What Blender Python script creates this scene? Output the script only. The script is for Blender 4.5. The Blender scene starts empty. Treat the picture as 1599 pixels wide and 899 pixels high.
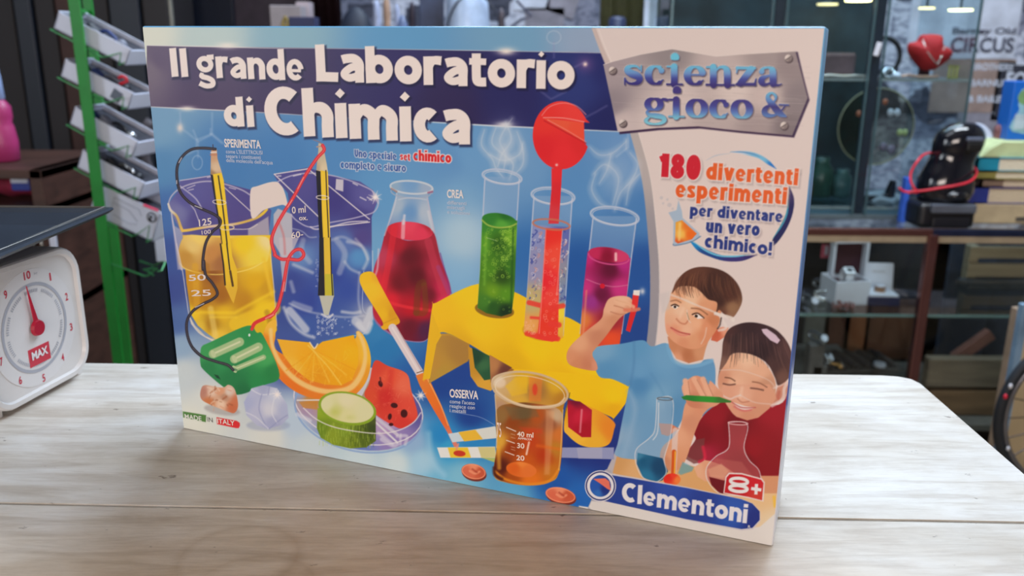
import bpy, bmesh, math, random
import numpy as np
from mathutils import Vector, Matrix
random.seed(7)
RS = np.random.RandomState(11)
SC = bpy.context.scene
COL = SC.collection
PI = math.pi

# ------------------------------------------------------------------ camera
TZ = 0.80                       # table top height
FPX, PITCH, ROLL = 1350.667, 0.2746, 0.0085
CAMZ = TZ + 0.3074
CP, SP, CR, SR = math.cos(PITCH), math.sin(PITCH), math.cos(ROLL), math.sin(ROLL)
R0, F0, U0 = Vector((1, 0, 0)), Vector((0, CP, -SP)), Vector((0, SP, CP))
CAM_R = R0 * CR + U0 * SR
CAM_U = U0 * CR - R0 * SR
CAM_P = Vector((0, 0, CAMZ))
cd = bpy.data.cameras.new('camera')
cam = bpy.data.objects.new('camera', cd)
COL.objects.link(cam)
cam.matrix_world = Matrix(((CAM_R.x, CAM_U.x, -F0.x, 0), (CAM_R.y, CAM_U.y, -F0.y, 0), (CAM_R.z, CAM_U.z, -F0.z, CAMZ), (0, 0, 0, 1)))
cd.sensor_width = 36
cd.lens = FPX / 1599 * 36
cd.clip_start = 0.02
cd.dof.use_dof = True
cd.dof.focus_distance = 0.62
cd.dof.aperture_fstop = 7.5
SC.camera = cam
SC.cycles.transparent_max_bounces = 32

# ------------------------------------------------------------------ view, world, lights
SC.view_settings.view_transform = 'Standard'
SC.view_settings.look = 'None'
SC.view_settings.gamma = 1
SC.view_settings.use_curve_mapping = False
SC.view_settings.exposure = 0.0
w = bpy.data.worlds.new('world')
SC.world = w
w.use_nodes = True
w.node_tree.nodes['Background'].inputs[0].default_value = (0.62, 0.72, 0.9, 1)
w.node_tree.nodes['Background'].inputs[1].default_value = 0.30

def area(name, loc, target, sx, sy, power, col):
    ld = bpy.data.lights.new(name, 'AREA')
    ld.shape = 'RECTANGLE'; ld.size = sx; ld.size_y = sy
    ld.energy = power; ld.color = col
    o = bpy.data.objects.new(name, ld); COL.objects.link(o)
    o.location = loc
    o.rotation_euler = (Vector(target) - Vector(loc)).to_track_quat('-Z', 'Y').to_euler()
    return o
area('daylight_behind', (0.45, 2.35, 2.6), (0.1, 0.6, TZ), 1.8, 0.8, 62, (0.68, 0.83, 1.0))
area('front_warm_fill', (0.0, -2.2, 1.32), (0.05, 0.7, TZ + .2), 1.7, 0.8, 44, (1.0, 0.87, 0.79))  # unseen fill, set low to warm the box front and spare the table
area('window_left', (-2.5, -0.55, 1.45), (-.2, .5, 1.0), 0.9, 1.3, 28, (0.86, 0.93, 1.0))
area('back_case_fill', (1.1, 1.3, 2.8), (1.3, 2.6, 0.8), 1.4, 0.7, 66, (0.82, 0.91, 1.0))  # unseen fill, added to brighten the glass case and back wall
area('shop_light_back_left', (-.6, 1.0, 2.8), (-.5, 2.8, 0.9), 1.4, 0.7, 11, (0.85, 0.92, 1.0))

def ray(px, py):
    a, b = px - 799.5, py - 449.5
    return (F0 + CAM_R * (a / FPX) - CAM_U * (b / FPX))
def at_z(px, py, z):
    d = ray(px, py); return CAM_P + d * ((z - CAMZ) / d.z)
def at_y(px, py, y):
    d = ray(px, py); return CAM_P + d * (y / d.y)

# ------------------------------------------------------------------ materials
def lin(c):
    c = [x / 255 for x in c]
    return tuple(x / 12.92 if x <= .04045 else ((x + .055) / 1.055) ** 2.4 for x in c)
MATS = {}
def mat(name, col, rough=.5, metal=0, var=.12, scale=30, emit=0, spec=.5, coat=0, stretch=None, bump=0, trans=0):
    """col in 0-255 sRGB, gently varied by noise"""
    if name in MATS: return MATS[name]
    m = bpy.data.materials.new(name); m.use_nodes = True
    nt = m.node_tree; N = nt.nodes; b = N['Principled BSDF']
    c = lin(col)
    b.inputs['Roughness'].default_value = rough
    b.inputs['Metallic'].default_value = metal
    b.inputs['Specular IOR Level'].default_value = spec
    b.inputs['Coat Weight'].default_value = coat
    b.inputs['Transmission Weight'].default_value = trans
    tc = N.new('ShaderNodeTexCoord'); mp = N.new('ShaderNodeMapping')
    nz = N.new('ShaderNodeTexNoise'); nz.inputs['Scale'].default_value = scale; nz.inputs['Detail'].default_value = 4
    rp = N.new('ShaderNodeValToRGB')
    rp.color_ramp.elements[0].position = .3; rp.color_ramp.elements[1].position = .7
    rp.color_ramp.elements[0].color = tuple(x * (1 - var) for x in c) + (1,)
    rp.color_ramp.elements[1].color = tuple(min(1, x * (1 + var)) for x in c) + (1,)
    if stretch: mp.inputs['Scale'].default_value = stretch
    nt.links.new(tc.outputs['Object'], mp.inputs['Vector']); nt.links.new(mp.outputs[0], nz.inputs['Vector'])
    nt.links.new(nz.outputs['Fac'], rp.inputs[0]); nt.links.new(rp.outputs[0], b.inputs['Base Color'])
    if bump:
        bp = N.new('ShaderNodeBump'); bp.inputs['Strength'].default_value = bump; bp.inputs['Distance'].default_value = .002
        nt.links.new(nz.outputs['Fac'], bp.inputs['Height']); nt.links.new(bp.outputs[0], b.inputs['Normal'])
    if emit:
        b.inputs['Emission Color'].default_value = c + (1,); b.inputs['Emission Strength'].default_value = emit
    MATS[name] = m
    return m
def glass_mat(name, tint, refl=.08, rough=.02, ior=1.45):
    """thin pane: tinted see-through with a fresnel reflection"""
    if name in MATS: return MATS[name]
    m = bpy.data.materials.new(name); m.use_nodes = True
    nt = m.node_tree; N = nt.nodes; N.remove(N['Principled BSDF'])
    t = N.new('ShaderNodeBsdfTransparent'); t.inputs[0].default_value = lin(tint) + (1,)
    g = N.new('ShaderNodeBsdfGlossy'); g.inputs['Roughness'].default_value = rough
    fr = N.new('ShaderNodeFresnel'); fr.inputs[0].default_value = ior
    mx = N.new('ShaderNodeMixShader')
    ge = N.new('ShaderNodeNewGeometry'); sb_ = N.new('ShaderNodeMath'); sb_.operation = 'SUBTRACT'; sb_.inputs[0].default_value = 1; ml = N.new('ShaderNodeMath'); ml.operation = 'MULTIPLY'
    nt.links.new(ge.outputs['Backfacing'], sb_.inputs[1]); nt.links.new(fr.outputs[0], ml.inputs[0]); nt.links.new(sb_.outputs[0], ml.inputs[1])
    nt.links.new(ml.outputs[0], mx.inputs[0]); nt.links.new(t.outputs[0], mx.inputs[1]); nt.links.new(g.outputs[0], mx.inputs[2])
    nt.links.new(mx.outputs[0], N['Material Output'].inputs[0])
    MATS[name] = m
    return m

# ------------------------------------------------------------------ object helpers
def thing(name, label, cat, loc=(0, 0, 0), rz=0, group=None):
    o = bpy.data.objects.new(name, None); COL.objects.link(o)
    o.location = loc; o.rotation_euler = (0, 0, rz)
    o['label'] = label; o['category'] = cat
    if group: o['group'] = group
    o.empty_display_size = .02
    return o
def tag(o, label, cat, group=None):
    o['label'] = label; o['category'] = cat
    if group: o['group'] = group
    return o
def obj(name, bm, m, parent=None, smooth=False, loc=None, rot=None, label=None):
    me = bpy.data.meshes.new(name)
    bmesh.ops.recalc_face_normals(bm, faces=bm.faces)
    if smooth:
        for f in bm.faces: f.smooth = True
    bm.to_mesh(me); bm.free()
    o = bpy.data.objects.new(name, me); COL.objects.link(o)
    if m: me.materials.append(m)
    if parent: o.parent = parent
    if loc is not None: o.location = loc
    if rot is not None: o.rotation_euler = rot
    if label: o['label'] = label
    return o
def struct(name, bm, m, parent=None):
    o = obj(name, bm, m, parent)
    o['kind'] = 'structure'
    return o
def B(): return bmesh.new()
def box(bm, x0, x1, y0, y1, z0, z1, bev=0, seg=2, M=None):
    vs = [bm.verts.new((x, y, z)) for z in (z0, z1) for y in (y0, y1) for x in (x0, x1)]
    fs = [(0, 2, 3, 1), (4, 5, 7, 6), (0, 1, 5, 4), (2, 6, 7, 3), (0, 4, 6, 2), (1, 3, 7, 5)]
    F = [bm.faces.new([vs[i] for i in f]) for f in fs]
    if bev:
        es = list({e for f in F for e in f.edges})
        r = bmesh.ops.bevel(bm, geom=es, offset=bev, segments=seg, profile=.5, affect='EDGES')
        vs = list({v for f in r['faces'] for v in f.verts} | {v for v in vs if v.is_valid})
    if M is not None: bmesh.ops.transform(bm, matrix=M, verts=vs)
    return bm
def cyl(bm, p0, p1, r0, r1=None, n=16, cap=True):
    p0, p1 = Vector(p0), Vector(p1); r1 = r0 if r1 is None else r1
    d = p1 - p0; q = d.to_track_quat('Z', 'Y').to_matrix().to_4x4()
    M = Matrix.Translation((p0 + p1) / 2) @ q
    bmesh.ops.create_cone(bm, cap_ends=cap, segments=n, radius1=r0, radius2=r1, depth=d.length, matrix=M)
    return bm
def tube(bm, pts, r, n=8, closed=False):
    P = [Vector(p) for p in pts]; rings = []
    L = len(P); prev = None
    for i, p in enumerate(P):
        a = P[(i - 1) % L] if (closed or i > 0) else p
        b = P[(i + 1) % L] if (closed or i < L - 1) else p
        t = (b - a).normalized()
        if prev is None:
            prev = t.orthogonal().normalized()
        prev = (prev - t * prev.dot(t)).normalized()
        q = t.cross(prev)
        rr = r[i] if isinstance(r, (list, tuple)) else r
        rings.append([bm.verts.new(p + (prev * math.cos(2 * PI * k / n) + q * math.sin(2 * PI * k / n)) * rr) for k in range(n)])
    for i in range(L - (0 if closed else 1)):
        A, C = rings[i], rings[(i + 1) % L]
        for k in range(n):
            bm.faces.new((A[k], A[(k + 1) % n], C[(k + 1) % n], C[k]))
    if not closed:
        bm.faces.new(rings[0]); bm.faces.new(rings[-1])
    return bm
def lathe(bm, prof, n=32, M=None, sx=1, sy=1):
    rings = []
    for r, z in prof:
        rings.append([bm.verts.new((r * sx * math.cos(2 * PI * k / n), r * sy * math.sin(2 * PI * k / n), z)) for k in range(n)])
    for A, C in zip(rings, rings[1:]):
        for k in range(n): bm.faces.new((A[k], A[(k + 1) % n], C[(k + 1) % n], C[k]))
    bm.faces.new(rings[0]); bm.faces.new(rings[-1])
    if M is not None: bmesh.ops.transform(bm, matrix=M, verts=[v for R in rings for v in R])
    return bm
def prism(bm, pts, y0, y1):
    """outline in x,z extruded along y"""
    a = [bm.verts.new((x, y0, z)) for x, z in pts]; b = [bm.verts.new((x, y1, z)) for x, z in pts]
    n = len(pts)
    bm.faces.new(a); bm.faces.new(b[::-1])
    for i in range(n): bm.faces.new((a[i], b[i], b[(i + 1) % n], a[(i + 1) % n]))
    return bm
def ball(bm, c, rx, ry=None, rz=None, u=24, v=14):
    ry = rx if ry is None else ry; rz = rx if rz is None else rz
    bmesh.ops.create_uvsphere(bm, u_segments=u, v_segments=v, radius=1, matrix=Matrix.Translation(c) @ Matrix.Diagonal((rx, ry, rz, 1)))
    return bm
def rrect(w, h, r, n=6):
    """rounded rectangle outline centred on 0"""
    out = []
    for cx, cy, a0 in ((w / 2 - r, h / 2 - r, 0), (-w / 2 + r, h / 2 - r, 90), (-w / 2 + r, -h / 2 + r, 180), (w / 2 - r, -h / 2 + r, 270)):
        for k in range(n + 1):
            a = math.radians(a0 + 90 * k / n); out.append((cx + r * math.cos(a), cy + r * math.sin(a)))
    return out
def text_verts(body, offset=0.0, spacing=1.0):
    """built-in font text as a flat mesh: (verts Nx3, polygons)"""
    c = bpy.data.curves.new('t', 'FONT'); c.body = body; c.size = 1; c.offset = offset; c.space_character = spacing
    c.resolution_u = 5
    o = bpy.data.objects.new('t', c); COL.objects.link(o)
    dg = bpy.context.evaluated_depsgraph_get(); dg.update()
    me = bpy.data.meshes.new_from_object(o.evaluated_get(dg))
    V = np.array([v.co[:] for v in me.vertices]).reshape(-1, 3); P = [list(p.vertices) for p in me.polygons]
    bpy.data.objects.remove(o); bpy.data.curves.remove(c); bpy.data.meshes.remove(me)
    return V, P
def flat_text(name, body, m, parent, M, width, height=None, off=0.0, spacing=1.0):
    """text on the local x-y plane of matrix M, centred, fitted to width (and height)"""
    V, P = text_verts(body, off, spacing)
    mn, mx = V.min(0), V.max(0)
    sx = width / (mx[0] - mn[0]); sy = sx if height is None else height / (mx[1] - mn[1])
    bm = B()
    vs = [bm.verts.new(M @ Vector(((v[0] - (mn[0] + mx[0]) / 2) * sx, (v[1] - (mn[1] + mx[1]) / 2) * sy, 0))) for v in V]
    for p in P:
        try: bm.faces.new([vs[i] for i in p])
        except ValueError: pass
    return obj(name, bm, m, parent)
# ------------------------------------------------------------------ the box front: printed cover
BW, BH, BD, BYAW = 0.47, 0.3179, 0.0692, -0.366
BX, BY = -0.2706, 0.656
WV = Vector((math.cos(BYAW), math.sin(BYAW), 0)); DV = Vector((-math.sin(BYAW), math.cos(BYAW), 0))
BL = Vector((BX, BY, TZ))
def uv(px, py):
    """where a point of the print lies on the box front, in metres from its lower left corner"""
    d = ray(px, py); t = (BL - CAM_P).dot(DV) / d.dot(DV); q = CAM_P + d * t - BL
    return q.dot(WV), q.z
CW, CH = 1240, 840
gu, gv = np.meshgrid(np.linspace(0, BW, CW), np.linspace(0, BH, CH))
_w = np.array(BL)[:, None, None] + np.array(WV)[:, None, None] * gu - np.array(CAM_P)[:, None, None]
_w[2] += gv
_z = np.tensordot(np.array(F0), _w, 1)
PX = 799.5 + FPX * np.tensordot(np.array(CAM_R), _w, 1) / _z
PY = 449.5 - FPX * np.tensordot(np.array(CAM_U), _w, 1) / _z
CANVAS = np.zeros((CH, CW, 3))

def crop(ox, oy, s):
    """points noted on an enlarged detail of the print"""
    return lambda *p: [(ox + p[i] / s, oy + p[i + 1] / s) for i in range(0, len(p), 2)]
cA = crop(210, 30, 4.281); cB = crop(560, 50, 4.281); cC = crop(900, 30, 3.9); cD = crop(1000, 220, 4.493)
cE = crop(230, 200, 4.0875); cF = crop(420, 200, 4.494); cG = crop(240, 380, 3.746); cH = crop(420, 370, 4.733)
cI = crop(560, 270, 3.21); cJ = crop(730, 150, 3.33); cK = crop(650, 320, 2.997); cL = crop(280, 520, 4.995)
cM = crop(410, 500, 4.085); cN = crop(640, 560, 3.747); cO = crop(880, 400, 3.597); cP = crop(900, 600, 3.457)

def region(x0, y0, x1, y1):
    c = [uv(x, y) for x in (x0, x1) for y in (y0, y1)]
    a = int(max(0, min(q[0] for q in c) / BW * (CW - 1) - 1)); b = int(min(CW, max(q[0] for q in c) / BW * (CW - 1) + 3))
    e = int(max(0, min(q[1] for q in c) / BH * (CH - 1) - 1)); g = int(min(CH, max(q[1] for q in c) / BH * (CH - 1) + 3))
    return slice(e, max(g, e + 1)), slice(a, max(b, a + 1))
def smooth_pts(P, closed, n=6):
    P = [np.array(p, float) for p in P]; L = len(P); out = []
    for i in range(L if closed else L - 1):
        p0 = P[(i - 1) % L] if (closed or i > 0) else P[i]; p1 = P[i]; p2 = P[(i + 1) % L]
        p3 = P[(i + 2) % L] if (closed or i < L - 2) else p2
        for k in range(n):
            t = k / n
            out.append(.5 * (2 * p1 + (p2 - p0) * t + (2 * p0 - 5 * p1 + 4 * p2 - p3) * t * t + (3 * p1 - p0 - 3 * p2 + p3) * t ** 3))
    if not closed: out.append(P[-1])
    return out
def colour(c, X, Y):
    """c: one rgb, or samples [(x,y,(r,g,b)),...] blended across the shape"""
    if callable(c): return c(X, Y)
    if not isinstance(c[0], (tuple, list)): return np.array(c, float) / 255
    acc = np.zeros(X.shape + (3,)); ws = np.zeros(X.shape)
    for x, y, k in c:
        wgt = 1 / ((X - x) ** 2 + (Y - y) ** 2 + 6) ** 1.6
        acc += wgt[..., None] * np.array(k, float) / 255; ws += wgt
    return acc / ws[..., None]
def put(S, a, c):
    a = a[..., None]; CANVAS[S] = CANVAS[S] * (1 - a) + c * a
def poly(pts, c, soft=.7, alpha=1, sm=False):
    if sm: pts = smooth_pts(pts, True)
    P = np.array(pts, float); m = soft + 2
    S = region(P[:, 0].min() - m, P[:, 1].min() - m, P[:, 0].max() + m, P[:, 1].max() + m)
    X, Y = PX[S], PY[S]
    if X.size == 0: return
    d2 = np.full(X.shape, 1e9); ins = np.zeros(X.shape, bool)
    Q = np.roll(P, -1, 0)
    for (x0, y0), (x1, y1) in zip(P, Q):
        ex, ey = x1 - x0, y1 - y0; L = ex * ex + ey * ey
        if L < 1e-9: continue
        t = np.clip(((X - x0) * ex + (Y - y0) * ey) / L, 0, 1)
        d2 = np.minimum(d2, (X - x0 - t * ex) ** 2 + (Y - y0 - t * ey) ** 2)
        cr = (y0 > Y) != (y1 > Y)
        ins ^= cr & (X < ex * (Y - y0) / (ey if abs(ey) > 1e-9 else 1e-9) + x0)
    d = np.sqrt(d2); d = np.where(ins, d, -d)
    a = np.clip(d / (2 * soft) + .5, 0, 1); a = a * a * (3 - 2 * a)
    put(S, a * alpha, colour(c, X, Y))
def stroke(pts, wd, c, soft=.6, alpha=1, sm=True, hi=None, hw=.35, butt=False):
    """line of width wd (one or per point); hi = colour of a highlight along it"""
    ws = list(wd) if isinstance(wd, (list, tuple)) else [wd] * len(pts)
    if sm and len(pts) > 2:
        Z = smooth_pts([(p[0], p[1], w_) for p, w_ in zip(pts, ws)], False)
        pts = [(z[0], z[1]) for z in Z]; ws = [z[2] for z in Z]
    P = np.array(pts, float); m = max(ws) / 2 + soft + 2
    S = region(P[:, 0].min() - m, P[:, 1].min() - m, P[:, 0].max() + m, P[:, 1].max() + m)
    X, Y = PX[S], PY[S]
    if X.size == 0: return
    best = np.full(X.shape, -1e9); br = np.ones(X.shape)
    for i in range(len(P) - 1):
        (x0, y0), (x1, y1) = P[i], P[i + 1]; ex, ey = x1 - x0, y1 - y0; L = max(ex * ex + ey * ey, 1e-9)
        tr = ((X - x0) * ex + (Y - y0) * ey) / L; t = np.clip(tr, 0, 1)
        r = (ws[i] + (ws[i + 1] - ws[i]) * t) / 2
        v = r - np.sqrt((X - x0 - t * ex) ** 2 + (Y - y0 - t * ey) ** 2)
        k = v > best; best = np.where(k, v, best); br = np.where(k, r, br)
    if butt:
        for E0, E1, we in ((P[0], P[1], ws[0]), (P[-1], P[-2], ws[-1])):
            l = math.hypot(E0[0] - E1[0], E0[1] - E1[1]) or 1
            over = ((X - E0[0]) * (E0[0] - E1[0]) + (Y - E0[1]) * (E0[1] - E1[1])) / l
            near = (X - E0[0]) ** 2 + (Y - E0[1]) ** 2 < (we * .8 + 1) ** 2
            best = np.where(near & (over > -soft), np.minimum(best, -over), best)
    a = np.clip(best / (2 * soft) + .5, 0, 1)
    col = colour(c, X, Y)
    if hi is not None:
        h = np.clip((best / np.maximum(br, .1) - (1 - hw)) / hw, 0, 1)[..., None]
        col = col * (1 - h) + np.array(hi, float) / 255 * h
    put(S, a * alpha, col)
def ell(cx, cy, rx, ry, rot=0, a0=0, a1=360, n=40):
    r = math.radians(rot); out = []
    for k in range(n + (0 if a1 - a0 == 360 else 1)):
        a = math.radians(a0 + (a1 - a0) * k / n); x, y = rx * math.cos(a), ry * math.sin(a)
        out.append((cx + x * math.cos(r) - y * math.sin(r), cy + x * math.sin(r) + y * math.cos(r)))
    return out
def disc(cx, cy, rx, ry, c, rot=0, soft=.6, alpha=1): poly(ell(cx, cy, rx, ry, rot), c, soft, alpha)
def ring(cx, cy, rx, ry, wd, c, rot=0, soft=.5, alpha=1, a0=0, a1=360):
    p = ell(cx, cy, rx, ry, rot, a0, a1)
    if a1 - a0 == 360: p.append(p[0])
    stroke(p, wd, c, soft, alpha, sm=False)
def glow(cx, cy, rx, ry, c, alpha=1, pw=1.0):
    S = region(cx - 2.6 * rx, cy - 2.6 * ry, cx + 2.6 * rx, cy + 2.6 * ry)
    X, Y = PX[S], PY[S]
    put(S, alpha * np.exp(-(((X - cx) / rx) ** 2 + ((Y - cy) / ry) ** 2) ** pw), np.array(c, float) / 255)
def star(x, y, r, c=(250, 240, 235)):
    for a in (20, 65, 110, 155):
        dx, dy = math.cos(math.radians(a)) * r, math.sin(math.radians(a)) * r
        stroke([(x - dx, y - dy), (x, y), (x + dx, y + dy)], [.3, 1.6, .3], c, .8, .8, sm=False)
    glow(x, y, r * .5, r * .5, c, .95)
def bubbles(n, x0, y0, x1, y1, c, r0=.8, r1=2.2, alpha=.7, slant=0):
    for _ in range(n):
        x = RS.uniform(x0, x1); y = RS.uniform(y0, y1); r = RS.uniform(r0, r1)
        ring(x + slant * (y - y0), y, r, r, .7, c, soft=.4, alpha=alpha * RS.uniform(.5, 1))
def rnd_strokes(n, x0, y0, x1, y1, ln, ang, c, wd=1, alpha=.3, jit=.3):
    for _ in range(n):
        x = RS.uniform(x0, x1); y = RS.uniform(y0, y1); a = ang + RS.uniform(-jit, jit); l = ln * RS.uniform(.5, 1)
        stroke([(x, y), (x + l * math.cos(a), y + l * math.sin(a))], wd, c, .6, alpha * RS.uniform(.4, 1), sm=False)

W_ = (236, 226, 218); CREAM = (226, 211, 206)
# ---- ground colours of the print, paled at the top left by painted glare
poly([(180, 0), (1340, 0), (1340, 899), (180, 899)], [
    (230, 55, (222, 226, 212)), (330, 60, (190, 210, 208)), (450, 58, (140, 182, 200)), (620, 60, (98, 160, 206)), (800, 62, (118, 166, 200)), (920, 62, (150, 172, 200)),
    (245, 200, (120, 165, 200)), (250, 260, (88, 142, 190)), (350, 250, (70, 128, 188)), (262, 330, (70, 112, 175)), (262, 400, (62, 88, 158)), (268, 450, (60, 78, 150)),
    (276, 505, (80, 110, 170)), (282, 540, (150, 178, 205)), (286, 580, (205, 214, 215)), (330, 630, (222, 224, 216)), (300, 660, (226, 226, 212)), (450, 560, (60, 80, 155)), (445, 480, (58, 78, 150)),
    (440, 250, (72, 130, 190)), (520, 240, (80, 138, 196)), (600, 300, (90, 150, 204)), (590, 400, (110, 165, 210)), (720, 300, (100, 155, 205)), (722, 370, (168, 200, 222)), (700, 260, (92, 145, 200)),
    (740, 240, (105, 158, 208)), (712, 430, (125, 178, 220)), (600, 540, (40, 122, 185)), (590, 520, (50, 130, 190)), (640, 590, (40, 100, 175)), (720, 580, (32, 70, 150)), (690, 600, (30, 70, 150)), (735, 650, (30, 70, 150)),
    (820, 260, (110, 158, 205)), (815, 400, (50, 110, 180)), (905, 300, (90, 145, 200)), (905, 420, (35, 90, 165)), (1000, 250, (110, 155, 205)), (1005, 330, (75, 130, 190)), (1010, 420, (35, 85, 160)), (1010, 520, (30, 70, 145)),
    (690, 680, (40, 140, 205)), (700, 700, (60, 165, 215)), (740, 690, (45, 140, 205)), (720, 745, (130, 195, 220)), (660, 720, (170, 210, 230)), (680, 760, (120, 190, 220)),
    (420, 680, (222, 224, 216)), (480, 700, (205, 218, 222)), (560, 722, (205, 222, 226)), (620, 725, (210, 225, 226)), (645, 690, (150, 185, 220)), (460, 660, (190, 208, 224)),
    (800, 780, (100, 175, 215)), (870, 750, (30, 90, 175)), (905, 780, (35, 105, 190)), (900, 700, (30, 50, 130)), (940, 700, (32, 50, 130)), (880, 795, (60, 140, 200))], 1)
glow(640, 350, 110, 130, (128, 182, 218), .35); glow(722, 360, 42, 70, (190, 215, 228), .5)
# faint molecule drawing
for P_ in (cA(300, 620, 305, 720, 410, 800, 515, 760, 515, 620), cA(410, 800, 410, 870, 340, 900), cA(515, 760, 600, 830), cE(290, 10, 320, 80, 320, 180), cE(320, 80, 400, 40, 400, 0), cE(400, 30, 470, 90)):
    stroke(P_, 3, (190, 205, 225), 1.6, .28, sm=False)
ring(*cE(315, 215)[0], 8, 11, 2.4, (190, 205, 225), alpha=.3); glow(*cA(300, 720)[0], 5, 7, (240, 225, 215), .9)
for P_ in (cJ(840, 180, 840, 260, 780, 310), cA(0, 0, 0, 1)): stroke(P_, 3, (200, 215, 230), 1.5, .3, sm=False)
# ---- dark title band, its left end greyed with painted glare
poly([(228, 69), (340, 71), (500, 73), (700, 76), (900, 79), (985, 81), (1000, 205), (900, 200), (780, 195), (640, 186), (520, 181), (400, 174), (300, 169), (228, 165)], [
    (232, 110, (118, 104, 122)), (250, 90, (96, 80, 110)), (300, 100, (72, 56, 96)), (320, 150, (78, 60, 96)), (450, 130, (62, 46, 92)), (600, 120, (50, 42, 100)), (700, 170, (48, 36, 84)), (800, 150, (40, 38, 96)), (950, 100, (34, 40, 106)), (960, 190, (30, 34, 96)), (900, 130, (44, 56, 122))], .8)
stroke([(228, 69), (340, 71), (420, 73), (500, 73.5), (700, 76), (985, 81)], [1, 2.2, 1.2, .8, .9, 1], (232, 232, 228), .8, .85)
stroke([(228, 165), (300, 168.5), (400, 173.5), (520, 181), (640, 187), (780, 195), (1000, 205)], [1, 2.0, 1.0, .9, 1.2, 2.2, 1], (232, 236, 236), .8, .85)
glow(354, 69, 16, 5, (240, 235, 225), .9); glow(291, 168, 12, 4, (240, 235, 225), .9); glow(791, 78, 14, 6, (245, 235, 225), .95); glow(788, 193, 14, 5, (240, 235, 235), .9)
glow(915, 98, 14, 13, (110, 80, 140), .7); glow(915, 98, 3.5, 3.5, (250, 225, 215), 1)
for P_ in (cB(1310, 60, 1310, 160), cB(1220, 220, 1200, 370, 1290, 440, 1390, 390), cB(1440, 230, 1520, 190), cC(20, 610, 120, 560, 190, 520)): stroke(P_, 3, (150, 140, 190), 1.6, .3, sm=False)
ring(*cB(1310, 25)[0], 11, 10, 2.6, (190, 205, 220), alpha=.35)

# ---- cream panel at the right with its grey border
curve = [(925, 35), (940, 75), (955, 110), (975, 160), (995, 220), (1010, 280), (1018, 350), (1023, 420), (1022, 490), (1014, 560), (1000, 625), (980, 680), (955, 735), (930, 790), (905, 850)]
poly(curve + [(1340, 899), (1340, 0)], CREAM, .8)
stroke([(x + 1, y) for x, y in curve], [6, 7, 9, 11, 13, 14, 14, 15, 15, 15, 15, 15, 14, 13, 13], [(940, 80, (206, 188, 182)), (1000, 230, (186, 176, 174)), (1016, 400, (158, 152, 158)), (1010, 560, (150, 148, 158)), (970, 700, (190, 182, 184)), (920, 810, (176, 172, 178))], .8)
stroke([(x + 8, y) for x, y in curve], 1.2, (240, 228, 222), .7, .7)

# ---- smoke above the tubes
def smoke(paths, a=.25, wd=7, c=(214, 220, 228)):
    for P_ in paths:
        stroke(P_, [wd * .5] + [wd] * (len(P_) - 2) + [wd * .4], c, 3.5, a)
        stroke(P_, [.5] + [1.8] * (len(P_) - 2) + [.5], (232, 234, 236), 1.2, a * 1.2)
smoke([cJ(235, 110, 200, 160, 170, 230, 200, 300, 190, 380), cJ(90, 170, 75, 250, 130, 320, 150, 370, 190, 420), cJ(150, 160, 130, 240, 190, 300, 240, 350, 220, 430), cJ(260, 180, 290, 270, 290, 350, 250, 400), cJ(200, 130, 230, 220, 180, 300, 160, 360), cJ(120, 300, 190, 330, 270, 300, 290, 240)], .3, 12)
smoke([cJ(660, 400, 720, 350, 790, 420, 760, 560), cJ(640, 260, 690, 300, 760, 290, 830, 230), cJ(900, 400, 850, 460, 830, 560), cJ(670, 400, 650, 480, 690, 550, 740, 570), cJ(850, 290, 890, 350, 860, 430, 800, 500, 770, 590), cJ(750, 300, 730, 380, 690, 450), cJ(830, 270, 830, 220)], .28, 12)
glow(*cJ(200, 250)[0], 24, 34, (200, 214, 228), .45); glow(*cJ(770, 420)[0], 26, 36, (186, 205, 225), .35)

# ---- left beaker with yellow liquid
LIQ1 = [(285, 385, (236, 196, 96)), (300, 400, (222, 160, 60)), (345, 375, (246, 212, 90)), (330, 400, (214, 150, 66)), (390, 385, (250, 214, 40)), (400, 410, (246, 206, 60)), (300, 440, (214, 150, 20)), (330, 430, (150, 86, 26)), (345, 460, (170, 104, 10)), (310, 470, (196, 132, 10)), (400, 440, (232, 178, 10)), (415, 450, (216, 160, 20)), (380, 470, (200, 138, 14)), (410, 480, (246, 204, 20)),
        (350, 490, (236, 186, 24)), (300, 490, (250, 206, 30)), (420, 500, (236, 190, 20)), (330, 505, (186, 134, 20)), (340, 525, (244, 200, 60)), (310, 510, (236, 196, 60)), (370, 505, (222, 178, 40)), (405, 510, (230, 186, 20))]
poly(cE(130, 480, 190, 400, 205, 330, 400, 295, 510, 350, 660, 390, 790, 520, 770, 690, 220, 700, 190, 620, 150, 540), [(290, 310, (92, 88, 156)), (310, 340, (84, 76, 142)), (400, 320, (80, 70, 140)), (380, 345, (86, 74, 140)), (276, 330, (120, 120, 170)), (420, 330, (90, 84, 150))], .8)
poly(cE(640, 640, 770, 560, 790, 880, 800, 990, 760, 990, 640, 700), (190, 180, 186), 1.5, .8)
poly(cE(170, 620, 220, 650, 240, 900, 190, 900, 150, 560), (186, 180, 200), 1.5, .7)
poly([(284, 366), (340, 367), (422, 366), (424, 420), (432, 515), (420, 535), (345, 535), (325, 522), (308, 508), (297, 490), (290, 440)], LIQ1, 1, sm=False)
poly(cE(200, 870, 350, 905, 520, 900, 720, 860, 770, 830, 770, 700, 640, 690, 540, 700, 400, 690, 230, 690), [(300, 385, (240, 205, 120)), (330, 395, (205, 140, 70)), (345, 410, (170, 110, 60)), (380, 380, (252, 210, 30)), (400, 400, (250, 218, 70)), (290, 400, (205, 150, 60)), (310, 370, (250, 215, 110)), (420, 375, (250, 225, 150))], 1.2, sm=True)
stroke(cE(205, 860, 240, 895, 350, 925, 480, 930, 640, 900, 740, 850), 1.6, (252, 226, 120), .8, .8)
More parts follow.
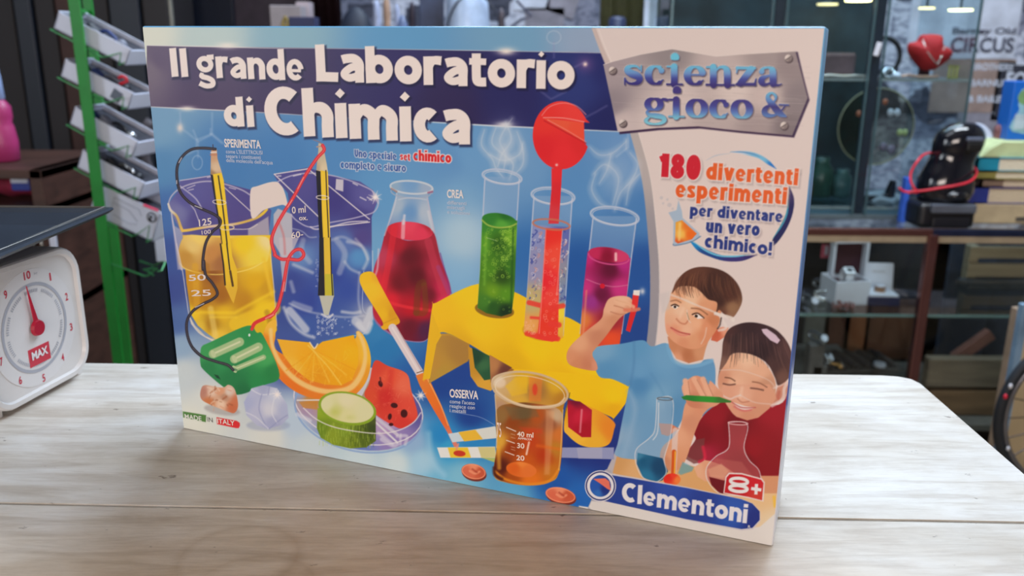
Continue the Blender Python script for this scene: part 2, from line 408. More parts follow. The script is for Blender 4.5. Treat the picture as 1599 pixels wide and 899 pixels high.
for P_, cc, ww in ((cG(330, 380, 360, 560), (246, 214, 120), 9), (cG(220, 400, 470, 405, 700, 280), (252, 214, 40), 5), (cG(330, 430, 480, 430), (250, 216, 70), 3), (cG(480, 470, 700, 380), (252, 208, 30), 22), (cG(640, 90, 690, 300), (250, 206, 50), 6), (cG(240, 130, 250, 380), (228, 170, 40), 10), (cG(300, 130, 310, 330), (176, 112, 20), 12), (cG(660, 400, 690, 500), (176, 130, 20), 8)):
    stroke(P_, ww, cc, 2, .6, sm=False)
poly(cG(205, 420, 240, 480, 300, 540, 370, 570, 345, 575, 270, 530, 215, 470), (236, 220, 190), .8, .8)
stroke(cG(130, 0, 165, 160, 190, 330, 210, 440, 260, 520, 350, 570), 1.5, (232, 222, 220), .7, .8)
stroke(cG(680, 60, 700, 250, 718, 480), 1.6, (235, 215, 170), .7, .8)
stroke(cE(150, 540, 200, 850, 215, 900), 2.2, (205, 196, 212), 1, .9)
stroke(cE(130, 480, 150, 430, 205, 380, 300, 345, 400, 335, 500, 355, 600, 390, 650, 420), 2.2, (190, 184, 205), .8, .9)
stroke(cE(205, 330, 400, 300), 1.6, (205, 200, 215), .6, .9, sm=False)
stroke(cE(205, 365, 300, 440, 340, 500), 2.2, (196, 190, 212), .8, .8); stroke(cE(490, 375, 655, 525), 1.5, (225, 215, 215), .6, .9, sm=False)
for P_ in (cE(250, 380, 300, 360), cE(260, 392, 290, 385), cE(520, 375, 560, 385), cE(380, 310, 400, 306), cE(240, 440, 300, 520, 330, 600)): stroke(P_, 1.6, (228, 220, 225), .7, .7, sm=False)
stroke(cE(130, 480, 145, 520, 185, 560, 215, 640, 235, 650, 330, 635, 430, 620, 560, 608, 680, 575, 730, 545, 760, 515), [3, 4, 4, 4.5, 4.5, 4, 4, 4, 4, 4.5, 4], [(280, 345, (214, 178, 100)), (290, 358, (238, 196, 90)), (340, 352, (224, 196, 170)), (400, 345, (220, 180, 90)), (415, 330, (240, 200, 60)), (264, 320, (224, 214, 200))], .8)
stroke(cE(520, 640, 640, 640, 700, 610), 1.4, (225, 215, 210), .7, .8)
# second pencil wire, first pencil
poly(cE(405, 130, 440, 130, 445, 190, 470, 270, 485, 330, 400, 290, 402, 190), [(332, 240, (210, 160, 120)), (336, 262, (226, 196, 160)), (330, 270, (170, 130, 90))], .7)
poly(cE(400, 290, 425, 300, 545, 870, 530, 905, 500, 905), (30, 24, 30), .7)
poly(cE(415, 290, 470, 280, 485, 330, 545, 870, 535, 905, 497, 905, 460, 600, 440, 480), (246, 206, 40), .7)
stroke(cE(450, 300, 475, 470, 500, 680, 522, 880), 2.0, (24, 20, 28), .5, sm=False)
poly(cG(385, 0, 430, 0, 485, 150, 488, 260, 465, 350, 452, 330, 412, 240, 405, 100), [(345, 400, (246, 206, 40)), (360, 420, (240, 196, 40)), (358, 465, (232, 184, 50))], .7)
stroke(cG(388, 0, 405, 120, 415, 240), 2.4, (40, 26, 20), .5, sm=False); stroke(cG(445, 160, 460, 245), 3.4, (90, 60, 16), .5, sm=False); stroke(cG(425, 0, 442, 150), 2, (30, 22, 20), .5, sm=False)
stroke(cE(400, 165, 440, 165), 2, (196, 130, 100), .5, sm=False); stroke(cE(402, 150, 438, 148), 1.6, (236, 226, 220), .5, sm=False); stroke(cE(415, 100, 418, 135), 1.2, (60, 40, 50), .5, sm=False)
ring(*cE(457, 468)[0], 10.5, 3.4, 1.2, (236, 224, 216), rot=5, alpha=.9)
ring(*cE(505, 630)[0], 11, 4, 2, (236, 214, 170), alpha=.8)
# black wire
BWIRE = cE(430, 128, 350, 122, 280, 130, 225, 170, 190, 230, 185, 310, 205, 400, 260, 465, 330, 505, 420, 545, 462, 580, 455, 620, 410, 660, 370, 730, 352, 830, 352, 900) + cG(290, 100, 300, 180, 340, 230, 370, 290, 340, 325, 280, 355, 220, 400, 190, 460, 195, 540, 225, 610, 280, 660, 360, 690, 430, 710, 462, 740)
stroke(BWIRE, 4.4, (34, 24, 34), .6, hi=(96, 88, 100), hw=.4)
for P_ in (cE(198, 215, 215, 185), cE(300, 492, 345, 508), cE(183, 330, 183, 350), cG(240, 372, 290, 350)): stroke(P_, 1.3, (225, 220, 225), .5, .9, sm=False)
# ---- white strip between the beakers
poly(cE(655, 400, 700, 365, 840, 343, 895, 490, 860, 485, 800, 500, 740, 520, 665, 570), (232, 216, 208), .8, sm=True)
# ---- right beaker
B2 = [(445, 300, (78, 74, 145)), (470, 290, (84, 78, 148)), (520, 310, (66, 58, 132)), (560, 340, (70, 62, 134)), (575, 310, (96, 92, 160)), (460, 360, (70, 70, 140)), (540, 380, (90, 120, 185)), (565, 370, (84, 72, 140)), (470, 400, (104, 140, 195)), (455, 440, (56, 72, 150)), (520, 430, (52, 74, 160)), (560, 400, (90, 150, 205)), (540, 450, (54, 80, 165)), (570, 440, (70, 90, 165)), (480, 470, (50, 70, 155)), (510, 470, (60, 86, 165)), (480, 510, (60, 90, 165)), (540, 505, (70, 100, 170)), (575, 500, (170, 175, 195)), (505, 520, (70, 96, 165))]
poly(cF(30, 320, 60, 370, 130, 450, 160, 700, 130, 900) + cH(100, 250, 115, 530, 160, 640, 250, 720, 380, 765, 600, 720, 720, 700, 765, 570, 760, 300, 760, 120) + cF(720, 620, 765, 500, 730, 430, 640, 370, 430, 325, 270, 270), B2, .9)
poly(cF(60, 560, 160, 600, 165, 900, 90, 900, 30, 800, 30, 600), (206, 196, 200), 1.2, .85)
poly(cH(70, 0, 220, 0, 150, 150, 120, 400, 105, 400, 80, 160), (205, 196, 204), 1.2, .75)
stroke(cF(60, 640, 100, 750, 110, 880), 3, (210, 110, 110), 1.6, .6)
# highlights in the glass
for P_, ww, al in ((cH(110, 520, 160, 630, 250, 710, 330, 740), 5, .7), (cH(150, 540, 220, 620, 270, 680), 12, .75), (cH(640, 620, 700, 660, 740, 600, 760, 540), 14, .75), (cH(660, 640, 720, 700, 750, 640), 8, .8), (cH(150, 490, 260, 540, 400, 570, 560, 590, 700, 580), 2.5, .6),
                   (cH(540, 550, 620, 560, 670, 552), 4.5, .7), (cH(160, 330, 180, 400), 6, .45), (cH(670, 260, 660, 450, 680, 560), 3, .5), (cH(180, 200, 250, 230, 320, 260), 5, .55), (cH(500, 20, 560, 120, 520, 260), 9, .4), (cH(580, 30, 680, 60, 730, 150, 700, 230), 5, .5), (cH(560, 180, 600, 230, 660, 260), 4, .5),
                   (cH(640, 10, 690, 70, 730, 160), 3, .5), (cH(250, 20, 240, 100, 300, 180), 8, .35), (cF(440, 780, 520, 760, 640, 820), 4, .4), (cH(180, 490, 300, 530), 9, .45)):
    stroke(P_, ww, (214, 218, 226), 2, al)
poly(cF(470, 350, 522, 356, 520, 440, 465, 425), (226, 220, 222), .9, .85)
stroke(cH(700, 250, 690, 500, 715, 560, 740, 540), 1.3, (190, 200, 220), .7, .8); stroke(cH(765, 100, 768, 400, 765, 580, 720, 700, 620, 730), 1.6, (200, 205, 220), .8, .8)
stroke(cF(60, 370, 150, 330, 280, 310, 430, 325, 560, 360, 660, 400, 730, 440, 768, 510, 740, 580, 660, 610, 560, 635, 420, 660, 290, 690, 200, 650, 150, 600), 2, (196, 190, 214), .8, .85)
stroke(cF(290, 690, 330, 705, 430, 690, 560, 655, 690, 650), 2.4, (222, 214, 220), .8, .8)
stroke(cF(160, 700, 230, 720, 280, 760, 330, 760), 2, (170, 176, 205), 1, .7)
for P_ in (cF(35, 318, 380, 650), cF(270, 278, 705, 635), cF(395, 690, 705, 655), cF(35, 318, 270, 280)): stroke(P_, 1.8, (226, 218, 220), .6, .95, sm=False)
for P_ in (cF(170, 330, 220, 318), cF(590, 380, 620, 395), cF(640, 480, 680, 500), cF(60, 330, 80, 330), cF(690, 480, 720, 500)): stroke(P_, 2, (226, 220, 225), .8, .8, sm=False)
star(*cF(745, 480)[0], 11)
bubbles(26, *cH(345, 160)[0], *cH(380, 420)[0], (196, 205, 225), .5, 1.3); bubbles(70, *cH(350, 580)[0], *cH(500, 720)[0], (214, 220, 232), .5, 1.6, .9); bubbles(16, *cH(270, 600)[0], *cH(600, 740)[0], (190, 200, 225), .5, 1.2)
# second pencil
poly(cF(345, 100, 375, 100, 405, 250, 412, 300, 330, 300, 335, 240, 345, 150), [(500, 240, (205, 190, 160)), (505, 262, (226, 206, 170)), (494, 262, (190, 170, 140))], .7)
poly(cF(328, 290, 370, 300, 400, 900, 362, 900, 345, 640), (26, 20, 30), .6)
poly(cF(360, 290, 412, 300, 425, 640, 432, 900, 385, 900, 372, 640), (246, 206, 50), .6)
stroke(cF(398, 292, 405, 500, 412, 640, 422, 900), 1.7, (40, 28, 26), .5, sm=False)
poly(cH(370, 0, 410, 0, 415, 440, 360, 430, 370, 200), (30, 26, 36), .6); poly(cH(402, 0, 450, 0, 462, 440, 412, 440), (236, 196, 60), .6)
poly(cH(412, 270, 470, 270, 480, 440, 412, 440), (196, 190, 50), .6, .8); stroke(cH(452, 0, 460, 270, 470, 430), 1.6, (40, 30, 30), .5, sm=False)
poly(cH(370, 430, 480, 430, 450, 540, 440, 575, 405, 575, 395, 530), (196, 196, 180), .8)
stroke(cH(390, 570, 440, 590, 470, 570), 3, (225, 225, 230), 1, .8)
ring(*cF(375, 482)[0], 10, 3, 1.3, (236, 224, 216), rot=4, alpha=.95); stroke(cF(310, 75, 350, 90, 370, 105), 1.2, (150, 120, 120), .5, sm=False); stroke(cF(335, 125, 375, 118), 2, (190, 150, 130), .5, sm=False)
# red wire
RW = cF(375, 115, 385, 150, 340, 200, 290, 270, 240, 350, 170, 480, 100, 590, 40, 700, 15, 790, 40, 880) + cH(40, 130, 90, 160, 150, 160, 220, 165, 255, 130, 235, 90, 190, 95, 150, 140, 130, 200, 110, 320, 85, 440, 55, 530, 0, 590) + cG(700, 410, 640, 440, 590, 465, 572, 500)
stroke(RW, 5.2, (226, 44, 54), .6, hi=(244, 110, 110), hw=.4)
for P_ in (cF(240, 340, 200, 420), cF(160, 500, 130, 550), cH(110, 330, 100, 400), cG(700, 415, 640, 445)): stroke(P_, 1.2, (250, 180, 175), .5, .8, sm=False)

# ---- conical flask
FL = [(600, 400, (196, 60, 90)), (590, 440, (222, 40, 60)), (620, 380, (180, 26, 46)), (640, 400, (104, 14, 30)), (650, 430, (98, 12, 28)), (625, 440, (120, 14, 30)), (670, 370, (170, 40, 60)), (680, 420, (176, 40, 66)), (692, 450, (206, 36, 80)), (695, 470, (226, 50, 90)), (670, 460, (120, 20, 40)), (640, 480, (196, 20, 40)), (610, 470, (226, 30, 50)), (660, 484, (190, 24, 40)), (640, 510, (110, 16, 40)), (605, 500, (150, 30, 60)), (665, 515, (84, 30, 70)), (590, 500, (200, 40, 60))]
poly(cI(160, 70, 190, 100, 175, 150, 110, 380, 75, 480, 70, 640, 80, 740, 160, 810, 260, 845, 350, 830, 370, 690, 465, 600, 420, 430, 350, 130, 372, 100, 370, 65, 280, 35, 190, 45), [(610, 285, (150, 180, 206)), (640, 285, (120, 165, 210)), (670, 290, (160, 180, 205)), (620, 320, (170, 190, 210)), (640, 330, (110, 156, 205)), (665, 330, (180, 195, 212)), (600, 370, (120, 130, 185)), (580, 470, (150, 110, 160))], .9, sm=True)
poly(cI(150, 262, 110, 390, 75, 490, 70, 660, 90, 740, 170, 805, 260, 840, 350, 825, 370, 690, 462, 600, 410, 420, 372, 290, 300, 330, 220, 330), FL, 1, sm=True)
poly(ell(*cI(258, 288)[0], 36, 14.5, 5), [(610, 355, (214, 40, 60)), (640, 350, (238, 70, 96)), (660, 362, (232, 60, 90)), (670, 352, (190, 40, 60))], .8)
for P_, ww, c_, al in ((cI(350, 340, 390, 480, 430, 600), 12, (206, 60, 84), .5), (cI(400, 470, 455, 600), 7, (170, 70, 130), .6), (cI(130, 640, 240, 670, 380, 690), 5, (240, 50, 60), .7), (cI(180, 270, 150, 450, 110, 640), 10, (232, 40, 56), .6), (cI(100, 380, 95, 470, 80, 520), 3, (230, 215, 225), .6), (cI(225, 240, 222, 320), 6, (240, 170, 180), .8), (cI(230, 210, 225, 250), 4, (215, 215, 225), .8),
                       (cI(290, 700, 300, 570, 325, 545), 10, (110, 66, 20), .5), (cI(330, 560, 335, 690, 290, 700), 9, (120, 76, 20), .5), (cI(190, 100, 180, 160, 130, 310), 1.6, (215, 215, 225), .8), (cI(345, 120, 380, 290), 1.8, (196, 190, 210), .8), (cI(350, 190, 370, 280), 4, (216, 216, 224), .6), (cI(410, 400, 465, 600), 1.6, (120, 60, 140), .8)):
    stroke(P_, ww, c_, 1.2, al)
ring(*cI(265, 68)[0], 33, 10, 3, (206, 214, 222), rot=4, alpha=.9); ring(*cI(262, 92)[0], 31, 10, 2, (170, 180, 200), rot=4, alpha=.8, a0=0, a1=180)
stroke(cI(165, 75, 190, 90), 3, (150, 100, 90), 1, .6); stroke(cI(350, 95, 370, 90), 3, (150, 70, 110), 1, .7); stroke(cI(200, 130, 260, 120, 340, 130), 2, (205, 212, 220), 1, .7)

# ---- dropper
poly(cI(5, 520, 30, 495, 75, 498, 110, 560, 180, 690, 195, 715, 207, 740, 200, 755, 165, 770, 130, 785, 112, 770, 118, 740, 20, 580), [(570, 430, (250, 196, 30)), (580, 450, (252, 200, 40)), (600, 490, (244, 190, 30)), (612, 490, (226, 160, 30)), (605, 512, (240, 180, 30)), (590, 430, (240, 180, 40))], .8, sm=True)
stroke(cI(125, 752, 190, 725), 2, (214, 150, 30), 1, .7)
stroke([cI(170, 775)[0], cM(1000, 330)[0]], 13, (226, 212, 214), .7, sm=False, hi=(240, 228, 226)); stroke([cI(190, 770)[0], cM(1015, 320)[0]], 1.4, (190, 160, 165), .5, sm=False)
stroke([cM(985, 335)[0], cM(1025, 322)[0]], 1.4, (120, 90, 60), .5, sm=False)
poly(cN(35, 98, 98, 75, 120, 130, 185, 270, 235, 400, 285, 515, 262, 520, 220, 430, 140, 300, 60, 160), [(660, 600, (236, 130, 50)), (680, 620, (240, 120, 40)), (690, 650, (236, 110, 50)), (710, 690, (230, 130, 110))], .7)
stroke(cN(100, 110, 180, 270, 225, 390), 1.5, (250, 190, 120), .7, .8)

# ---- test tube stand
poly(cK(35, 810, 75, 480, 105, 600, 150, 600, 250, 640, 250, 720, 60, 815), [(665, 580, (240, 190, 40)), (700, 540, (196, 146, 50)), (720, 540, (180, 136, 60)), (680, 560, (232, 180, 40)), (720, 560, (214, 160, 50))], .8)
poly(cK(640, 500, 720, 528, 790, 566, 900, 620, 1000, 830, 995, 900, 930, 900, 820, 890, 480, 780, 250, 650, 150, 600, 105, 600, 80, 640, 55, 760, 35, 810, 75, 480, 95, 455, 290, 367, 450, 400), [(680, 480, (250, 196, 30)), (735, 450, (252, 208, 30)), (670, 560, (236, 180, 30)), (750, 510, (250, 204, 30)), (720, 540, (234, 180, 30)), (840, 540, (252, 206, 20)), (800, 570, (236, 184, 20)), (880, 590, (244, 192, 20)), (950, 600, (252, 212, 20)), (930, 630, (240, 180, 16)), (975, 640, (232, 170, 16)), (900, 560, (250, 206, 20))], .9, sm=True)
poly(cK(880, 800, 1000, 830, 1000, 900) + cN(1199, 350, 1180, 340, 1000, 260, 850, 190, 700, 120, 560, 60), [(900, 600, (250, 200, 20)), (960, 640, (240, 180, 20)), (960, 620, (250, 206, 20))], .9, sm=True)
poly(cK(60, 830, 90, 650, 115, 612, 160, 610, 250, 650, 245, 730, 60, 835), [(680, 570, (196, 146, 60)), (720, 550, (176, 130, 60)), (690, 580, (190, 150, 60))], 1.2)
poly(cK(30, 820, 75, 500, 118, 610, 95, 650, 65, 810), (240, 188, 34), .8)
poly([(668, 600), (730, 565), (740, 545), (800, 575), (800, 600), (760, 640), (700, 600)], (34, 66, 150), 1, .0)
# cups below, tubes in them
poly(cK(243, 660, 460, 770, 430, 800, 350, 870, 290, 850, 255, 800), [(740, 560, (206, 150, 40)), (760, 600, (226, 170, 60)), (775, 580, (150, 96, 50))], .8)
poly(cK(262, 665, 345, 705, 350, 815, 320, 820, 275, 760), [(745, 560, (30, 70, 50)), (755, 570, (60, 110, 70)), (762, 585, (40, 90, 60))], .7)
poly(cK(345, 700, 450, 760, 400, 800, 350, 830), [(770, 570, (190, 130, 80)), (790, 580, (110, 60, 50))], .8)
poly(cN(905, 400, 940, 250, 1100, 300, 1199, 370, 1199, 420, 1170, 500, 1090, 522, 1000, 505, 930, 450), [(890, 640, (236, 170, 30)), (930, 690, (240, 180, 50)), (955, 670, (236, 140, 40)), (900, 680, (250, 190, 60))], .8, sm=True)
poly(cN(925, 240, 1000, 250, 1070, 300, 1065, 460, 1010, 460, 930, 400), [(890, 640, (190, 20, 50)), (905, 650, (205, 30, 60)), (915, 670, (176, 16, 40)), (900, 625, (120, 16, 50))], .7)
stroke(cN(1010, 300, 1000, 430), 3, (240, 150, 160), .9, .7)

# ---- test tubes above the stand
def tube_glass(top, rx, ry, rot, bl, br):
    cx, cy = top
    poly([(cx - rx + 3, cy)] + [bl, br] + [(cx + rx - 3, cy)], (150, 180, 214), .8, .45)
    ring(cx, cy, rx, ry, 3.2, (186, 200, 222), rot=rot, alpha=.9); ring(cx, cy + 1, rx - 3, ry - 2, 1.2, (225, 222, 228), rot=rot, alpha=.7)
    for (a, b) in (((cx - rx + 4, cy + 4), bl), ((cx + rx - 4, cy + 4), br)): stroke([a, b], 1.8, (206, 210, 226), .8, .8, sm=False)
poly(ell(*cK(368, 490)[0], 31, 12.5, 8), (150, 108, 30), 1.2)
tube_glass(cJ(182, 415)[0], 31, 11, 8, cK(292, 480)[0], cK(448, 490)[0])
poly(cK(310, 60, 475, 70, 462, 400, 448, 505, 400, 520, 330, 505, 288, 480, 300, 300), [(760, 345, (60, 140, 50)), (790, 340, (40, 120, 40)), (755, 380, (90, 160, 40)), (780, 380, (50, 100, 24)), (800, 370, (110, 170, 40)), (765, 420, (80, 140, 30)), (785, 430, (44, 80, 20)), (800, 420, (60, 120, 30)), (770, 455, (110, 160, 30)), (790, 460, (90, 150, 30)), (770, 478, (40, 90, 30)), (790, 485, (20, 50, 24)), (760, 470, (70, 130, 40))], .9)
poly(ell(*cK(390, 68)[0], 27, 11, 8), [(765, 340, (50, 130, 46)), (790, 335, (36, 110, 36)), (785, 350, (90, 170, 60))], .8); stroke(cK(310, 68, 340, 92, 390, 103, 440, 98, 470, 85), 2.2, (196, 206, 90), 1, .8)
bubbles(90, *cK(318, 110)[0], *cK(455, 350)[0], (160, 205, 70), .8, 2.4, .7, -.03); bubbles(50, *cK(400, 100)[0], *cK(460, 260)[0], (170, 215, 80), .8, 2.2, .8); bubbles(16, *cK(310, 390)[0], *cK(450, 500)[0], (150, 190, 70), .6, 1.6, .6)
stroke(cK(330, 130, 320, 370), 4, (130, 190, 60), 1.6, .5); stroke(cK(456, 110, 446, 470), 3, (30, 80, 30), 1.2, .6); stroke(cK(330, 150, 380, 165), 1, (190, 215, 160), .5, .6)
# middle tube and the red measuring spoon
poly(ell(*cK(596, 590)[0], 33, 15, 6), (226, 170, 20), 1.5)
tube_glass(cJ(448, 515)[0], 34, 13, 6, cK(510, 590)[0], cK(690, 610)[0])
poly(cK(548, 90, 722, 100, 705, 330, 690, 620, 640, 640, 560, 625, 505, 590, 530, 300), [(840, 360, (140, 150, 200)), (885, 360, (100, 110, 180)), (835, 420, (150, 150, 190)), (830, 470, (200, 180, 120)), (880, 460, (120, 140, 180)), (830, 510, (240, 170, 90)), (875, 510, (236, 190, 60)), (850, 525, (240, 70, 40)), (875, 490, (250, 220, 60))], .9)
for _ in range(60):
    side = RS.rand() < .5; t = RS.rand(); y = 112 + t * 340
    x = (545 - 20 * t + RS.uniform(0, 45)) if side else (690 - 18 * t + RS.uniform(-12, 25))
    l = RS.uniform(4, 22); P_ = cK(x, y, x + l * .4, y + l * .3, x + RS.uniform(-6, 6), y + l)
    stroke(P_, RS.uniform(.9, 2.4), random.choice([(60, 76, 160), (225, 215, 220), (230, 220, 215), (90, 90, 150), (200, 150, 150)]), .6, .75)
bubbles(40, *cK(540, 130)[0], *cK(700, 400)[0], (226, 220, 226), .8, 2.4, .8)
poly(cJ(440, 370, 496, 370, 490, 480, 478, 660, 424, 660, 440, 480), [(865, 265, (236, 44, 50)), (875, 300, (222, 40, 50)), (864, 340, (220, 60, 70))], .7)
poly(cK(608, 105, 686, 108, 672, 300, 668, 560, 665, 635, 600, 630, 570, 610, 590, 400), [(860, 360, (240, 50, 40)), (875, 400, (250, 80, 60)), (850, 440, (240, 40, 50)), (860, 500, (240, 60, 40)), (866, 460, (246, 70, 60))], .7)
for P_ in (cK(540, 525, 600, 530), cK(630, 555, 670, 560), cK(530, 455, 590, 470), cK(640, 480, 690, 470), cK(520, 600, 600, 620, 665, 625)): stroke(P_, RS.uniform(4, 9), (240, 60, 50), 1.2, .85, sm=False)
bubbles(46, *cK(595, 190)[0], *cK(668, 620)[0], (252, 150, 130), .8, 2.6, .8); bubbles(20, *cK(510, 540)[0], *cK(560, 600)[0], (250, 190, 150), .8, 2, .8)
stroke(cK(610, 110, 592, 400, 578, 600), 1.2, (252, 170, 160), .6, .7, sm=False); stroke(cK(688, 110, 660, 420), 1.2, (252, 170, 160), .6, .7, sm=False)
ring(*cK(635, 88)[0], 29, 8, 3, (206, 120, 90), rot=6, alpha=.8)
poly([cJ(490 + 148 * math.cos(math.radians(t)), 198 + 178 * math.sin(math.radians(t)))[0] for t in range(-28, -346, -6)] + cJ(612, 235, 610, 130, 640, 133), [(850, 190, (236, 52, 46)), (900, 170, (240, 64, 58)), (880, 240, (236, 44, 50)), (850, 230, (228, 36, 44)), (910, 220, (226, 40, 44))], .7)
poly(cJ(400, 110, 608, 132, 612, 235), [(880, 190, (238, 90, 60)), (900, 200, (240, 80, 56))], .7)
stroke(cJ(398, 106, 500, 108, 610, 128), 1.6, (250, 150, 140), .5, .9); stroke(cJ(402, 122, 500, 175, 620, 240), 1.8, (200, 30, 36), .6, .9); stroke(cJ(420, 118, 520, 172, 620, 232), 1.0, (252, 150, 140), .5, .8)
stroke(cJ(390, 95, 430, 50, 500, 30, 570, 45, 620, 90), 1.5, (250, 150, 150), .6, .7); glow(*cJ(467, 353)[0], 2, 2, (255, 230, 225), .9)
# purple tube
tube_glass(cJ(770, 620)[0], 38, 14, 8, cK(770, 600)[0], cK(965, 600)[0])
poly(cK(806, 215, 1008, 245, 990, 420, 955, 660, 850, 660, 770, 620, 785, 400), [(920, 400, (200, 40, 120)), (940, 400, (130, 10, 60)), (955, 420, (100, 8, 50)), (975, 410, (190, 40, 130)), (915, 450, (206, 50, 130)), (940, 460, (110, 14, 60)), (925, 470, (160, 50, 140)), (970, 450, (206, 50, 130)), (910, 500, (230, 130, 60)), (950, 500, (150, 30, 50)), (955, 530, (236, 80, 40)), (910, 530, (236, 120, 50)), (930, 520, (220, 60, 60))], .9)
poly(ell(*cK(905, 230)[0], 32, 11.5, 8), [(930, 395, (200, 40, 90)), (950, 400, (140, 10, 50)), (970, 400, (214, 60, 110))], .8)
ring(*cK(905, 238)[0], 32, 12, 2.4, (214, 80, 140), rot=8, alpha=.9, a0=0, a1=180); stroke(cK(800, 345, 860, 368, 930, 380, 995, 372), 1.4, (220, 120, 160), .6, .8)
disc(*cK(875, 377)[0], 4, 4, (214, 20, 50)); stroke(cK(938, 225, 938, 255), 4, (250, 200, 200), 1, .9, sm=False); stroke(cK(800, 400, 785, 600), 3, (240, 150, 120), 1.2, .6)

# ---- round dish with fruit
poly(ell(*cM(610, 560)[0], 103, 64, 14), [(470, 610, (150, 170, 210)), (470, 660, (170, 190, 220)), (500, 690, (140, 165, 215)), (560, 700, (110, 130, 200)), (620, 690, (150, 130, 190)), (650, 640, (96, 90, 160)), (600, 660, (190, 160, 200)), (480, 640, (176, 150, 180)), (640, 590, (60, 70, 150)), (555, 600, (180, 150, 120)), (485, 625, (206, 140, 60))], 1.4)
ring(*cM(610, 545)[0], 103, 58, 2, (226, 220, 226), rot=14, alpha=.9); ring(*cM(610, 590)[0], 101, 60, 3, (140, 170, 215), rot=13, alpha=.8, a0=-10, a1=190)
stroke(cM(220, 510, 400, 508), 2.2, (226, 220, 215), .7, sm=False); stroke(cM(690, 320, 620, 470), 9, (206, 206, 214), .8, sm=False); stroke(cM(720, 620, 860, 730), 5, (206, 196, 216), .8, sm=False); stroke(cM(720, 650, 860, 780), 3, (225, 220, 226), .8, sm=False)
poly(cM(230, 520, 350, 515, 350, 570, 260, 560), (206, 140, 60), 1, .8)
for P_, ww in ((cM(860, 740, 920, 740, 910, 790), 5), (cM(760, 760, 830, 800, 860, 790), 6), (cM(880, 730, 880, 790), 4), (cM(220, 600, 300, 640), 6), (cM(740, 720, 830, 790), 5)): stroke(P_, ww, (226, 222, 230), 1.4, .6)
# orange slice
poly(cM(0, 110, 20, 220, 70, 330, 170, 430, 290, 490, 420, 505, 540, 480, 600, 465, 660, 390, 690, 280, 680, 180, 640, 90, 600, 70, 580, 130, 400, 300, 100, 200, 80, 100, 85, 0, 30, 20), [(415, 535, (240, 140, 30)), (425, 570, (240, 130, 30)), (450, 600, (238, 120, 30)), (500, 620, (236, 130, 40)), (550, 612, (240, 140, 40)), (570, 590, (240, 160, 40)), (577, 550, (248, 190, 50)), (425, 510, (250, 190, 60))], .8, sm=True)
stroke(cM(50, 60, 60, 160, 110, 270, 200, 370, 320, 435, 440, 455, 560, 430, 630, 340, 655, 230, 640, 140, 610, 80), [6, 6, 7, 8, 8, 8, 9, 8, 6, 6, 6], (250, 208, 130), 1.6, .9)
poly(cM(90, 118, 300, 140, 328, 175, 380, 135, 580, 92, 610, 180, 610, 280, 570, 380, 500, 415, 400, 410, 290, 380, 190, 300, 130, 220), [(440, 540, (246, 180, 40)), (480, 560, (248, 174, 20)), (520, 560, (250, 180, 20)), (550, 550, (250, 186, 20)), (500, 590, (240, 160, 20)), (530, 590, (244, 170, 20)), (560, 530, (248, 176, 10)), (455, 575, (248, 190, 60))], 1)
for a in range(9): stroke([cM(330, 190)[0], cM(150 + a * 55, 320 + 80 * math.sin(a * .4))[0]], [1, 2.2], (252, 206, 90) if a % 2 else (238, 156, 10), 1, .5, sm=False)
stroke(cM(300, 140, 328, 178, 350, 150), 2.2, (252, 232, 190), .8, .9); stroke(cM(290, 160, 330, 200, 420, 300, 500, 410), 2, (252, 216, 110), 1.2, .7)
rnd_strokes(60, *cM(150, 180)[0], *cM(580, 380)[0], 12, 1.3, (252, 210, 90), 1, .4, 1.2)
# watermelon
poly(cM(715, 258, 800, 290, 920, 340, 950, 450, 990, 600, 960, 650, 890, 690, 830, 670, 720, 600, 720, 560, 650, 480, 680, 400), [(590, 570, (222, 70, 50)), (610, 590, (236, 90, 60)), (630, 600, (240, 110, 80)), (600, 620, (214, 50, 44)), (640, 640, (232, 80, 60)), (630, 660, (222, 60, 50)), (580, 620, (226, 80, 50))], .9, sm=True)
stroke(cM(820, 330, 800, 500), 9, (214, 40, 40), 3, .4); rnd_strokes(60, *cM(700, 320)[0], *cM(950, 640)[0], 6, .8, (246, 140, 110), 1, .4, 1.5)
for X, Y, a, b, r_ in ((752, 405, 3.2, 5, -20), (840, 543, 5.5, 4, 10), (903, 595, 5.4, 6.4, 0), (812, 615, 3, 5, 10), (820, 665, 3.5, 2.5, 0)): disc(*cM(X, Y)[0], a, b, (70, 16, 20), r_, 1)
stroke(cM(750, 365, 755, 400), 2, (120, 30, 30), .8)
# zucchini
poly(cM(350, 560, 345, 690, 370, 750, 450, 795, 560, 818, 660, 812, 722, 770, 722, 600), [(500, 640, (150, 176, 40)), (500, 670, (110, 140, 30)), (520, 680, (140, 160, 40)), (545, 690, (120, 140, 30)), (570, 680, (90, 110, 24)), (583, 670, (60, 76, 30)), (583, 655, (80, 90, 40)), (540, 672, (130, 156, 40))], .9)
rnd_strokes(110, *cM(360, 650)[0], *cM(715, 790)[0], 9, 1.57, (186, 206, 90), .8, .6, .1); rnd_strokes(60, *cM(560, 660)[0], *cM(715, 790)[0], 9, 1.57, (50, 70, 20), .9, .5, .1)
poly(ell(*cM(540, 562)[0], 46, 25.5, 12), (140, 170, 40), .9); poly(ell(*cM(540, 560)[0], 42, 22.5, 11), [(510, 630, (226, 222, 170)), (540, 625, (230, 222, 178)), (570, 645, (224, 220, 170)), (540, 650, (226, 220, 160)), (525, 642, (210, 210, 130))], 1)
glow(*cM(460, 585)[0], 6, 5, (196, 200, 90), .5); glow(*cM(560, 620)[0], 8, 4, (200, 204, 110), .4)
stroke(cM(260, 560, 340, 630, 450, 680, 600, 710, 740, 722, 860, 705, 960, 655, 1010, 590), 1.8, (232, 226, 226), .7, .85)
star(*cM(1010, 480)[0], 9)

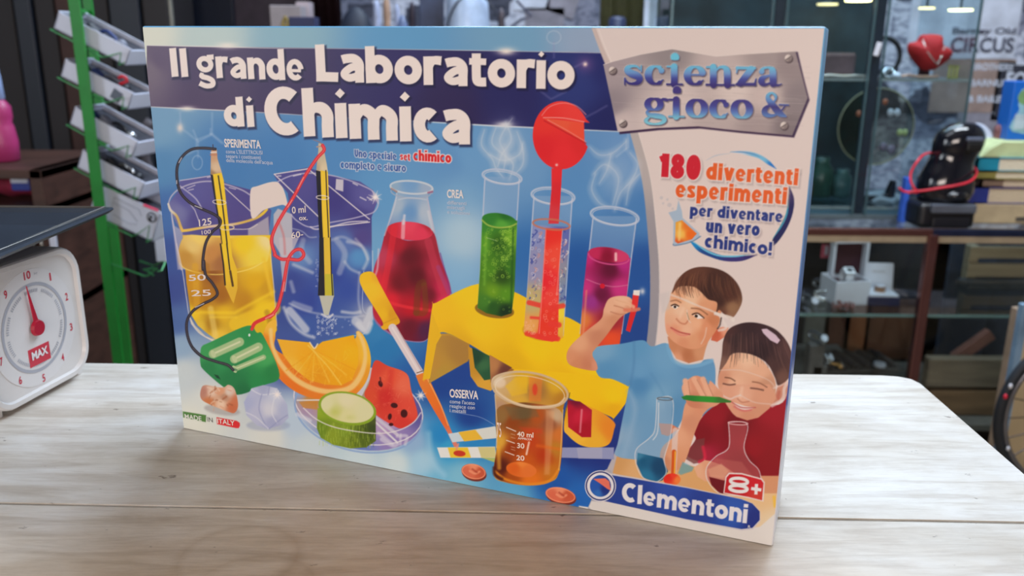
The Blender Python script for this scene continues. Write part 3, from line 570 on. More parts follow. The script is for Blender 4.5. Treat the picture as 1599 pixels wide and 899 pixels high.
# ---- battery holder
poly(cG(270, 640, 280, 600, 330, 575, 545, 480, 600, 520, 640, 540, 735, 770, 640, 830, 490, 885, 400, 835, 290, 740, 270, 700), [(320, 550, (60, 160, 84)), (360, 535, (50, 150, 80)), (390, 515, (40, 146, 76)), (325, 575, (36, 130, 70)), (360, 590, (30, 124, 66)), (400, 600, (36, 140, 72)), (425, 580, (34, 132, 66)), (380, 610, (24, 112, 60)), (345, 565, (46, 146, 80)), (415, 560, (70, 170, 90))], 1, sm=True)
for (a, b_, c2, d_) in ((345, 645, 500, 575), (470, 675, 610, 605), (470, 735, 640, 665)):
    p, q = cG(a, b_, c2, d_); stroke([p, q], 14 if a != 470 or b_ != 735 else 8, (170, 196, 140), .9, sm=False, hi=(226, 226, 186)); disc(*p, 3.5, 6, (196, 210, 160), -25)
stroke(cG(340, 680, 480, 740), 3, (20, 90, 50), 1.4, .7, sm=False); poly(cG(350, 765, 375, 772, 388, 795, 365, 785), (14, 60, 36), .8); disc(*cG(557, 535)[0], 1.6, 2.4, (226, 230, 226))
stroke(cG(225, 610, 280, 660, 360, 690, 430, 710, 462, 740), 4.2, (40, 34, 44), .6, hi=(110, 104, 110)); stroke(cG(572, 500, 590, 465, 640, 440), 5.2, (226, 50, 54), .6)
# ---- copper lump and clear crystal
disc(*cL(330, 600)[0], 28, 8, (150, 140, 140), 8, 3, .5); disc(*cL(690, 720)[0], 34, 9, (150, 160, 190), 0, 3, .5)
poly(cL(165, 440, 200, 405, 330, 425, 380, 402, 430, 440, 455, 560, 430, 620, 380, 615, 230, 555, 165, 510), [(316, 612, (190, 130, 110)), (330, 612, (232, 200, 176)), (345, 610, (226, 160, 120)), (356, 612, (226, 206, 190)), (325, 628, (206, 120, 70)), (345, 630, (240, 206, 176)), (362, 635, (206, 110, 70)), (350, 620, (190, 140, 110)), (368, 625, (210, 120, 80))], .9, sm=True)
for _ in range(24):
    x, y = RS.uniform(200, 420), RS.uniform(430, 590); stroke(cL(x, y, x + RS.uniform(-30, 30), y + RS.uniform(-25, 25)), RS.uniform(1, 3), random.choice([(240, 214, 190), (160, 84, 50), (226, 150, 110)]), .8, .5, sm=False)
poly(cL(500, 540, 560, 430, 650, 405, 760, 430, 840, 560, 850, 660, 800, 715, 690, 748, 600, 720, 520, 640), [(395, 610, (186, 190, 216)), (410, 605, (170, 176, 206)), (430, 615, (206, 210, 226)), (445, 640, (180, 186, 214)), (420, 640, (214, 214, 224)), (400, 645, (190, 192, 216)), (425, 660, (170, 174, 206)), (385, 630, (176, 182, 214))], 1.2)
for P_ in (cL(560, 440, 640, 480, 740, 470), cL(640, 480, 620, 600, 680, 740), cL(740, 500, 720, 620, 760, 700), cL(520, 620, 600, 660, 690, 745), cL(840, 640, 780, 680, 700, 745), cL(700, 420, 690, 480)): stroke(P_, 1.6, random.choice([(150, 156, 196), (226, 226, 234)]), 1, .8)
star(*cL(760, 480)[0], 7)

# ---- test strips, coins
poly(cN(225, 440, 500, 395, 510, 465, 250, 490), (206, 222, 230), .7); poly(cN(285, 430, 390, 415, 430, 472, 320, 485), (240, 190, 60), .8); poly(cN(385, 418, 510, 396, 510, 465, 430, 472), (226, 226, 214), .8, .8)
poly(cN(160, 520, 500, 515, 510, 582, 180, 580), (236, 236, 230), .7); poly(cN(222, 520, 340, 520, 360, 580, 240, 580), (244, 204, 60), .8); poly(cN(400, 518, 500, 518, 505, 580, 420, 580), (216, 206, 140), .8)
disc(*cN(292, 555)[0], 9.5, 4.6, (206, 60, 40), 5, 1); poly(cN(420, 580, 505, 582, 505, 610), (206, 206, 90), 1, .8)
stroke(cN(285, 500, 275, 530), 3, (236, 150, 140), .8, .8)
poly(cN(880, 520, 1199, 520, 1199, 590, 890, 580), (150, 156, 196), .9); poly(cN(980, 522, 1130, 520, 1130, 585, 990, 585), (176, 176, 200), 1, .7)
stroke(cN(110, 440, 130, 600, 200, 680), 8, (170, 214, 235), 4, .5); stroke(cN(240, 310, 330, 325, 420, 345, 500, 390), 1, (150, 170, 210), .5, .7)
def coin(c, rx, ry, rot):
    disc(c[0] + 1, c[1] + 3, rx, ry, (120, 50, 40), rot, 1); disc(*c, rx, ry, [(c[0] - 10, c[1], (226, 110, 80)), (c[0] + 10, c[1], (206, 90, 60)), (c[0], c[1] - 8, (244, 150, 110))], rot)
    ring(*c, rx - 1.5, ry - 1.5, 1.2, (250, 170, 130), rot, alpha=.8); stroke([(c[0] - 6, c[1] - 1), (c[0] + 2, c[1] + 3), (c[0] + 9, c[1])], 3.4, (246, 160, 120), 1.2, .8); stroke([(c[0] - 2, c[1] - 4), (c[0] + 5, c[1] + 1)], 2.4, (170, 60, 44), 1.2, .7)
coin(cN(375, 662)[0], 19.5, 12, 12); coin(cN(885, 800)[0], 24, 12, 12)

# ---- small beaker in front
poly(cN(478, 130, 500, 200, 512, 500, 492, 680, 560, 725, 700, 742, 820, 725, 878, 650, 900, 300, 935, 210, 900, 150, 780, 90, 620, 75, 520, 90), [(775, 590, (226, 206, 170)), (790, 600, (214, 176, 120)), (820, 590, (226, 176, 40)), (840, 610, (170, 120, 60)), (870, 600, (226, 176, 40)), (880, 625, (190, 130, 40)), (785, 640, (190, 150, 120)), (810, 630, (226, 176, 60)), (850, 640, (206, 150, 60))], .9, sm=True)
poly(cN(510, 300, 620, 260, 720, 260, 880, 300, 898, 420, 880, 650, 820, 722, 700, 742, 560, 722, 495, 670, 512, 500), [(785, 650, (150, 110, 60)), (780, 690, (226, 170, 60)), (800, 660, (150, 70, 24)), (820, 645, (110, 76, 40)), (840, 650, (186, 86, 30)), (860, 660, (150, 80, 50)), (870, 650, (206, 176, 140)), (800, 700, (160, 60, 16)), (830, 690, (200, 70, 24)), (850, 710, (190, 60, 20)), (870, 700, (196, 130, 40)), (865, 740, (206, 120, 30)), (785, 730, (90, 30, 20)), (800, 740, (180, 80, 20)), (830, 750, (236, 120, 30)), (820, 720, (206, 90, 24)), (875, 680, (216, 120, 50))], 1, sm=True)
poly(ell(*cN(655, 650)[0], 24, 12, 8), [(805, 730, (226, 100, 30)), (825, 735, (236, 120, 50)), (815, 722, (244, 140, 60))], 1); stroke(cN(500, 660, 570, 710, 700, 735, 820, 715, 875, 650), 4, (240, 150, 40), 1.4, .8); stroke(cN(495, 640, 500, 680, 540, 705), 5, (80, 30, 20), 1.6, .8)
poly(cN(620, 110, 690, 100, 690, 200, 600, 220, 560, 160), (244, 196, 40), 2, .6); poly(cN(700, 100, 780, 110, 770, 250, 700, 250), (236, 130, 50), 2, .6); disc(*cN(735, 180)[0], 4, 9, (226, 60, 40), 0, 2, .8); disc(*cN(530, 140)[0], 9, 8, (240, 220, 196), 0, 3, .7)
poly(cN(800, 300, 850, 310, 820, 680, 790, 680), (232, 170, 120), 2.5, .45); poly(cN(640, 400, 780, 410, 780, 440, 680, 430), (226, 60, 30), 3, .4); stroke(cN(700, 490, 685, 560), 3, (250, 210, 190), 1, .9); stroke(cN(520, 520, 525, 640), 6, (246, 180, 60), 2, .6)
poly(cN(560, 280, 740, 290, 760, 340, 600, 360), (110, 100, 70), 3, .5); stroke(cN(750, 510, 880, 530), 5, (236, 110, 30), 2, .5)
ring(*cN(705, 182)[0], 60, 27, 3.4, (214, 186, 150), rot=10, alpha=.95); ring(*cN(705, 190)[0], 55, 23, 1.4, (240, 226, 200), rot=10, alpha=.7); stroke(cN(905, 360, 940, 200), 1.3, (90, 70, 40), .6, .8)
stroke(cN(510, 190, 600, 250, 720, 280, 860, 270, 910, 230), 3, (232, 206, 170), .9, .8); stroke(cN(500, 210, 512, 400, 508, 520), 1.6, (236, 206, 160), .8, .8); stroke(cN(900, 300, 885, 560, 875, 650), 1.6, (236, 196, 120), .8, .8)
for X0, Y0, X1, Y1 in ((568, 402, 622, 425), (568, 478, 615, 495), (560, 545, 612, 565)): stroke(cN(X0, Y0, X1, Y1), 1.4, (240, 226, 215), .5, .95, sm=False)
for Y0 in (440, 460, 515, 530): stroke(cN(595, Y0, 618, Y0 + 7), .9, (226, 180, 150), .5, .8, sm=False)

# ---- the boy
SK = (226, 164, 128); SKL = (240, 190, 152); SKD = (186, 118, 84)
poly(cP(225, 380, 420, 400, 620, 440, 800, 470, 1130, 500, 1110, 870, 200, 480), [(960, 720, (214, 160, 100)), (1000, 740, (226, 176, 120)), (1100, 760, (222, 168, 110)), (1200, 770, (230, 190, 140)), (1215, 820, (230, 206, 170))], 1)
SH = [(940, 545, (120, 170, 206)), (990, 540, (96, 156, 200)), (1000, 580, (104, 160, 204)), (1040, 560, (112, 166, 206)), (1080, 570, (100, 154, 198)), (1030, 620, (120, 170, 206)), (990, 640, (110, 160, 200)), (975, 700, (130, 170, 204)), (960, 690, (150, 180, 206)), (1060, 640, (90, 146, 190)), (1020, 690, (110, 160, 200)), (950, 580, (90, 150, 196)), (1000, 600, (80, 140, 190))]
poly(cO(165, 545, 200, 505, 330, 490, 450, 470, 500, 505, 590, 490, 640, 600, 760, 605, 800, 580, 850, 590, 860, 700, 830, 899) + cP(600, 160, 480, 400, 420, 410, 225, 390, 232, 300, 285, 30) + cO(365, 730, 280, 690, 200, 670), SH, 1, sm=True)
stroke(cO(400, 480, 400, 600, 380, 720), 3, (76, 130, 180), 2.5, .5); stroke(cO(590, 500, 620, 580, 690, 615, 770, 610, 840, 585), 6, (120, 176, 214), 1.2, .8); stroke(cP(290, 40, 320, 150, 260, 380), 8, (150, 184, 212), 4, .5); stroke(cO(500, 660, 560, 760, 600, 880), 3, (84, 140, 188), 3, .4)
# neck, ear, face
poly(cO(590, 450, 600, 510, 640, 575, 710, 600, 790, 580, 805, 520, 840, 420), [(1050, 540, (206, 136, 96)), (1075, 555, (190, 118, 80)), (1095, 550, (214, 150, 110)), (1060, 560, (226, 160, 124))], 1)
poly(cO(835, 470, 850, 410, 900, 395, 935, 400, 915, 450, 870, 480), [(1120, 520, (206, 100, 70)), (1135, 515, (232, 160, 130))], .9)
FACE1 = [(1045, 480, (236, 186, 150)), (1080, 470, (240, 196, 160)), (1060, 465, (232, 170, 130)), (1100, 480, (226, 160, 120)), (1045, 500, (232, 176, 142)), (1060, 500, (236, 180, 146)), (1062, 485, (240, 196, 164)), (1090, 505, (238, 180, 142)), (1050, 525, (230, 164, 126)), (1070, 535, (222, 150, 112)), (1100, 525, (222, 146, 106)), (1115, 500, (206, 130, 90)), (1085, 530, (226, 160, 120)), (1105, 510, (226, 150, 110)), (1055, 512, (232, 160, 126)), (1075, 515, (238, 184, 150))]
poly(cO(620, 190, 600, 250, 578, 310, 576, 380, 590, 440, 640, 490, 720, 520, 790, 505, 840, 450, 880, 380, 890, 280, 830, 200, 700, 160), FACE1, .9, sm=True)
stroke(cO(610, 400, 660, 425, 715, 437), 2.4, (190, 84, 76), .8, .95); stroke(cO(620, 412, 660, 440, 700, 442), 2.2, (226, 130, 116), 1, .8)
stroke(cO(640, 350, 662, 372, 690, 378, 705, 360), 1.8, (196, 110, 80), 1, .8); stroke(cO(680, 290, 660, 340), 4, (246, 206, 176), 2, .6)
for P_ in (cO(612, 275, 632, 268, 652, 278), cO(730, 325, 760, 318, 795, 345)): stroke(P_, 2, (60, 34, 26), .6, .95)
poly(cO(612, 280, 632, 272, 652, 284, 632, 296), (240, 232, 226), .6); disc(*cO(632, 282)[0], 2.2, 2.3, (50, 30, 24), 0, .5)
poly(cO(735, 330, 760, 322, 792, 346, 762, 350), (240, 230, 226), .6); disc(*cO(752, 334)[0], 2.6, 2.5, (46, 28, 22), 0, .5)
stroke(cO(608, 250, 640, 245, 665, 258), 1.8, (150, 96, 66), .9, .8); stroke(cO(725, 290, 770, 295, 815, 325), 2, (140, 88, 60), .9, .8)
stroke(cO(590, 385, 600, 420), 3, (236, 140, 120), 3, .4)
# hair
poly(cO(615, 205, 640, 140, 690, 85, 760, 58, 850, 62, 930, 95, 990, 160, 1012, 240, 985, 310, 945, 350, 905, 320, 880, 300, 860, 330, 870, 260, 820, 240, 780, 200, 740, 170, 680, 165, 645, 175), [(1060, 445, (110, 66, 50)), (1090, 430, (100, 60, 46)), (1080, 445, (90, 50, 38)), (1120, 440, (70, 40, 34)), (1140, 460, (84, 48, 38)), (1145, 480, (150, 110, 80)), (1130, 490, (100, 60, 46)), (1110, 455, (60, 34, 30)), (1125, 470, (66, 38, 32)), (1140, 495, (150, 110, 86))], 1, sm=True)
for _ in range(110):
    a = RS.uniform(0, 1); x = 650 + 320 * a; y = 75 + 60 * abs(a - .4) + RS.uniform(0, 60)
    stroke(cO(x, y, x - 20 + 30 * a, y + 45, x - 10 + 40 * a, y + 85 + 20 * a), [.6, 1.1, .4], random.choice([(56, 30, 26), (140, 92, 64), (120, 74, 54), (70, 40, 32)]), .6, .45)
# goggles
for P_, ww, al in ((cO(612, 215, 680, 240, 760, 275, 850, 310, 900, 340), 3, .6), (cO(860, 320, 950, 345, 960, 360), 5, .9), (cO(865, 315, 890, 350, 880, 400), 2, .8), (cO(895, 345, 920, 400, 880, 415), 4, .7), (cO(700, 300, 705, 350, 720, 370), 1.6, .6), (cO(810, 400, 800, 450, 780, 490), 2, .5), (cO(580, 290, 590, 200), 2, .5)): stroke(P_, ww, (234, 222, 214), .9, al)
stroke(cO(893, 345, 885, 385, 872, 405), 2.2, (60, 40, 36), .8, .8); stroke(cO(700, 315, 712, 355), 1, (110, 110, 70), .5, .6)
poly(cO(540, 210, 600, 195, 605, 290, 560, 320), (206, 196, 194), 3, .5)
# boy's arm, hand and small red tube
poly(cO(20, 560, 45, 500, 130, 420, 215, 350, 232, 290, 262, 235, 330, 220, 385, 235, 400, 290, 380, 310, 340, 330, 300, 370, 240, 450, 190, 510, 165, 550, 190, 600, 190, 640, 120, 635, 40, 610), [(890, 560, (222, 150, 110)), (905, 535, (232, 170, 130)), (930, 505, (226, 160, 124)), (955, 480, (236, 180, 146)), (975, 470, (240, 190, 156)), (985, 480, (226, 160, 126)), (960, 500, (214, 146, 110)), (920, 570, (206, 130, 96)), (935, 525, (206, 136, 104)), (900, 570, (214, 140, 100)), (930, 570, (222, 150, 120))], .9, sm=True)
for P_ in (cO(300, 245, 370, 265, 400, 290), cO(290, 275, 340, 290, 370, 310), cO(270, 310, 320, 325, 350, 320)): stroke(P_, 1.6, (190, 116, 86), 1, .7)
poly(cO(395, 205, 430, 210, 420, 290, 378, 425, 355, 415, 385, 290), [(990, 470, (232, 50, 50)), (985, 500, (220, 40, 44))], .7); poly(cO(398, 188, 435, 188, 432, 220, 396, 215), (240, 232, 226), .7); glow(*cO(448, 195)[0], 4, 5, (240, 236, 234), .8)
stroke(cO(350, 300, 400, 300, 428, 295), 5.5, (226, 130, 100), 1, .9); stroke(cO(300, 250, 360, 262, 398, 282), 5.5, (240, 188, 152), 1.2, .8)

# ---- the girl
poly(cP(600, 380, 650, 300, 640, 250, 700, 160, 780, 100, 850, 80, 1100, 110, 1160, 0, 1180, 0, 1110, 500, 900, 500, 720, 430, 700, 400, 680, 420), [(1100, 680, (130, 16, 30)), (1120, 650, (150, 20, 36)), (1150, 660, (120, 12, 26)), (1180, 700, (150, 18, 32)), (1210, 640, (160, 24, 40)), (1200, 720, (140, 16, 28)), (1100, 710, (170, 30, 60)), (1160, 720, (110, 12, 24))], 1, sm=True)
poly(cP(590, 400, 650, 300, 700, 290, 690, 420, 640, 430), (120, 60, 60), 1.2, .8); stroke(cP(690, 340, 700, 400, 670, 420), 5, (214, 40, 70), 1.4, .8)
poly(cP(1000, 495, 1110, 495, 1105, 590, 1020, 590), (214, 150, 110), 1.4)
# face
FACE2 = [(1140, 560, (232, 178, 144)), (1170, 560, (240, 196, 164)), (1190, 580, (232, 178, 146)), (1130, 590, (214, 150, 120)), (1150, 600, (236, 184, 152)), (1180, 610, (226, 168, 136)), (1200, 600, (206, 150, 120)), (1140, 620, (222, 160, 130)), (1165, 640, (222, 150, 120)), (1190, 630, (214, 150, 120)), (1155, 615, (240, 196, 170)), (1175, 650, (206, 136, 106)), (1150, 630, (226, 166, 140)), (1195, 620, (226, 166, 136))]
poly(cO(1180, 840, 1250, 800, 1290, 700, 1220, 700), (206, 140, 116), 1)
poly(cO(900, 600, 960, 545, 1050, 545, 1130, 590, 1190, 680, 1200, 760, 1180, 830, 1100, 890, 1020, 905, 965, 890, 930, 840, 890, 780, 872, 700), FACE2, .9, sm=True)
poly(cP(790, 60, 830, 130, 870, 175, 930, 195, 990, 180, 1050, 130, 1090, 70, 1050, 0, 800, 0), [(1150, 640, (222, 156, 126)), (1170, 650, (214, 146, 116)), (1190, 640, (214, 150, 120)), (1160, 620, (232, 176, 148)), (1195, 620, (222, 160, 130)), (1140, 620, (226, 164, 136))], 1)
poly(cP(850, 95, 920, 118, 970, 125, 930, 142, 880, 132), (232, 214, 206), .7); stroke(cP(845, 95, 900, 125, 975, 125), 1.6, (190, 84, 84), .8, .9); stroke(cP(860, 120, 905, 142, 950, 138), 3, (214, 116, 110), 1, .9)
stroke(cO(985, 800, 1010, 820, 1050, 815), 1.8, (190, 116, 90), 1, .8); stroke(cO(1010, 740, 1000, 790), 5, (246, 210, 184), 2, .5)
stroke(cO(915, 680, 945, 685, 970, 700), 1.8, (110, 66, 50), .8, .9); stroke(cO(905, 715, 940, 722, 970, 718), 2.4, (110, 70, 60), .9, .9); stroke(cO(1070, 705, 1110, 712, 1150, 735), 1.8, (130, 80, 60), .9, .8); stroke(cO(1060, 740, 1100, 745, 1130, 752), 2.4, (110, 70, 60), .9, .9)
# hair
poly(cO(872, 690, 895, 560, 905, 470, 940, 405, 1020, 372, 1110, 375, 1200, 410, 1265, 480, 1295, 560, 1300, 640, 1270, 690, 1215, 725, 1195, 680, 1150, 600, 1060, 550, 960, 545, 920, 600, 885, 650), [(1130, 540, (96, 64, 58)), (1140, 520, (76, 46, 46)), (1170, 510, (54, 34, 40)), (1200, 520, (60, 38, 44)), (1230, 550, (84, 56, 56)), (1225, 590, (110, 76, 66)), (1190, 550, (46, 28, 34)), (1210, 570, (74, 48, 48)), (1150, 530, (60, 40, 42)), (1128, 570, (130, 96, 84)), (1205, 600, (50, 32, 36))], 1, sm=True)
for _ in range(90):
    a = RS.uniform(0, 1); x = 930 + 330 * a; y = 400 + 80 * abs(a - .35) + RS.uniform(0, 100)
    stroke(cO(x, y, x + 20 * (a - .3), y + 50, x + 60 * (a - .3), y + 110), [.5, 1, .4], random.choice([(40, 24, 30), (120, 86, 80), (90, 60, 58), (54, 34, 38)]), .7, .4)
poly(cO(1120, 408, 1150, 405, 1200, 440, 1225, 470, 1210, 490, 1170, 470, 1130, 430), (214, 190, 206), .8); stroke(cO(1240, 560, 1275, 640, 1285, 700), 4, (76, 50, 48), 2, .6)
# goggles
for P_, ww, al in ((cO(875, 650, 870, 720, 890, 770, 940, 800, 970, 790, 1000, 780), 2.2, .7), (cO(1280, 690, 1250, 740, 1240, 800, 1180, 840), 5, .7), (cO(1190, 740, 1240, 720, 1290, 690), 3, .5), (cO(880, 640, 1000, 640, 1150, 690, 1200, 740), 1.6, .45), (cO(1000, 780, 1080, 820, 1170, 830), 1.8, .45)): stroke(P_, ww, (234, 220, 214), 1, al)
stroke(cO(1210, 790, 1220, 760, 1215, 800), 4, (190, 96, 80), 1.2, .6)
# girl's hand, forearm, green stick
poly(cP(690, 100, 600, 95, 560, 250, 470, 340, 460, 420, 500, 465, 560, 460, 600, 400, 650, 250, 700, 150, 770, 100), [(1070, 640, (226, 160, 124)), (1060, 680, (232, 170, 134)), (1050, 710, (226, 160, 120)), (1040, 720, (210, 140, 104)), (1080, 660, (214, 146, 114)), (1100, 635, (222, 150, 116))], .9, sm=True)
poly(cP(590, 70, 575, 20, 590, -10, 640, -45, 680, -40, 700, -10, 720, 0, 730, -20, 770, 20, 800, 60, 770, 110, 700, 130, 620, 120), [(1070, 605, (232, 172, 140)), (1090, 600, (222, 150, 118)), (1110, 610, (230, 168, 136)), (1120, 620, (222, 156, 124)), (1085, 625, (206, 130, 100))], .9, sm=True)
for P_ in (cO(690, 700, 700, 770), cO(740, 690, 790, 780), cO(790, 690, 830, 780)): stroke(P_, 8.5, (236, 178, 146), 1.2, .95); stroke([(x + 4.6, y + 1) for x, y in P_], 1, (176, 106, 82), .8, .7)
poly(cP(572, 68, 600, 58, 780, 68, 845, 90, 840, 98, 770, 100, 640, 92, 585, 82), [(1070, 620, (40, 130, 50)), (1110, 622, (50, 150, 50)), (1130, 625, (60, 120, 50))], .7)
poly(cP(640, 450, 700, 410, 730, 415, 800, 440, 860, 480, 800, 520, 700, 525, 660, 500), [(1090, 735, (232, 176, 140)), (1110, 730, (226, 160, 126)), (1130, 740, (232, 172, 136))], 1); poly(cP(450, 210, 520, 215, 560, 240, 500, 280, 465, 270), (214, 130, 96), 1)
# flasks on the desk
def round_flask(nx0, nx1, ny, pts, liq, lc, gc):
    poly(pts, gc, 1, .55); poly(liq, lc, .9); stroke(pts + [pts[0]], 1.3, (226, 224, 226), .7, .85)
round_flask(0, 0, 0, cP(440, 75, 525, 80, 515, 270, 480, 400, 490, 480, 430, 530, 360, 500, 325, 420, 330, 350, 400, 290, 430, 240), cP(335, 370, 470, 400, 500, 470, 470, 520, 430, 530, 365, 505, 330, 430), [(1005, 720, (24, 90, 130)), (1030, 730, (20, 70, 110)), (1010, 745, (40, 120, 160)), (1000, 712, (60, 130, 166))], (150, 180, 206))
ring(*cP(483, 78)[0], 12, 2.2, 1.4, (90, 100, 110), 3); stroke(cP(450, 100, 445, 250, 420, 300), 1.6, (236, 236, 236), .8, .7)
round_flask(0, 0, 0, cP(828, 205, 930, 215, 912, 340, 940, 410, 995, 470, 995, 560, 900, 600, 780, 590, 715, 520, 710, 450, 760, 390, 830, 340), cP(722, 500, 800, 520, 990, 530, 985, 575, 900, 600, 780, 590, 735, 545), [(1120, 760, (110, 16, 30)), (1160, 765, (90, 14, 26)), (1185, 760, (150, 60, 50))], (190, 100, 100))
poly(cP(760, 400, 900, 420, 960, 500, 730, 490, 720, 450), (196, 110, 100), 2, .4); ring(*cP(880, 210)[0], 15.5, 2.6, 1.3, (226, 180, 180), 3); poly(cP(715, 460, 790, 430, 830, 470, 800, 510, 730, 500), (226, 168, 134), 2, .6)
stroke(cP(540, 250, 530, 480), 9, (226, 206, 200), .8, .75, sm=False); stroke(cP(533, 365, 528, 480), 7, (214, 90, 30), .7, 1, sm=False); stroke(cP(540, 365, 536, 480), 2, (250, 190, 60), .7, .9, sm=False)
disc(*cP(522, 515)[0], 13.5, 9.5, [(1046, 745, (226, 40, 30)), (1060, 750, (244, 130, 60)), (1052, 742, (240, 60, 40))]); poly(cP(555, 480, 580, 420, 640, 450, 630, 470, 570, 490), (90, 160, 180), 1.5, .7)
stroke(cP(1075, 610, 1080, 660), 4, (240, 190, 50), 1.6, .8)

# ---- emblem with text: ring and little flask
def taper_arc(pts, w_, c): stroke(pts, [.4] + [w_] * (len(pts) - 2) + [.4], c, .7)
taper_arc(cD(640, 70, 740, 75, 840, 100, 910, 145, 965, 190), 6, [(1150, 236, (206, 216, 226)), (1190, 245, (120, 190, 226)), (1212, 260, (20, 120, 206))])
taper_arc(cD(640, 70, 720, 70, 800, 84, 850, 105), 2, (90, 150, 200))
taper_arc(cD(470, 130, 540, 95, 640, 80), 1.6, (190, 196, 206))
taper_arc(cD(1055, 310, 1070, 400, 1060, 500, 1020, 600, 960, 690, 930, 740), 9, [(1235, 300, (60, 50, 100)), (1238, 330, (30, 30, 90)), (1215, 375, (30, 34, 90))])
taper_arc(cD(1048, 400, 1040, 500, 1000, 590, 940, 680), 3, (60, 150, 180))
taper_arc(cD(350, 690, 420, 750, 500, 790, 600, 820, 720, 820, 830, 795), 8, [(1080, 375, (20, 140, 206)), (1110, 395, (30, 70, 140)), (1150, 402, (60, 50, 120)), (1180, 398, (50, 44, 110))])
taper_arc(cD(380, 700, 460, 760, 560, 800, 680, 805, 790, 790), 2.6, (110, 196, 226))
poly(cD(275, 410, 262, 480, 205, 497, 240, 560, 238, 720, 260, 728, 360, 700, 425, 665, 420, 640, 305, 535, 300, 490), (170, 190, 210), .9); poly(cD(255, 565, 300, 550, 405, 645, 370, 685, 270, 715, 250, 700), [(1060, 350, (240, 170, 60)), (1065, 365, (250, 196, 90)), (1080, 365, (240, 110, 30)), (1075, 350, (236, 120, 40)), (1062, 378, (226, 90, 30))], .8)
stroke(cD(285, 575, 280, 690), 4, (252, 214, 130), 1.4, .7); stroke(cD(430, 665, 360, 705, 255, 728, 238, 720), 1.8, (90, 130, 170), .7, .9)
for X, Y, r in ((155, 393, 2.6), (197, 405, 2), (167, 432, 1.8), (212, 443, 3.4), (235, 470, 2)): disc(*cD(X, Y)[0], r, r, (204, 196, 198), 0, 1, .9)

# ---- metal name plate
plate = cC(170, 268, 230, 248, 400, 205, 590, 172, 730, 195, 860, 217, 1000, 205, 1345, 185, 1420, 470, 1325, 700, 1000, 672, 750, 645, 500, 655, 258, 680)
poly([(x + 3, y + 3.5) for x, y in plate], (58, 34, 70), 1.4)
poly(cC(1335, 185, 1360, 190, 1425, 480, 1335, 712, 1300, 700, 1400, 470), (60, 40, 76), 1.2)
poly(plate, [(950, 110, (170, 156, 160)), (960, 160, (150, 138, 144)), (975, 190, (206, 190, 188)), (1050, 85, (150, 140, 142)), (1060, 150, (214, 198, 194)), (1120, 100, (196, 180, 178)), (1120, 185, (190, 174, 172)), (1200, 90, (166, 152, 152)), (1235, 95, (150, 136, 138)), (1200, 150, (206, 188, 184)), (1150, 140, (220, 204, 198)), (1250, 150, (140, 128, 132)), (1235, 195, (130, 118, 122)), (1180, 195, (170, 154, 154)), (1020, 190, (214, 198, 194))], .9)
rnd_strokes(90, 955, 95, 1240, 195, 60, .04, (226, 212, 206), .7, .22, .03); rnd_strokes(60, 955, 95, 1240, 195, 60, .04, (130, 118, 122), .7, .2, .03)
stroke(plate[:8], 1, (234, 222, 216), .6, .8, sm=False)
for X, Y in ((226, 303), (1302, 228), (288, 625), (1275, 640)):
    x, y = cC(X, Y)[0]; disc(x + 1, y + 1.4, 6.6, 6.6, (84, 70, 76), 0, 1.2); disc(x, y, 5.8, 5.8, [(x - 3, y - 3, (226, 214, 208)), (x + 3, y + 3, (130, 116, 116))]); stroke([(x - 4, y + 2.6), (x + 4, y - 2.6)], 1.4, (90, 76, 76), .5, sm=False)
def arcg(cx, cy, rx, ry, a0, a1, th, tk, n=14):
    """contrast arc of a serif letter: thick at its sides, thin at top and foot"""
    P_, W2 = [], []
    for k in range(n + 1):
        a = math.radians(a0 + (a1 - a0) * k / n)
        P_.append((cx + rx * math.cos(a), cy + ry * math.sin(a))); W2.append(th + (tk - th) * abs(math.cos(a)) ** 1.3)
    return P_, W2
def stem(x, y0, y1, w_=.30): return [(x, y1), (x, y0)], [w_, w_]
def bar(x0, x1, y, w_=.08): return [(x0, y), (x1, y)], [w_, w_]
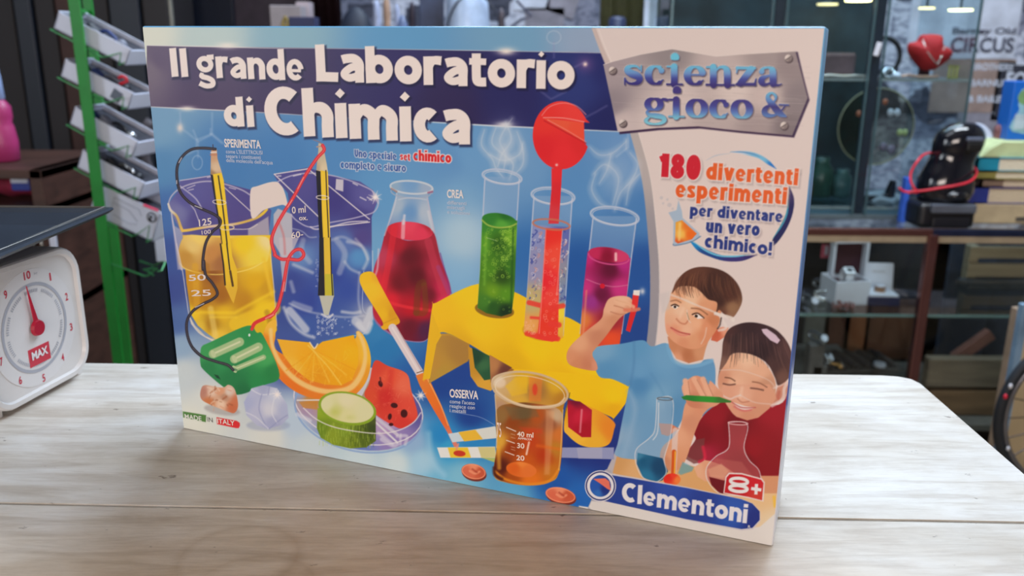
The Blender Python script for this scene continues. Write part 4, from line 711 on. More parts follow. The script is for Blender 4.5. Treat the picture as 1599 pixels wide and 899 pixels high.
G = {
 's': (.84, [([(.66, .80), (.56, .93), (.38, .96), (.2, .88), (.17, .72), (.32, .58), (.56, .45), (.66, .28), (.58, .1), (.38, .04), (.2, .08), (.1, .22)], [.08, .09, .12, .2, .27, .33, .33, .27, .2, .12, .09, .07]), ([(.72, .98), (.72, .68)], [.06, .06]), ([(.07, .32), (.07, .0)], [.06, .06])]),
 'c': (.86, [arcg(.46, .5, .30, .45, 60, 300, .09, .33), ([(.6, .86), (.68, .74)], [.12, .26]), ([(.61, .11), (.74, .26)], [.1, .05])]),
 'i': (.70, [stem(.33, .03, .95), bar(.06, .33, .95), bar(.04, .64, .03), ([(.22, 1.32), (.36, 1.48), (.50, 1.32)], [.02, .34, .02])]),
 'e': (.88, [arcg(.46, .5, .31, .45, 20, 305, .09, .32), bar(.2, .78, .54, .07), ([(.63, .11), (.77, .26)], [.1, .05])]),
 'n': (1.14, [stem(.30, .03, .95), bar(.04, .30, .95), bar(.02, .58, .03), ([(.38, .7), (.5, .9), (.64, .96), (.78, .9), (.85, .7), (.86, .03)], [.07, .1, .14, .22, .3, .3]), bar(.60, 1.12, .03)]),
 'z': (.88, [bar(.1, .8, .92, .13), ([(.66, .86), (.24, .12)], [.3, .3]), bar(.1, .8, .07, .13), ([(.12, .95), (.08, .66)], [.1, .05]), ([(.8, .05), (.85, .36)], [.1, .05])]),
 'a': (1.0, [([(.2, .74), (.26, .9), (.44, .96), (.58, .9), (.64, .74), (.65, .12)], [.24, .12, .1, .18, .3, .3]), ([(.6, .56), (.4, .5), (.22, .38), (.19, .2), (.32, .06), (.58, .18)], [.07, .12, .24, .28, .14, .07]), ([(.68, .08), (.84, .04), (.97, .1)], [.16, .09, .05])]),
 'g': (.98, [arcg(.42, .68, .26, .29, 0, 360, .08, .29, 20), ([(.64, .84), (.78, .95), (.94, .92)], [.06, .12, .13]), ([(.28, .4), (.14, .26), (.24, .1), (.5, .05), (.76, -.02), (.84, -.18), (.7, -.34), (.42, -.40), (.18, -.34), (.1, -.2), (.24, -.02)], [.06, .1, .18, .24, .22, .2, .14, .09, .13, .17, .07])]),
 'o': (.94, [arcg(.46, .5, .31, .45, 0, 360, .09, .33, 22)]),
 '&': (1.15, [([(1.02, .62), (.86, .34), (.62, .1), (.36, .03), (.16, .14), (.16, .36), (.36, .6), (.58, .84), (.62, 1.1), (.46, 1.26), (.3, 1.14), (.3, .92), (.5, .6), (.78, .2), (1.05, .03)], [.05, .07, .1, .18, .26, .24, .12, .08, .13, .1, .16, .22, .3, .3, .08]), bar(.78, 1.16, .65, .07)]),
}
def serif_word(word, b0, b1, xh, ramp):
    tot = sum(G[c][0] for c in word); x = 0
    ux, uy = (b1[0] - b0[0]) / tot, (b1[1] - b0[1]) / tot
    jobs = []
    for ch in word:
        for P_, W2 in G[ch][1]:
            pts = [(b0[0] + (x + a) * ux, b0[1] + (x + a) * uy - b * xh) for a, b in P_]
            jobs.append((pts, [q * (ux + xh) / 2 * 1.0 for q in W2]))
        x += G[ch][0]
    for dx, dy, c, gr, al in ((1.6, 1.8, (110, 96, 104), 1.2, .7), (0, 0, (225, 228, 232), 1.6, .8), (.3, .4, (60, 50, 84), .9, .85)):
        for pts, ws in jobs: stroke([(a + dx, b + dy) for a, b in pts], [q + gr for q in ws], c, .6, al)
    def shade(X, Y):
        t = (Y - (b0[1] + (b1[1] - b0[1]) * (X - b0[0]) / (b1[0] - b0[0])) + xh) / xh
        return np.stack([np.interp(t, [r[0] for r in ramp], [r[1][k] / 255 for r in ramp]) for k in range(3)], -1)
    for pts, ws in jobs: stroke(pts, ws, shade, .5)
serif_word('scienza', cC(290, 388)[0], cC(1262, 398)[0], 30, [(-.3, (110, 200, 226)), (.1, (110, 186, 222)), (.4, (110, 150, 206)), (.65, (70, 80, 160)), (1, (56, 44, 120))])
serif_word('gioco', cC(415, 585)[0], cC(1090, 598)[0], 29, [(0, (66, 54, 130)), (.35, (70, 70, 150)), (.7, (96, 130, 196)), (1, (120, 190, 216)), (1.4, (130, 206, 226))])
serif_word('&', cC(1135, 580)[0], cC(1300, 588)[0], 29, [(-.3, (110, 190, 222)), (.2, (90, 130, 196)), (.5, (60, 50, 124)), (1, (90, 130, 190))])

# ---- lower strip, maker's badge, age badge, flag badge
poly([(905, 790), (1000, 805), (1240, 848), (1240, 899), (890, 899)], (226, 220, 214), 1.2); stroke([(905, 850), (926, 795), (950, 740)], 14, (178, 174, 182), .8, sm=False)
poly(cP(70, 665, 85, 632, 200, 640, 900, 790, 1000, 770, 1080, 700, 1080, 890, 100, 690), (226, 220, 214), 1.2)
pill = cP(120, 470, 300, 500, 600, 555, 900, 620, 960, 645, 1000, 690, 1000, 740, 960, 785, 900, 792, 600, 735, 300, 665, 130, 625)
poly(pill, (206, 200, 206), 1); P0 = np.array(pill).mean(0)
poly([(P0[0] + (x - P0[0]) * .992, P0[1] + (y - P0[1]) * .94) for x, y in pill], [(950, 745, (40, 66, 150)), (1100, 790, (40, 64, 150)), (1180, 810, (34, 50, 130)), (1050, 760, (50, 80, 170)), (1150, 800, (48, 90, 180)), (1000, 780, (40, 66, 150))], .7)
ccx, ccy = cP(134, 550)[0]
disc(ccx, ccy, 24.5, 24.5, (226, 222, 226)); disc(ccx, ccy, 23, 23, (34, 44, 110)); disc(ccx, ccy, 21, 21, (232, 228, 230)); disc(ccx, ccy, 16.5, 17, [(930, 760, (40, 90, 180)), (945, 765, (30, 50, 130)), (935, 770, (50, 110, 190))])
poly(cP(95, 512, 160, 508, 182, 525, 190, 575, 170, 565, 130, 535), (232, 116, 96), .7)
poly(cP(800, 590, 812, 500, 830, 478, 900, 480, 1010, 510, 1025, 530, 1018, 635, 930, 615), (232, 214, 210), .9); poly(cP(806, 586, 818, 504, 834, 486, 900, 488, 1005, 516, 1018, 534, 1010, 628, 930, 608), [(1140, 760, (196, 26, 40)), (1180, 755, (206, 30, 44)), (1185, 775, (206, 60, 50)), (1150, 770, (190, 24, 36))], .7)
poly(cL(22, 610, 205, 640, 203, 695, 26, 658), (84, 130, 60), .7)
poly(cL(286, 656, 445, 685, 468, 700, 470, 722, 460, 742, 440, 742, 290, 710), (222, 44, 50), .7)

# ---- bold sans lettering painted with strokes
def sans(word, p0, p1, xh, asc, w_, passes, diamond=False, gap=.10):
    h = w_ / 2
    FW = {'o': 1.0, 'c': .80, 'e': .95, 'd': 1.0, 'b': 1.0, 'p': 1.0, 'g': .98, 'a': .9, 'n': .94, 'm': 1.5, 'h': .94, 'r': .66, 'u': .94, 't': .62, 's': .8, 'v': .98, 'C': .80 * asc / xh, 'L': .62 * asc / xh, 'U': .72 * asc / xh, '8': .66 * asc / xh, '0': .66 * asc / xh, '1': .42 * asc / xh, ' ': .42}
    fixed = sum(w_ for c in word if c in 'ilI!') + gap * xh * (len(word) - 1)
    L = math.hypot(p1[0] - p0[0], p1[1] - p0[1]); k = (L - fixed) / max(1e-6, sum(FW[c] * xh for c in word if c in FW)) if any(c in FW for c in word) else 1
    x = 0; S = []
    def arc(cx, cy, rx, ry, a0, a1, n=18): return [(cx + rx * math.cos(math.radians(a0 + (a1 - a0) * q / n)), cy + ry * math.sin(math.radians(a0 + (a1 - a0) * q / n))) for q in range(n + 1)]
    for c in word:
        W2 = w_ if c in 'ilI!' else FW[c] * xh * k; X = xh; A = asc; g = []
        T8 = w_ * .82
        o_ = lambda: (arc(W2 / 2, X / 2, W2 / 2 - h, X / 2 - h, 0, 360, 26), w_)
        if c == 'o': g = [o_()]
        elif c == 'c': g = [(arc(W2 * .55, X / 2, W2 * .55 - h, X / 2 - h, 50, 310), w_)]
        elif c == 'C': g = [(arc(W2 * .57, A / 2, W2 * .57 - h, A / 2 - h, 52, 308, 24), w_ * 1.05)]
        elif c == 'e': g = [(arc(W2 / 2, X / 2, W2 / 2 - h * .92, X / 2 - h * .86, 4, 318, 22), w_ * .86), ([(h, X * .46), (W2 - h * .9, X * .46)], w_ * .50)]
        elif c == 'd': g = [o_(), ([(W2 - h, A), (W2 - h, 0)], w_)]
        elif c == 'b': g = [o_(), ([(h, A), (h, 0)], w_)]
        elif c == 'p': g = [o_(), ([(h, X), (h, -.36 * X)], w_)]
        elif c == 'g': g = [(arc(W2 / 2 - h * .1, X * .62, W2 / 2 - h, X * .38 - h * .8, 0, 360, 24), T8), ([(W2 * .62, X * .93), (W2, X * .97)], T8), ([(W2 * .3, X * .22), (W2 * .26, X * .06), (W2 * .6, -.02 * X), (W2 - h, -.14 * X), (W2 * .8, -.33 * X), (W2 * .45, -.38 * X), (W2 * .1, -.26 * X)], [w_ * .5] + [T8] * 6)]
        elif c == 'a': g = [([(W2 * .12, X * .78), (W2 * .3, X - h * 1.05), (W2 * .6, X - h), (W2 - h, X * .66), (W2 - h, X * .3), (W2 - h, 0)], w_ * .95), ([(W2 - h, X * .54), (W2 * .5, X * .57 - h * .25), (h, X * .3), (W2 * .4, h * .95), (W2 - h, X * .26)], T8)]
        elif c in 'nh': g = [([(h, X if c == 'n' else A), (h, 0)], w_), ([(h, X * .5), (W2 * .34, X * .84 - h * .3), (W2 * .62, X - h), (W2 - h, X * .66), (W2 - h, X * .33), (W2 - h, 0)], [w_ * .6, w_ * .8, w_, w_, w_, w_])]
        elif c == 'm':
            m2 = W2 / 2; g = [([(h, X), (h, 0)], w_)] + [([(a, X * .5), (a + (m2 - h) * .35, X * .86 - h * .3), (a + (m2 - h) * .65, X - h), (b, X * .66), (b, X * .33), (b, 0)], [w_ * .6, w_ * .8, w_, w_, w_, w_]) for a, b in ((h, m2), (m2, W2 - h))]
        elif c == 'r': g = [([(h, X), (h, 0)], w_), ([(h, X * .45), (W2 * .5, X * .84), (W2, X * .86)], [w_ * .6, w_ * .85, w_ * .95])]
        elif c in 'uU':
            Q = X if c == 'u' else A; g = [([(h, Q), (h, Q * .6), (h, Q * .36), (W2 * .48, h), (W2 - h, Q * .36), (W2 - h, Q * .6), (W2 - h, Q)], w_)] + ([([(W2 - h, X), (W2 - h, 0)], w_)] if c == 'u' else [])
        elif c in 'ilI':
            g = [([(h, X if c == 'i' else A), (h, 0)], w_)]
        elif c == 't': g = [([(W2 * .42, A * .9), (W2 * .42, X * .5), (W2 * .46, X * .22), (W2 * .66, h), (W2, h * 1.05)], w_ * .95), ([(0, X - h * .75), (W2, X - h * .75)], w_ * .7)]
        elif c == 's': g = [([(W2 * .9, X * .80), (W2 * .6, X - h * .95), (W2 * .3, X - h * 1.1), (h * .95, X * .70), (W2 * .5, X * .51), (W2 - h * .95, X * .30), (W2 * .7, h * 1.1), (W2 * .4, h * .95), (W2 * .08, X * .20)], w_ * .82)]
        elif c == 'v': g = [([(h * .9, X), (W2 / 2, h * .2)], w_), ([(W2 - h * .9, X), (W2 / 2, h * .2)], w_)]
        elif c == 'L': g = [([(h, A), (h, 0)], w_), ([(0, h), (W2, h)], w_)]
        elif c == '1': g = [([(W2 - h, A), (W2 - h, 0)], w_), ([(0, A * .74), (W2 * .5, A * .83)], w_ * .8)]
        elif c == '0': g = [(arc(W2 / 2, A / 2, W2 / 2 - h, A / 2 - h * .8, 0, 360, 26), w_)]
        elif c == '8': g = [(arc(W2 / 2, A * .72, W2 / 2 - h * 1.05, A * .28 - h * .7, 0, 360, 24), w_ * .85), (arc(W2 / 2, A * .275, W2 / 2 - h, A * .275 - h * .7, 0, 360, 24), w_ * .9)]
        elif c == '!': g = [([(h, A), (h, A * .34)], w_)]
        for P_, ww in g: S.append(([(x + a, b) for a, b in P_], ww, False))
        if c == 'i':
            if diamond: S.append(([(x + h, X + (A - X) * .35), (x + h, X + (A - X) * 1.1)], (w_ * .95), True))
            else: S.append(([(x + h, A), (x + h, A - w_ * .8)], w_, False))
        if c == '!': S.append(([(x + h, w_ * .85), (x + h, 0)], w_, False))
        x += W2 + gap * xh
    def mp(a, b):
        X0 = p0[0] + (p1[0] - p0[0]) * a / L; Y0 = p0[1] + (p1[1] - p0[1]) * a / L
        return (X0 + b * (X0 - 760) / (5316 - Y0), Y0 - b)
    for dx, dy, grow, col, al, sf in passes:
        for P_, ww, dia in S:
            Q = [mp(a, b) for a, b in P_]
            if dia:
                (ax, ay), (bx_, by_) = Q; cx_, cy_ = (ax + bx_) / 2 + dx, (ay + by_) / 2 + dy; r_ = math.hypot(ax - bx_, ay - by_) / 2 + grow * .7
                poly([(cx_ - r_, cy_ + r_ * .1), (cx_, cy_ - r_), (cx_ + r_, cy_ - r_ * .05), (cx_ + r_ * .05, cy_ + r_)], col, sf, al); continue
            if grow:
                (ax, ay), (bx_, by_) = Q[0], Q[1]; l = math.hypot(ax - bx_, ay - by_) or 1; Q[0] = (ax + (ax - bx_) / l * grow / 2, ay + (ay - by_) / l * grow / 2)
                (ax, ay), (bx_, by_) = Q[-1], Q[-2]; l = math.hypot(ax - bx_, ay - by_) or 1; Q[-1] = (ax + (ax - bx_) / l * grow / 2, ay + (ay - by_) / l * grow / 2)
            Q = [(a + dx, b + dy) for a, b in Q]
            W3 = [q + grow for q in ww] if isinstance(ww, list) else ww + grow
            straight = len(Q) < 3 or len(Q) > 14
            closed = len(Q) > 14 and abs(P_[0][0] - P_[-1][0]) + abs(P_[0][1] - P_[-1][1]) < .1
            stroke(Q, W3, col, sf, al, sm=not straight, butt=not closed)
TP = [(2.2, 3, 2.4, (24, 20, 58), .75, 1.6), (0, 0, 0, (242, 229, 222), 1, .6)]
sans('Il', (267, 118), (293, 118.5), 34, 45, 11, TP, gap=.13)
sans('grande', (307, 119), (475, 124.5), 34, 49, 10, TP, gap=.06)
sans('Laboratorio', (494, 125), (898, 138.5), 45, 58, 15, TP, True, gap=.05)
sans('di', (350, 195.5), (397, 197), 34, 47, 11.5, TP, True, gap=.12)
sans('Chimica', (415, 208), (735, 224.5), 55, 76, 18.5, TP, True, gap=.055)
def outlined(word, p0, p1, xh, asc, w_, col, oc=(232, 220, 216), sh=True, g=3.6, gap=.10):
    P_ = ([(2.4, 3.2, g, (170, 154, 154), .55, 1.8)] if sh else []) + [(0, 0, g, oc, 1, .7), (0, 0, 0, col, 1, .55)]
    return word, p0, p1, xh, asc, w_, P_, gap
jobs = [outlined('180', (1031, 274.5), (1095, 279), 30, 37, 11.5, (208, 28, 50), gap=.07), outlined('divertenti', (1104, 278.5), (1248, 288), 20.5, 26.5, 6.7, (232, 98, 40)), outlined('esperimenti', (1056, 306.5), (1230, 318), 20.5, 27, 6.7, (232, 98, 40)),
        outlined('per diventare', (1079, 335.5), (1224, 346), 14, 19, 4.7, (40, 58, 132), g=2.8), outlined('un vero', (1104, 361.5), (1188, 367.5), 16, 18, 5.2, (40, 58, 132), g=2.8), outlined('chimico!', (1102, 385), (1207, 398), 16, 21, 5.3, (40, 58, 132), g=2.8),
        outlined('Uno speciale', (554, 243.5), (619, 248.8), 9, 11.5, 2.1, (46, 88, 164), (222, 220, 226), False, 2.2), outlined('set', (625, 248), (640.5, 249.6), 8.5, 11, 2.4, (222, 40, 44), (236, 226, 226), False, 2.2), outlined('chimico', (646, 249), (705, 253), 12, 17, 3.6, (222, 40, 44), (236, 226, 226), False, 2.8, .08), outlined('completo e sicuro', (532, 261), (634, 267), 9, 11.5, 2.1, (46, 88, 164), (222, 220, 226), False, 2.2)]
for k in range(3):
    for wd_, a, b_, xh, asc, w_, P_, gp in jobs:
        q_ = [P_[k]] if len(P_) == 3 else ([P_[k - 1]] if k else [])
        if q_: sans(wd_, a, b_, xh, asc, w_, q_, gap=gp)
sans('Clementoni', (972, 782.5), (1168, 818), 22, 30, 7.0, [(0, 0, 0, (232, 228, 230), 1, .55)], gap=.09)
sans('8', (1138, 768.5), (1171, 771.5), 20, 25, 6, [(0, 0, 0, (232, 228, 228), 1, .55)])
stroke([(1175, 763), (1191, 765.5)], 5, (232, 228, 228), .5, sm=False, butt=True); stroke([(1183.5, 756), (1182.5, 772.5)], 5, (232, 228, 228), .5, sm=False, butt=True)
# ------------------------------------------------------------------ chemistry set box
bx = thing('chemistry_set_box', 'large chemistry set box printed with beakers and test tubes, standing on the whitewashed table', 'box', (BX, BY, TZ), BYAW)
NY = Matrix.Rotation(0, 4, 'X')
def edge_mat():
    m = bpy.data.materials.new('box_side_print'); m.use_nodes = True
    nt = m.node_tree; N = nt.nodes; b = N['Principled BSDF']; b.inputs['Roughness'].default_value = .3
    tc = N.new('ShaderNodeTexCoord'); sp = N.new('ShaderNodeSeparateXYZ'); nz = N.new('ShaderNodeTexNoise'); nz.inputs['Scale'].default_value = 60
    ad = N.new('ShaderNodeMath'); ad.operation = 'MULTIPLY_ADD'; ad.inputs[1].default_value = .03
    mr = N.new('ShaderNodeMapRange'); mr.inputs['From Max'].default_value = BH
    rp = N.new('ShaderNodeValToRGB'); e = rp.color_ramp.elements
    e[0].position = 0; e[0].color = lin((225, 225, 230)) + (1,); e[1].position = .28; e[1].color = lin((205, 210, 228)) + (1,)
    for p, c in ((.36, (70, 96, 176)), (.55, (96, 130, 200)), (.8, (120, 176, 226)), (.97, (120, 190, 240))):
        q = e.new(p); q.color = lin(c) + (1,)
    nt.links.new(tc.outputs['Object'], sp.inputs[0]); nt.links.new(tc.outputs['Object'], nz.inputs['Vector'])
    nt.links.new(nz.outputs['Fac'], ad.inputs[0]); nt.links.new(sp.outputs['Z'], ad.inputs[2]); nt.links.new(ad.outputs[0], mr.inputs['Value'])
    nt.links.new(mr.outputs[0], rp.inputs[0]); nt.links.new(rp.outputs[0], b.inputs['Base Color'])
    return m
bm = B(); box(bm, 0, BW, 0, BD - .02, 0, BH, .0012, 2); obj('lid', bm, edge_mat(), bx)
bm = B(); box(bm, .002, BW - .002, BD - .022, BD, 0, BH - .002, .0012, 2); obj('tray_bottom', bm, mat('card_white', (222, 222, 226), .5), bx)

# printed cover: the picture is held in the vertices of a fine sheet
cl = CANVAS.clip(0, 1); cl = np.where(cl <= .04045, cl / 12.92, ((cl + .055) / 1.055) ** 2.4)
ALB = 1.0
cl = (cl * ALB).clip(0, .93)
ins = .0009
xx, zz = np.meshgrid(np.linspace(ins, BW - ins, CW), np.linspace(ins * .5, BH - ins, CH))
co = np.stack([xx, np.full_like(xx, -.0003), zz], -1).reshape(-1, 3).astype(np.float32)
me = bpy.data.meshes.new('printed_cover')
me.vertices.add(CW * CH); me.vertices.foreach_set('co', co.ravel())
i = np.arange(CW * CH).reshape(CH, CW)
q = np.stack([i[:-1, :-1], i[:-1, 1:], i[1:, 1:], i[1:, :-1]], -1).reshape(-1, 4).astype(np.int32)
me.loops.add(q.size); me.loops.foreach_set('vertex_index', q.ravel())
me.polygons.add(len(q)); me.polygons.foreach_set('loop_start', np.arange(len(q), dtype=np.int32) * 4)
me.update(calc_edges=True)
at = me.color_attributes.new('print', 'FLOAT_COLOR', 'POINT')
at.data.foreach_set('color', np.concatenate([cl.reshape(-1, 3), np.ones((CW * CH, 1))], 1).astype(np.float32).ravel())
pc = bpy.data.objects.new('printed_cover', me); COL.objects.link(pc); pc.parent = bx
m = bpy.data.materials.new('cover_print'); m.use_nodes = True
N = m.node_tree.nodes; b = N['Principled BSDF']; a = N.new('ShaderNodeAttribute'); a.attribute_name = 'print'
m.node_tree.links.new(a.outputs['Color'], b.inputs['Base Color']); b.inputs['Roughness'].default_value = .36; b.inputs['Specular IOR Level'].default_value = .30
me.materials.append(m)

def ink(c):
    n = 'ink_%d_%d_%d' % c
    if n in MATS: return MATS[n]
    m = mat(n, c, .36, var=.015, scale=60, spec=.30); return m
CAPH = None
def letter(name, body, p0, p1, cap, c, off=0.0, layer=1, dx=0, dy=0, spacing=1.0, grow=0, label=None):
    """a line of print from p0 to p1 (baseline ends); joined text goes into bm lists"""
    global CAPH
    if CAPH is None:
        V, _ = text_verts('H'); CAPH = V[:, 1].max()
    V, P = text_verts(body, off, spacing)
    V0, _ = text_verts(body, 0.0, spacing)
    mn, mx = V0[:, 0].min(), V0[:, 0].max()
    a, b_ = np.array(uv(p0[0] + dx, p0[1] + dy)), np.array(uv(p1[0] + dx, p1[1] + dy))
    up = np.array(uv(p0[0] + dx, p0[1] + dy - cap)) - a; hh = up[1] / CAPH
    out = []
    for v in V:
        t = (v[0] - mn) / (mx - mn); p = a + (b_ - a) * t
        out.append((p[0], -.0003 - .00012 * layer, p[1] + v[1] * hh))
    return out, P
def print_lines(name, jobs, c):
    bm = B()
    for j in jobs:
        out, P = letter(name, *j[0], **j[1])
        vs = [bm.verts.new(v) for v in out]
        for p in P:
            try: bm.faces.new([vs[k] for k in p])
            except ValueError: pass
    for f in bm.faces:
        if f.normal.y > 0: f.normal_flip()
    me = bpy.data.meshes.new(name); bm.to_mesh(me); bm.free()
    o = bpy.data.objects.new(name, me); COL.objects.link(o); o.parent = bx; me.materials.append(ink(c))
    return o
def T(body, x0, y0, x1, y1, cap, **k): return ((body, (x0, y0), (x1, y1), cap, None), k)
for H_ in (T('SPERIMENTA', 352, 229, 408, 231.5, 12, off=.028, layer=3), T('CREA', 699, 308, 724, 309, 12, off=.028, layer=3), T('OSSERVA', 703, 619, 747, 622.5, 12, off=.028, layer=3)): print_lines('caption_heading', [H_], (232, 224, 222))
SM = [("come L'ELETTROLISI", 354, 239, 411, 241), ('separa i costituenti', 354, 246, 408, 248.5), ("della molecola dell'acqua", 354.5, 252.5, 427, 256.5), ('differenti', 699, 318.5, 729, 320), ('miscugli', 699, 325.5, 726, 327), ('e soluzioni', 699, 333, 734, 335.5), ("come l'aceto", 703, 628.5, 742, 631.5), ('reagisce con', 703, 635.5, 742, 638.5), ('i metalli', 703, 642.5, 728, 644.5)]
for k in range(3): print_lines('caption_lettering', [T(b_, x0, y0, x1, y1, 5.6, off=.008, layer=3) for b_, x0, y0, x1, y1 in SM[3 * k:3 * k + 3]], (196, 206, 224))
for J_ in [T('125', 312, 353, 331, 350, 10, off=.01, layer=2), T('100', 316, 366, 330, 364, 6, off=.005, layer=2), T('0 ml', 457, 333, 478, 331, 10, off=.015, layer=2), T('ox.', 468, 343.5, 481, 343, 7, off=.015, layer=2), T('60-', 456, 372, 474, 369, 9, off=.01, layer=2),
    T('50', 296, 438, 322, 437, 9, off=.01, layer=2), T('25', 300, 462, 330, 461, 9, off=.01, layer=2)]: print_lines('beaker_mark', [J_], (232, 218, 210))
for J_ in [T('40 ml', 808, 680.5, 833, 682.5, 7.5, off=.02, layer=2), T('APPROX', 809, 685, 831, 687, 3, off=.02, layer=2), T('30', 808, 698.5, 819, 699.5, 7.5, off=.02, layer=2), T('20', 807, 717.5, 819, 718.5, 7.5, off=.02, layer=2), T('75', 776, 681, 783, 682, 22, off=.005, layer=2)]: print_lines('beaker_mark', [J_], (244, 222, 206))
print_lines('trademark', [T('R', 1168, 823, 1172, 823.6, 4, off=0, layer=2)], (230, 228, 230))
def ital(o, k=.25):
    vs = o.data.vertices; z0 = min(v.co.z for v in vs)
    for v in vs: v.co.x += (v.co.z - z0) * k
print_lines('origin_lettering', [T('MADE', 289.5, 652.6, 315.5, 656.6, 6.8, off=.012, layer=2)], (232, 230, 220))
print_lines('origin_lettering', [T('ITALY', 340.5, 660, 367, 664, 7.2, off=.012, layer=2)], (232, 230, 220))
print_lines('origin_small_word', [T('IN', 324.5, 657.5, 333, 659, 7, off=.0, layer=2)], (90, 90, 84))
# ------------------------------------------------------------------ whitewashed table
def table_wood():
    m = bpy.data.materials.new('whitewashed_wood'); m.use_nodes = True
    nt = m.node_tree; N = nt.nodes; L = nt.links; b = N['Principled BSDF']
    tc = N.new('ShaderNodeTexCoord')
    def noise(sc, stretch, det=6, rough=.6, dist=0):
        mp = N.new('ShaderNodeMapping'); mp.inputs['Scale'].default_value = stretch
        nz = N.new('ShaderNodeTexNoise'); nz.inputs['Scale'].default_value = sc; nz.inputs['Detail'].default_value = det; nz.inputs['Roughness'].default_value = rough; nz.inputs['Distortion'].default_value = dist
        L.new(tc.outputs['Object'], mp.inputs[0]); L.new(mp.outputs[0], nz.inputs['Vector']); return nz.outputs['Fac']
    def ramp(f, *els):
        r = N.new('ShaderNodeValToRGB'); e = r.color_ramp.elements
        e[0].position = els[0][0]; e[0].color = tuple(els[0][1]) + (1,); e[1].position = els[1][0]; e[1].color = tuple(els[1][1]) + (1,)
        for p, c in els[2:]: q = e.new(p); q.color = tuple(c) + (1,)
        L.new(f, r.inputs[0]); return r.outputs[0]
    def mul(a, c, f=1.0):
        x = N.new('ShaderNodeMix'); x.data_type = 'RGBA'; x.blend_type = 'MULTIPLY'; x.inputs[0].default_value = f
        L.new(a, x.inputs[6]); L.new(c, x.inputs[7]); return x.outputs[2]
    base = ramp(noise(7, (1, 1.7, 1), 8, .62), (.30, lin((200, 190, 178))), (.68, lin((230, 228, 226))), (.48, lin((220, 214, 206))))
    streak = ramp(noise(9, (1, 9, 1), 10, .65, .8), (.34, (.58, .50, .42)), (.56, (1, 1, 1)))
    fine = ramp(noise(42, (1, 9, 1), 6, .7, .3), (.28, (.74, .71, .66)), (.52, (1, 1, 1)))
    spots = ramp(noise(46, (1, 1.8, 1), 4, .6), (.285, (.25, .2, .17)), (.325, (1, 1, 1)))
    worn = ramp(noise(3.2, (1, 2.4, 1), 6, .6, .6), (.30, (.74, .66, .56)), (.55, (1, 1, 1)))
    c = mul(mul(mul(mul(base, streak, .55), fine, .42), spots, .85), worn, .75)
    # warm brown of worn paint and of the box's shadow, painted around the near middle
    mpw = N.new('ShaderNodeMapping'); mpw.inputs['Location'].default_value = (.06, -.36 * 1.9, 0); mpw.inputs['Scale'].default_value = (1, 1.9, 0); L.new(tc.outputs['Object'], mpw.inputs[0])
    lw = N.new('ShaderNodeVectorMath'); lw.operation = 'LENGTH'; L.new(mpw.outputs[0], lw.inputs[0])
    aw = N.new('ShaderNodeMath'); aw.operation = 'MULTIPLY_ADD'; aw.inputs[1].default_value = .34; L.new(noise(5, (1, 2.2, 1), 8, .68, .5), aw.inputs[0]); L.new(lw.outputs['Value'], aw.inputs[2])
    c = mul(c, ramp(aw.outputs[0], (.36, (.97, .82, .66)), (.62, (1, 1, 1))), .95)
    # two old cup rings
    for cx, cy, r0, wd in ((-.168, .470, .036, .0022), (-.150, .436, .036, .0018)):
        mp = N.new('ShaderNodeMapping'); mp.inputs['Location'].default_value = (-cx, -cy, 0); L.new(tc.outputs['Object'], mp.inputs[0])
        sx = N.new('ShaderNodeVectorMath'); sx.operation = 'MULTIPLY'; sx.inputs[1].default_value = (1, 1, 0); L.new(mp.outputs[0], sx.inputs[0])
        ln = N.new('ShaderNodeVectorMath'); ln.operation = 'LENGTH'; L.new(sx.outputs[0], ln.inputs[0])
        su = N.new('ShaderNodeMath'); su.operation = 'SUBTRACT'; su.inputs[1].default_value = r0; L.new(ln.outputs['Value'], su.inputs[0])
        ab = N.new('ShaderNodeMath'); ab.operation = 'ABSOLUTE'; L.new(su.outputs[0], ab.inputs[0])
        nz = noise(9, (1, 1, 1), 4, .7)
        ad = N.new('ShaderNodeMath'); ad.operation = 'MULTIPLY_ADD'; ad.inputs[1].default_value = .012; L.new(nz, ad.inputs[0]); L.new(ab.outputs[0], ad.inputs[2])
        c = mul(c, ramp(ad.outputs[0], (.0065, (.60, .50, .40)), (.0065 + wd, (1, 1, 1))), .45)
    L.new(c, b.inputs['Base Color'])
    b.inputs['Roughness'].default_value = .42; b.inputs['Specular IOR Level'].default_value = .55
    bp = N.new('ShaderNodeBump'); bp.inputs['Strength'].default_value = .35; bp.inputs['Distance'].default_value = .0006
    L.new(noise(40, (1, 12, 1), 8, .7), bp.inputs['Height']); L.new(bp.outputs[0], b.inputs['Normal'])
    return m
TW = table_wood()
TROT = -.02
tb = thing('table', 'whitewashed wooden table with worn brown stains, carrying the large box', 'table', (0, 0, TZ))
def plank(y0, y1, x0, x1, notch=0):
    bm = B(); pts = [(x0, y0), (x1, y0), (x1, y1), (x0, y1)]
    if notch: pts = [(x0, y0), (x1, y0), (x1, y1 - notch), (x1 - .004, y1 - notch * .4), (x1 - .014, y1 - notch * .08), (x1 - .03, y1), (x0, y1)]
    M = Matrix.Rotation(TROT, 4, 'Z')
    tp = [bm.verts.new(M @ Vector((x, y, 0))) for x, y in pts]; bt = [bm.verts.new(M @ Vector((x, y, -.028))) for x, y in pts]
    bm.faces.new(tp); bm.faces.new(bt[::-1]); n = len(pts)
    for k in range(n): bm.faces.new((tp[k], bt[k], bt[(k + 1) % n], tp[(k + 1) % n]))
    es = [e for e in bm.edges if all(abs(v.co.z) < 1e-6 for v in e.verts)]
    bmesh.ops.bevel(bm, geom=es, offset=.0009, segments=2, affect='EDGES')
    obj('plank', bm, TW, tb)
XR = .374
plank(.5265, .7955, -.92, XR + .0005, .02); plank(.38, .5250, -.92, XR - .002); plank(.235, .379, -.92, XR); plank(.09, .234, -.92, XR)
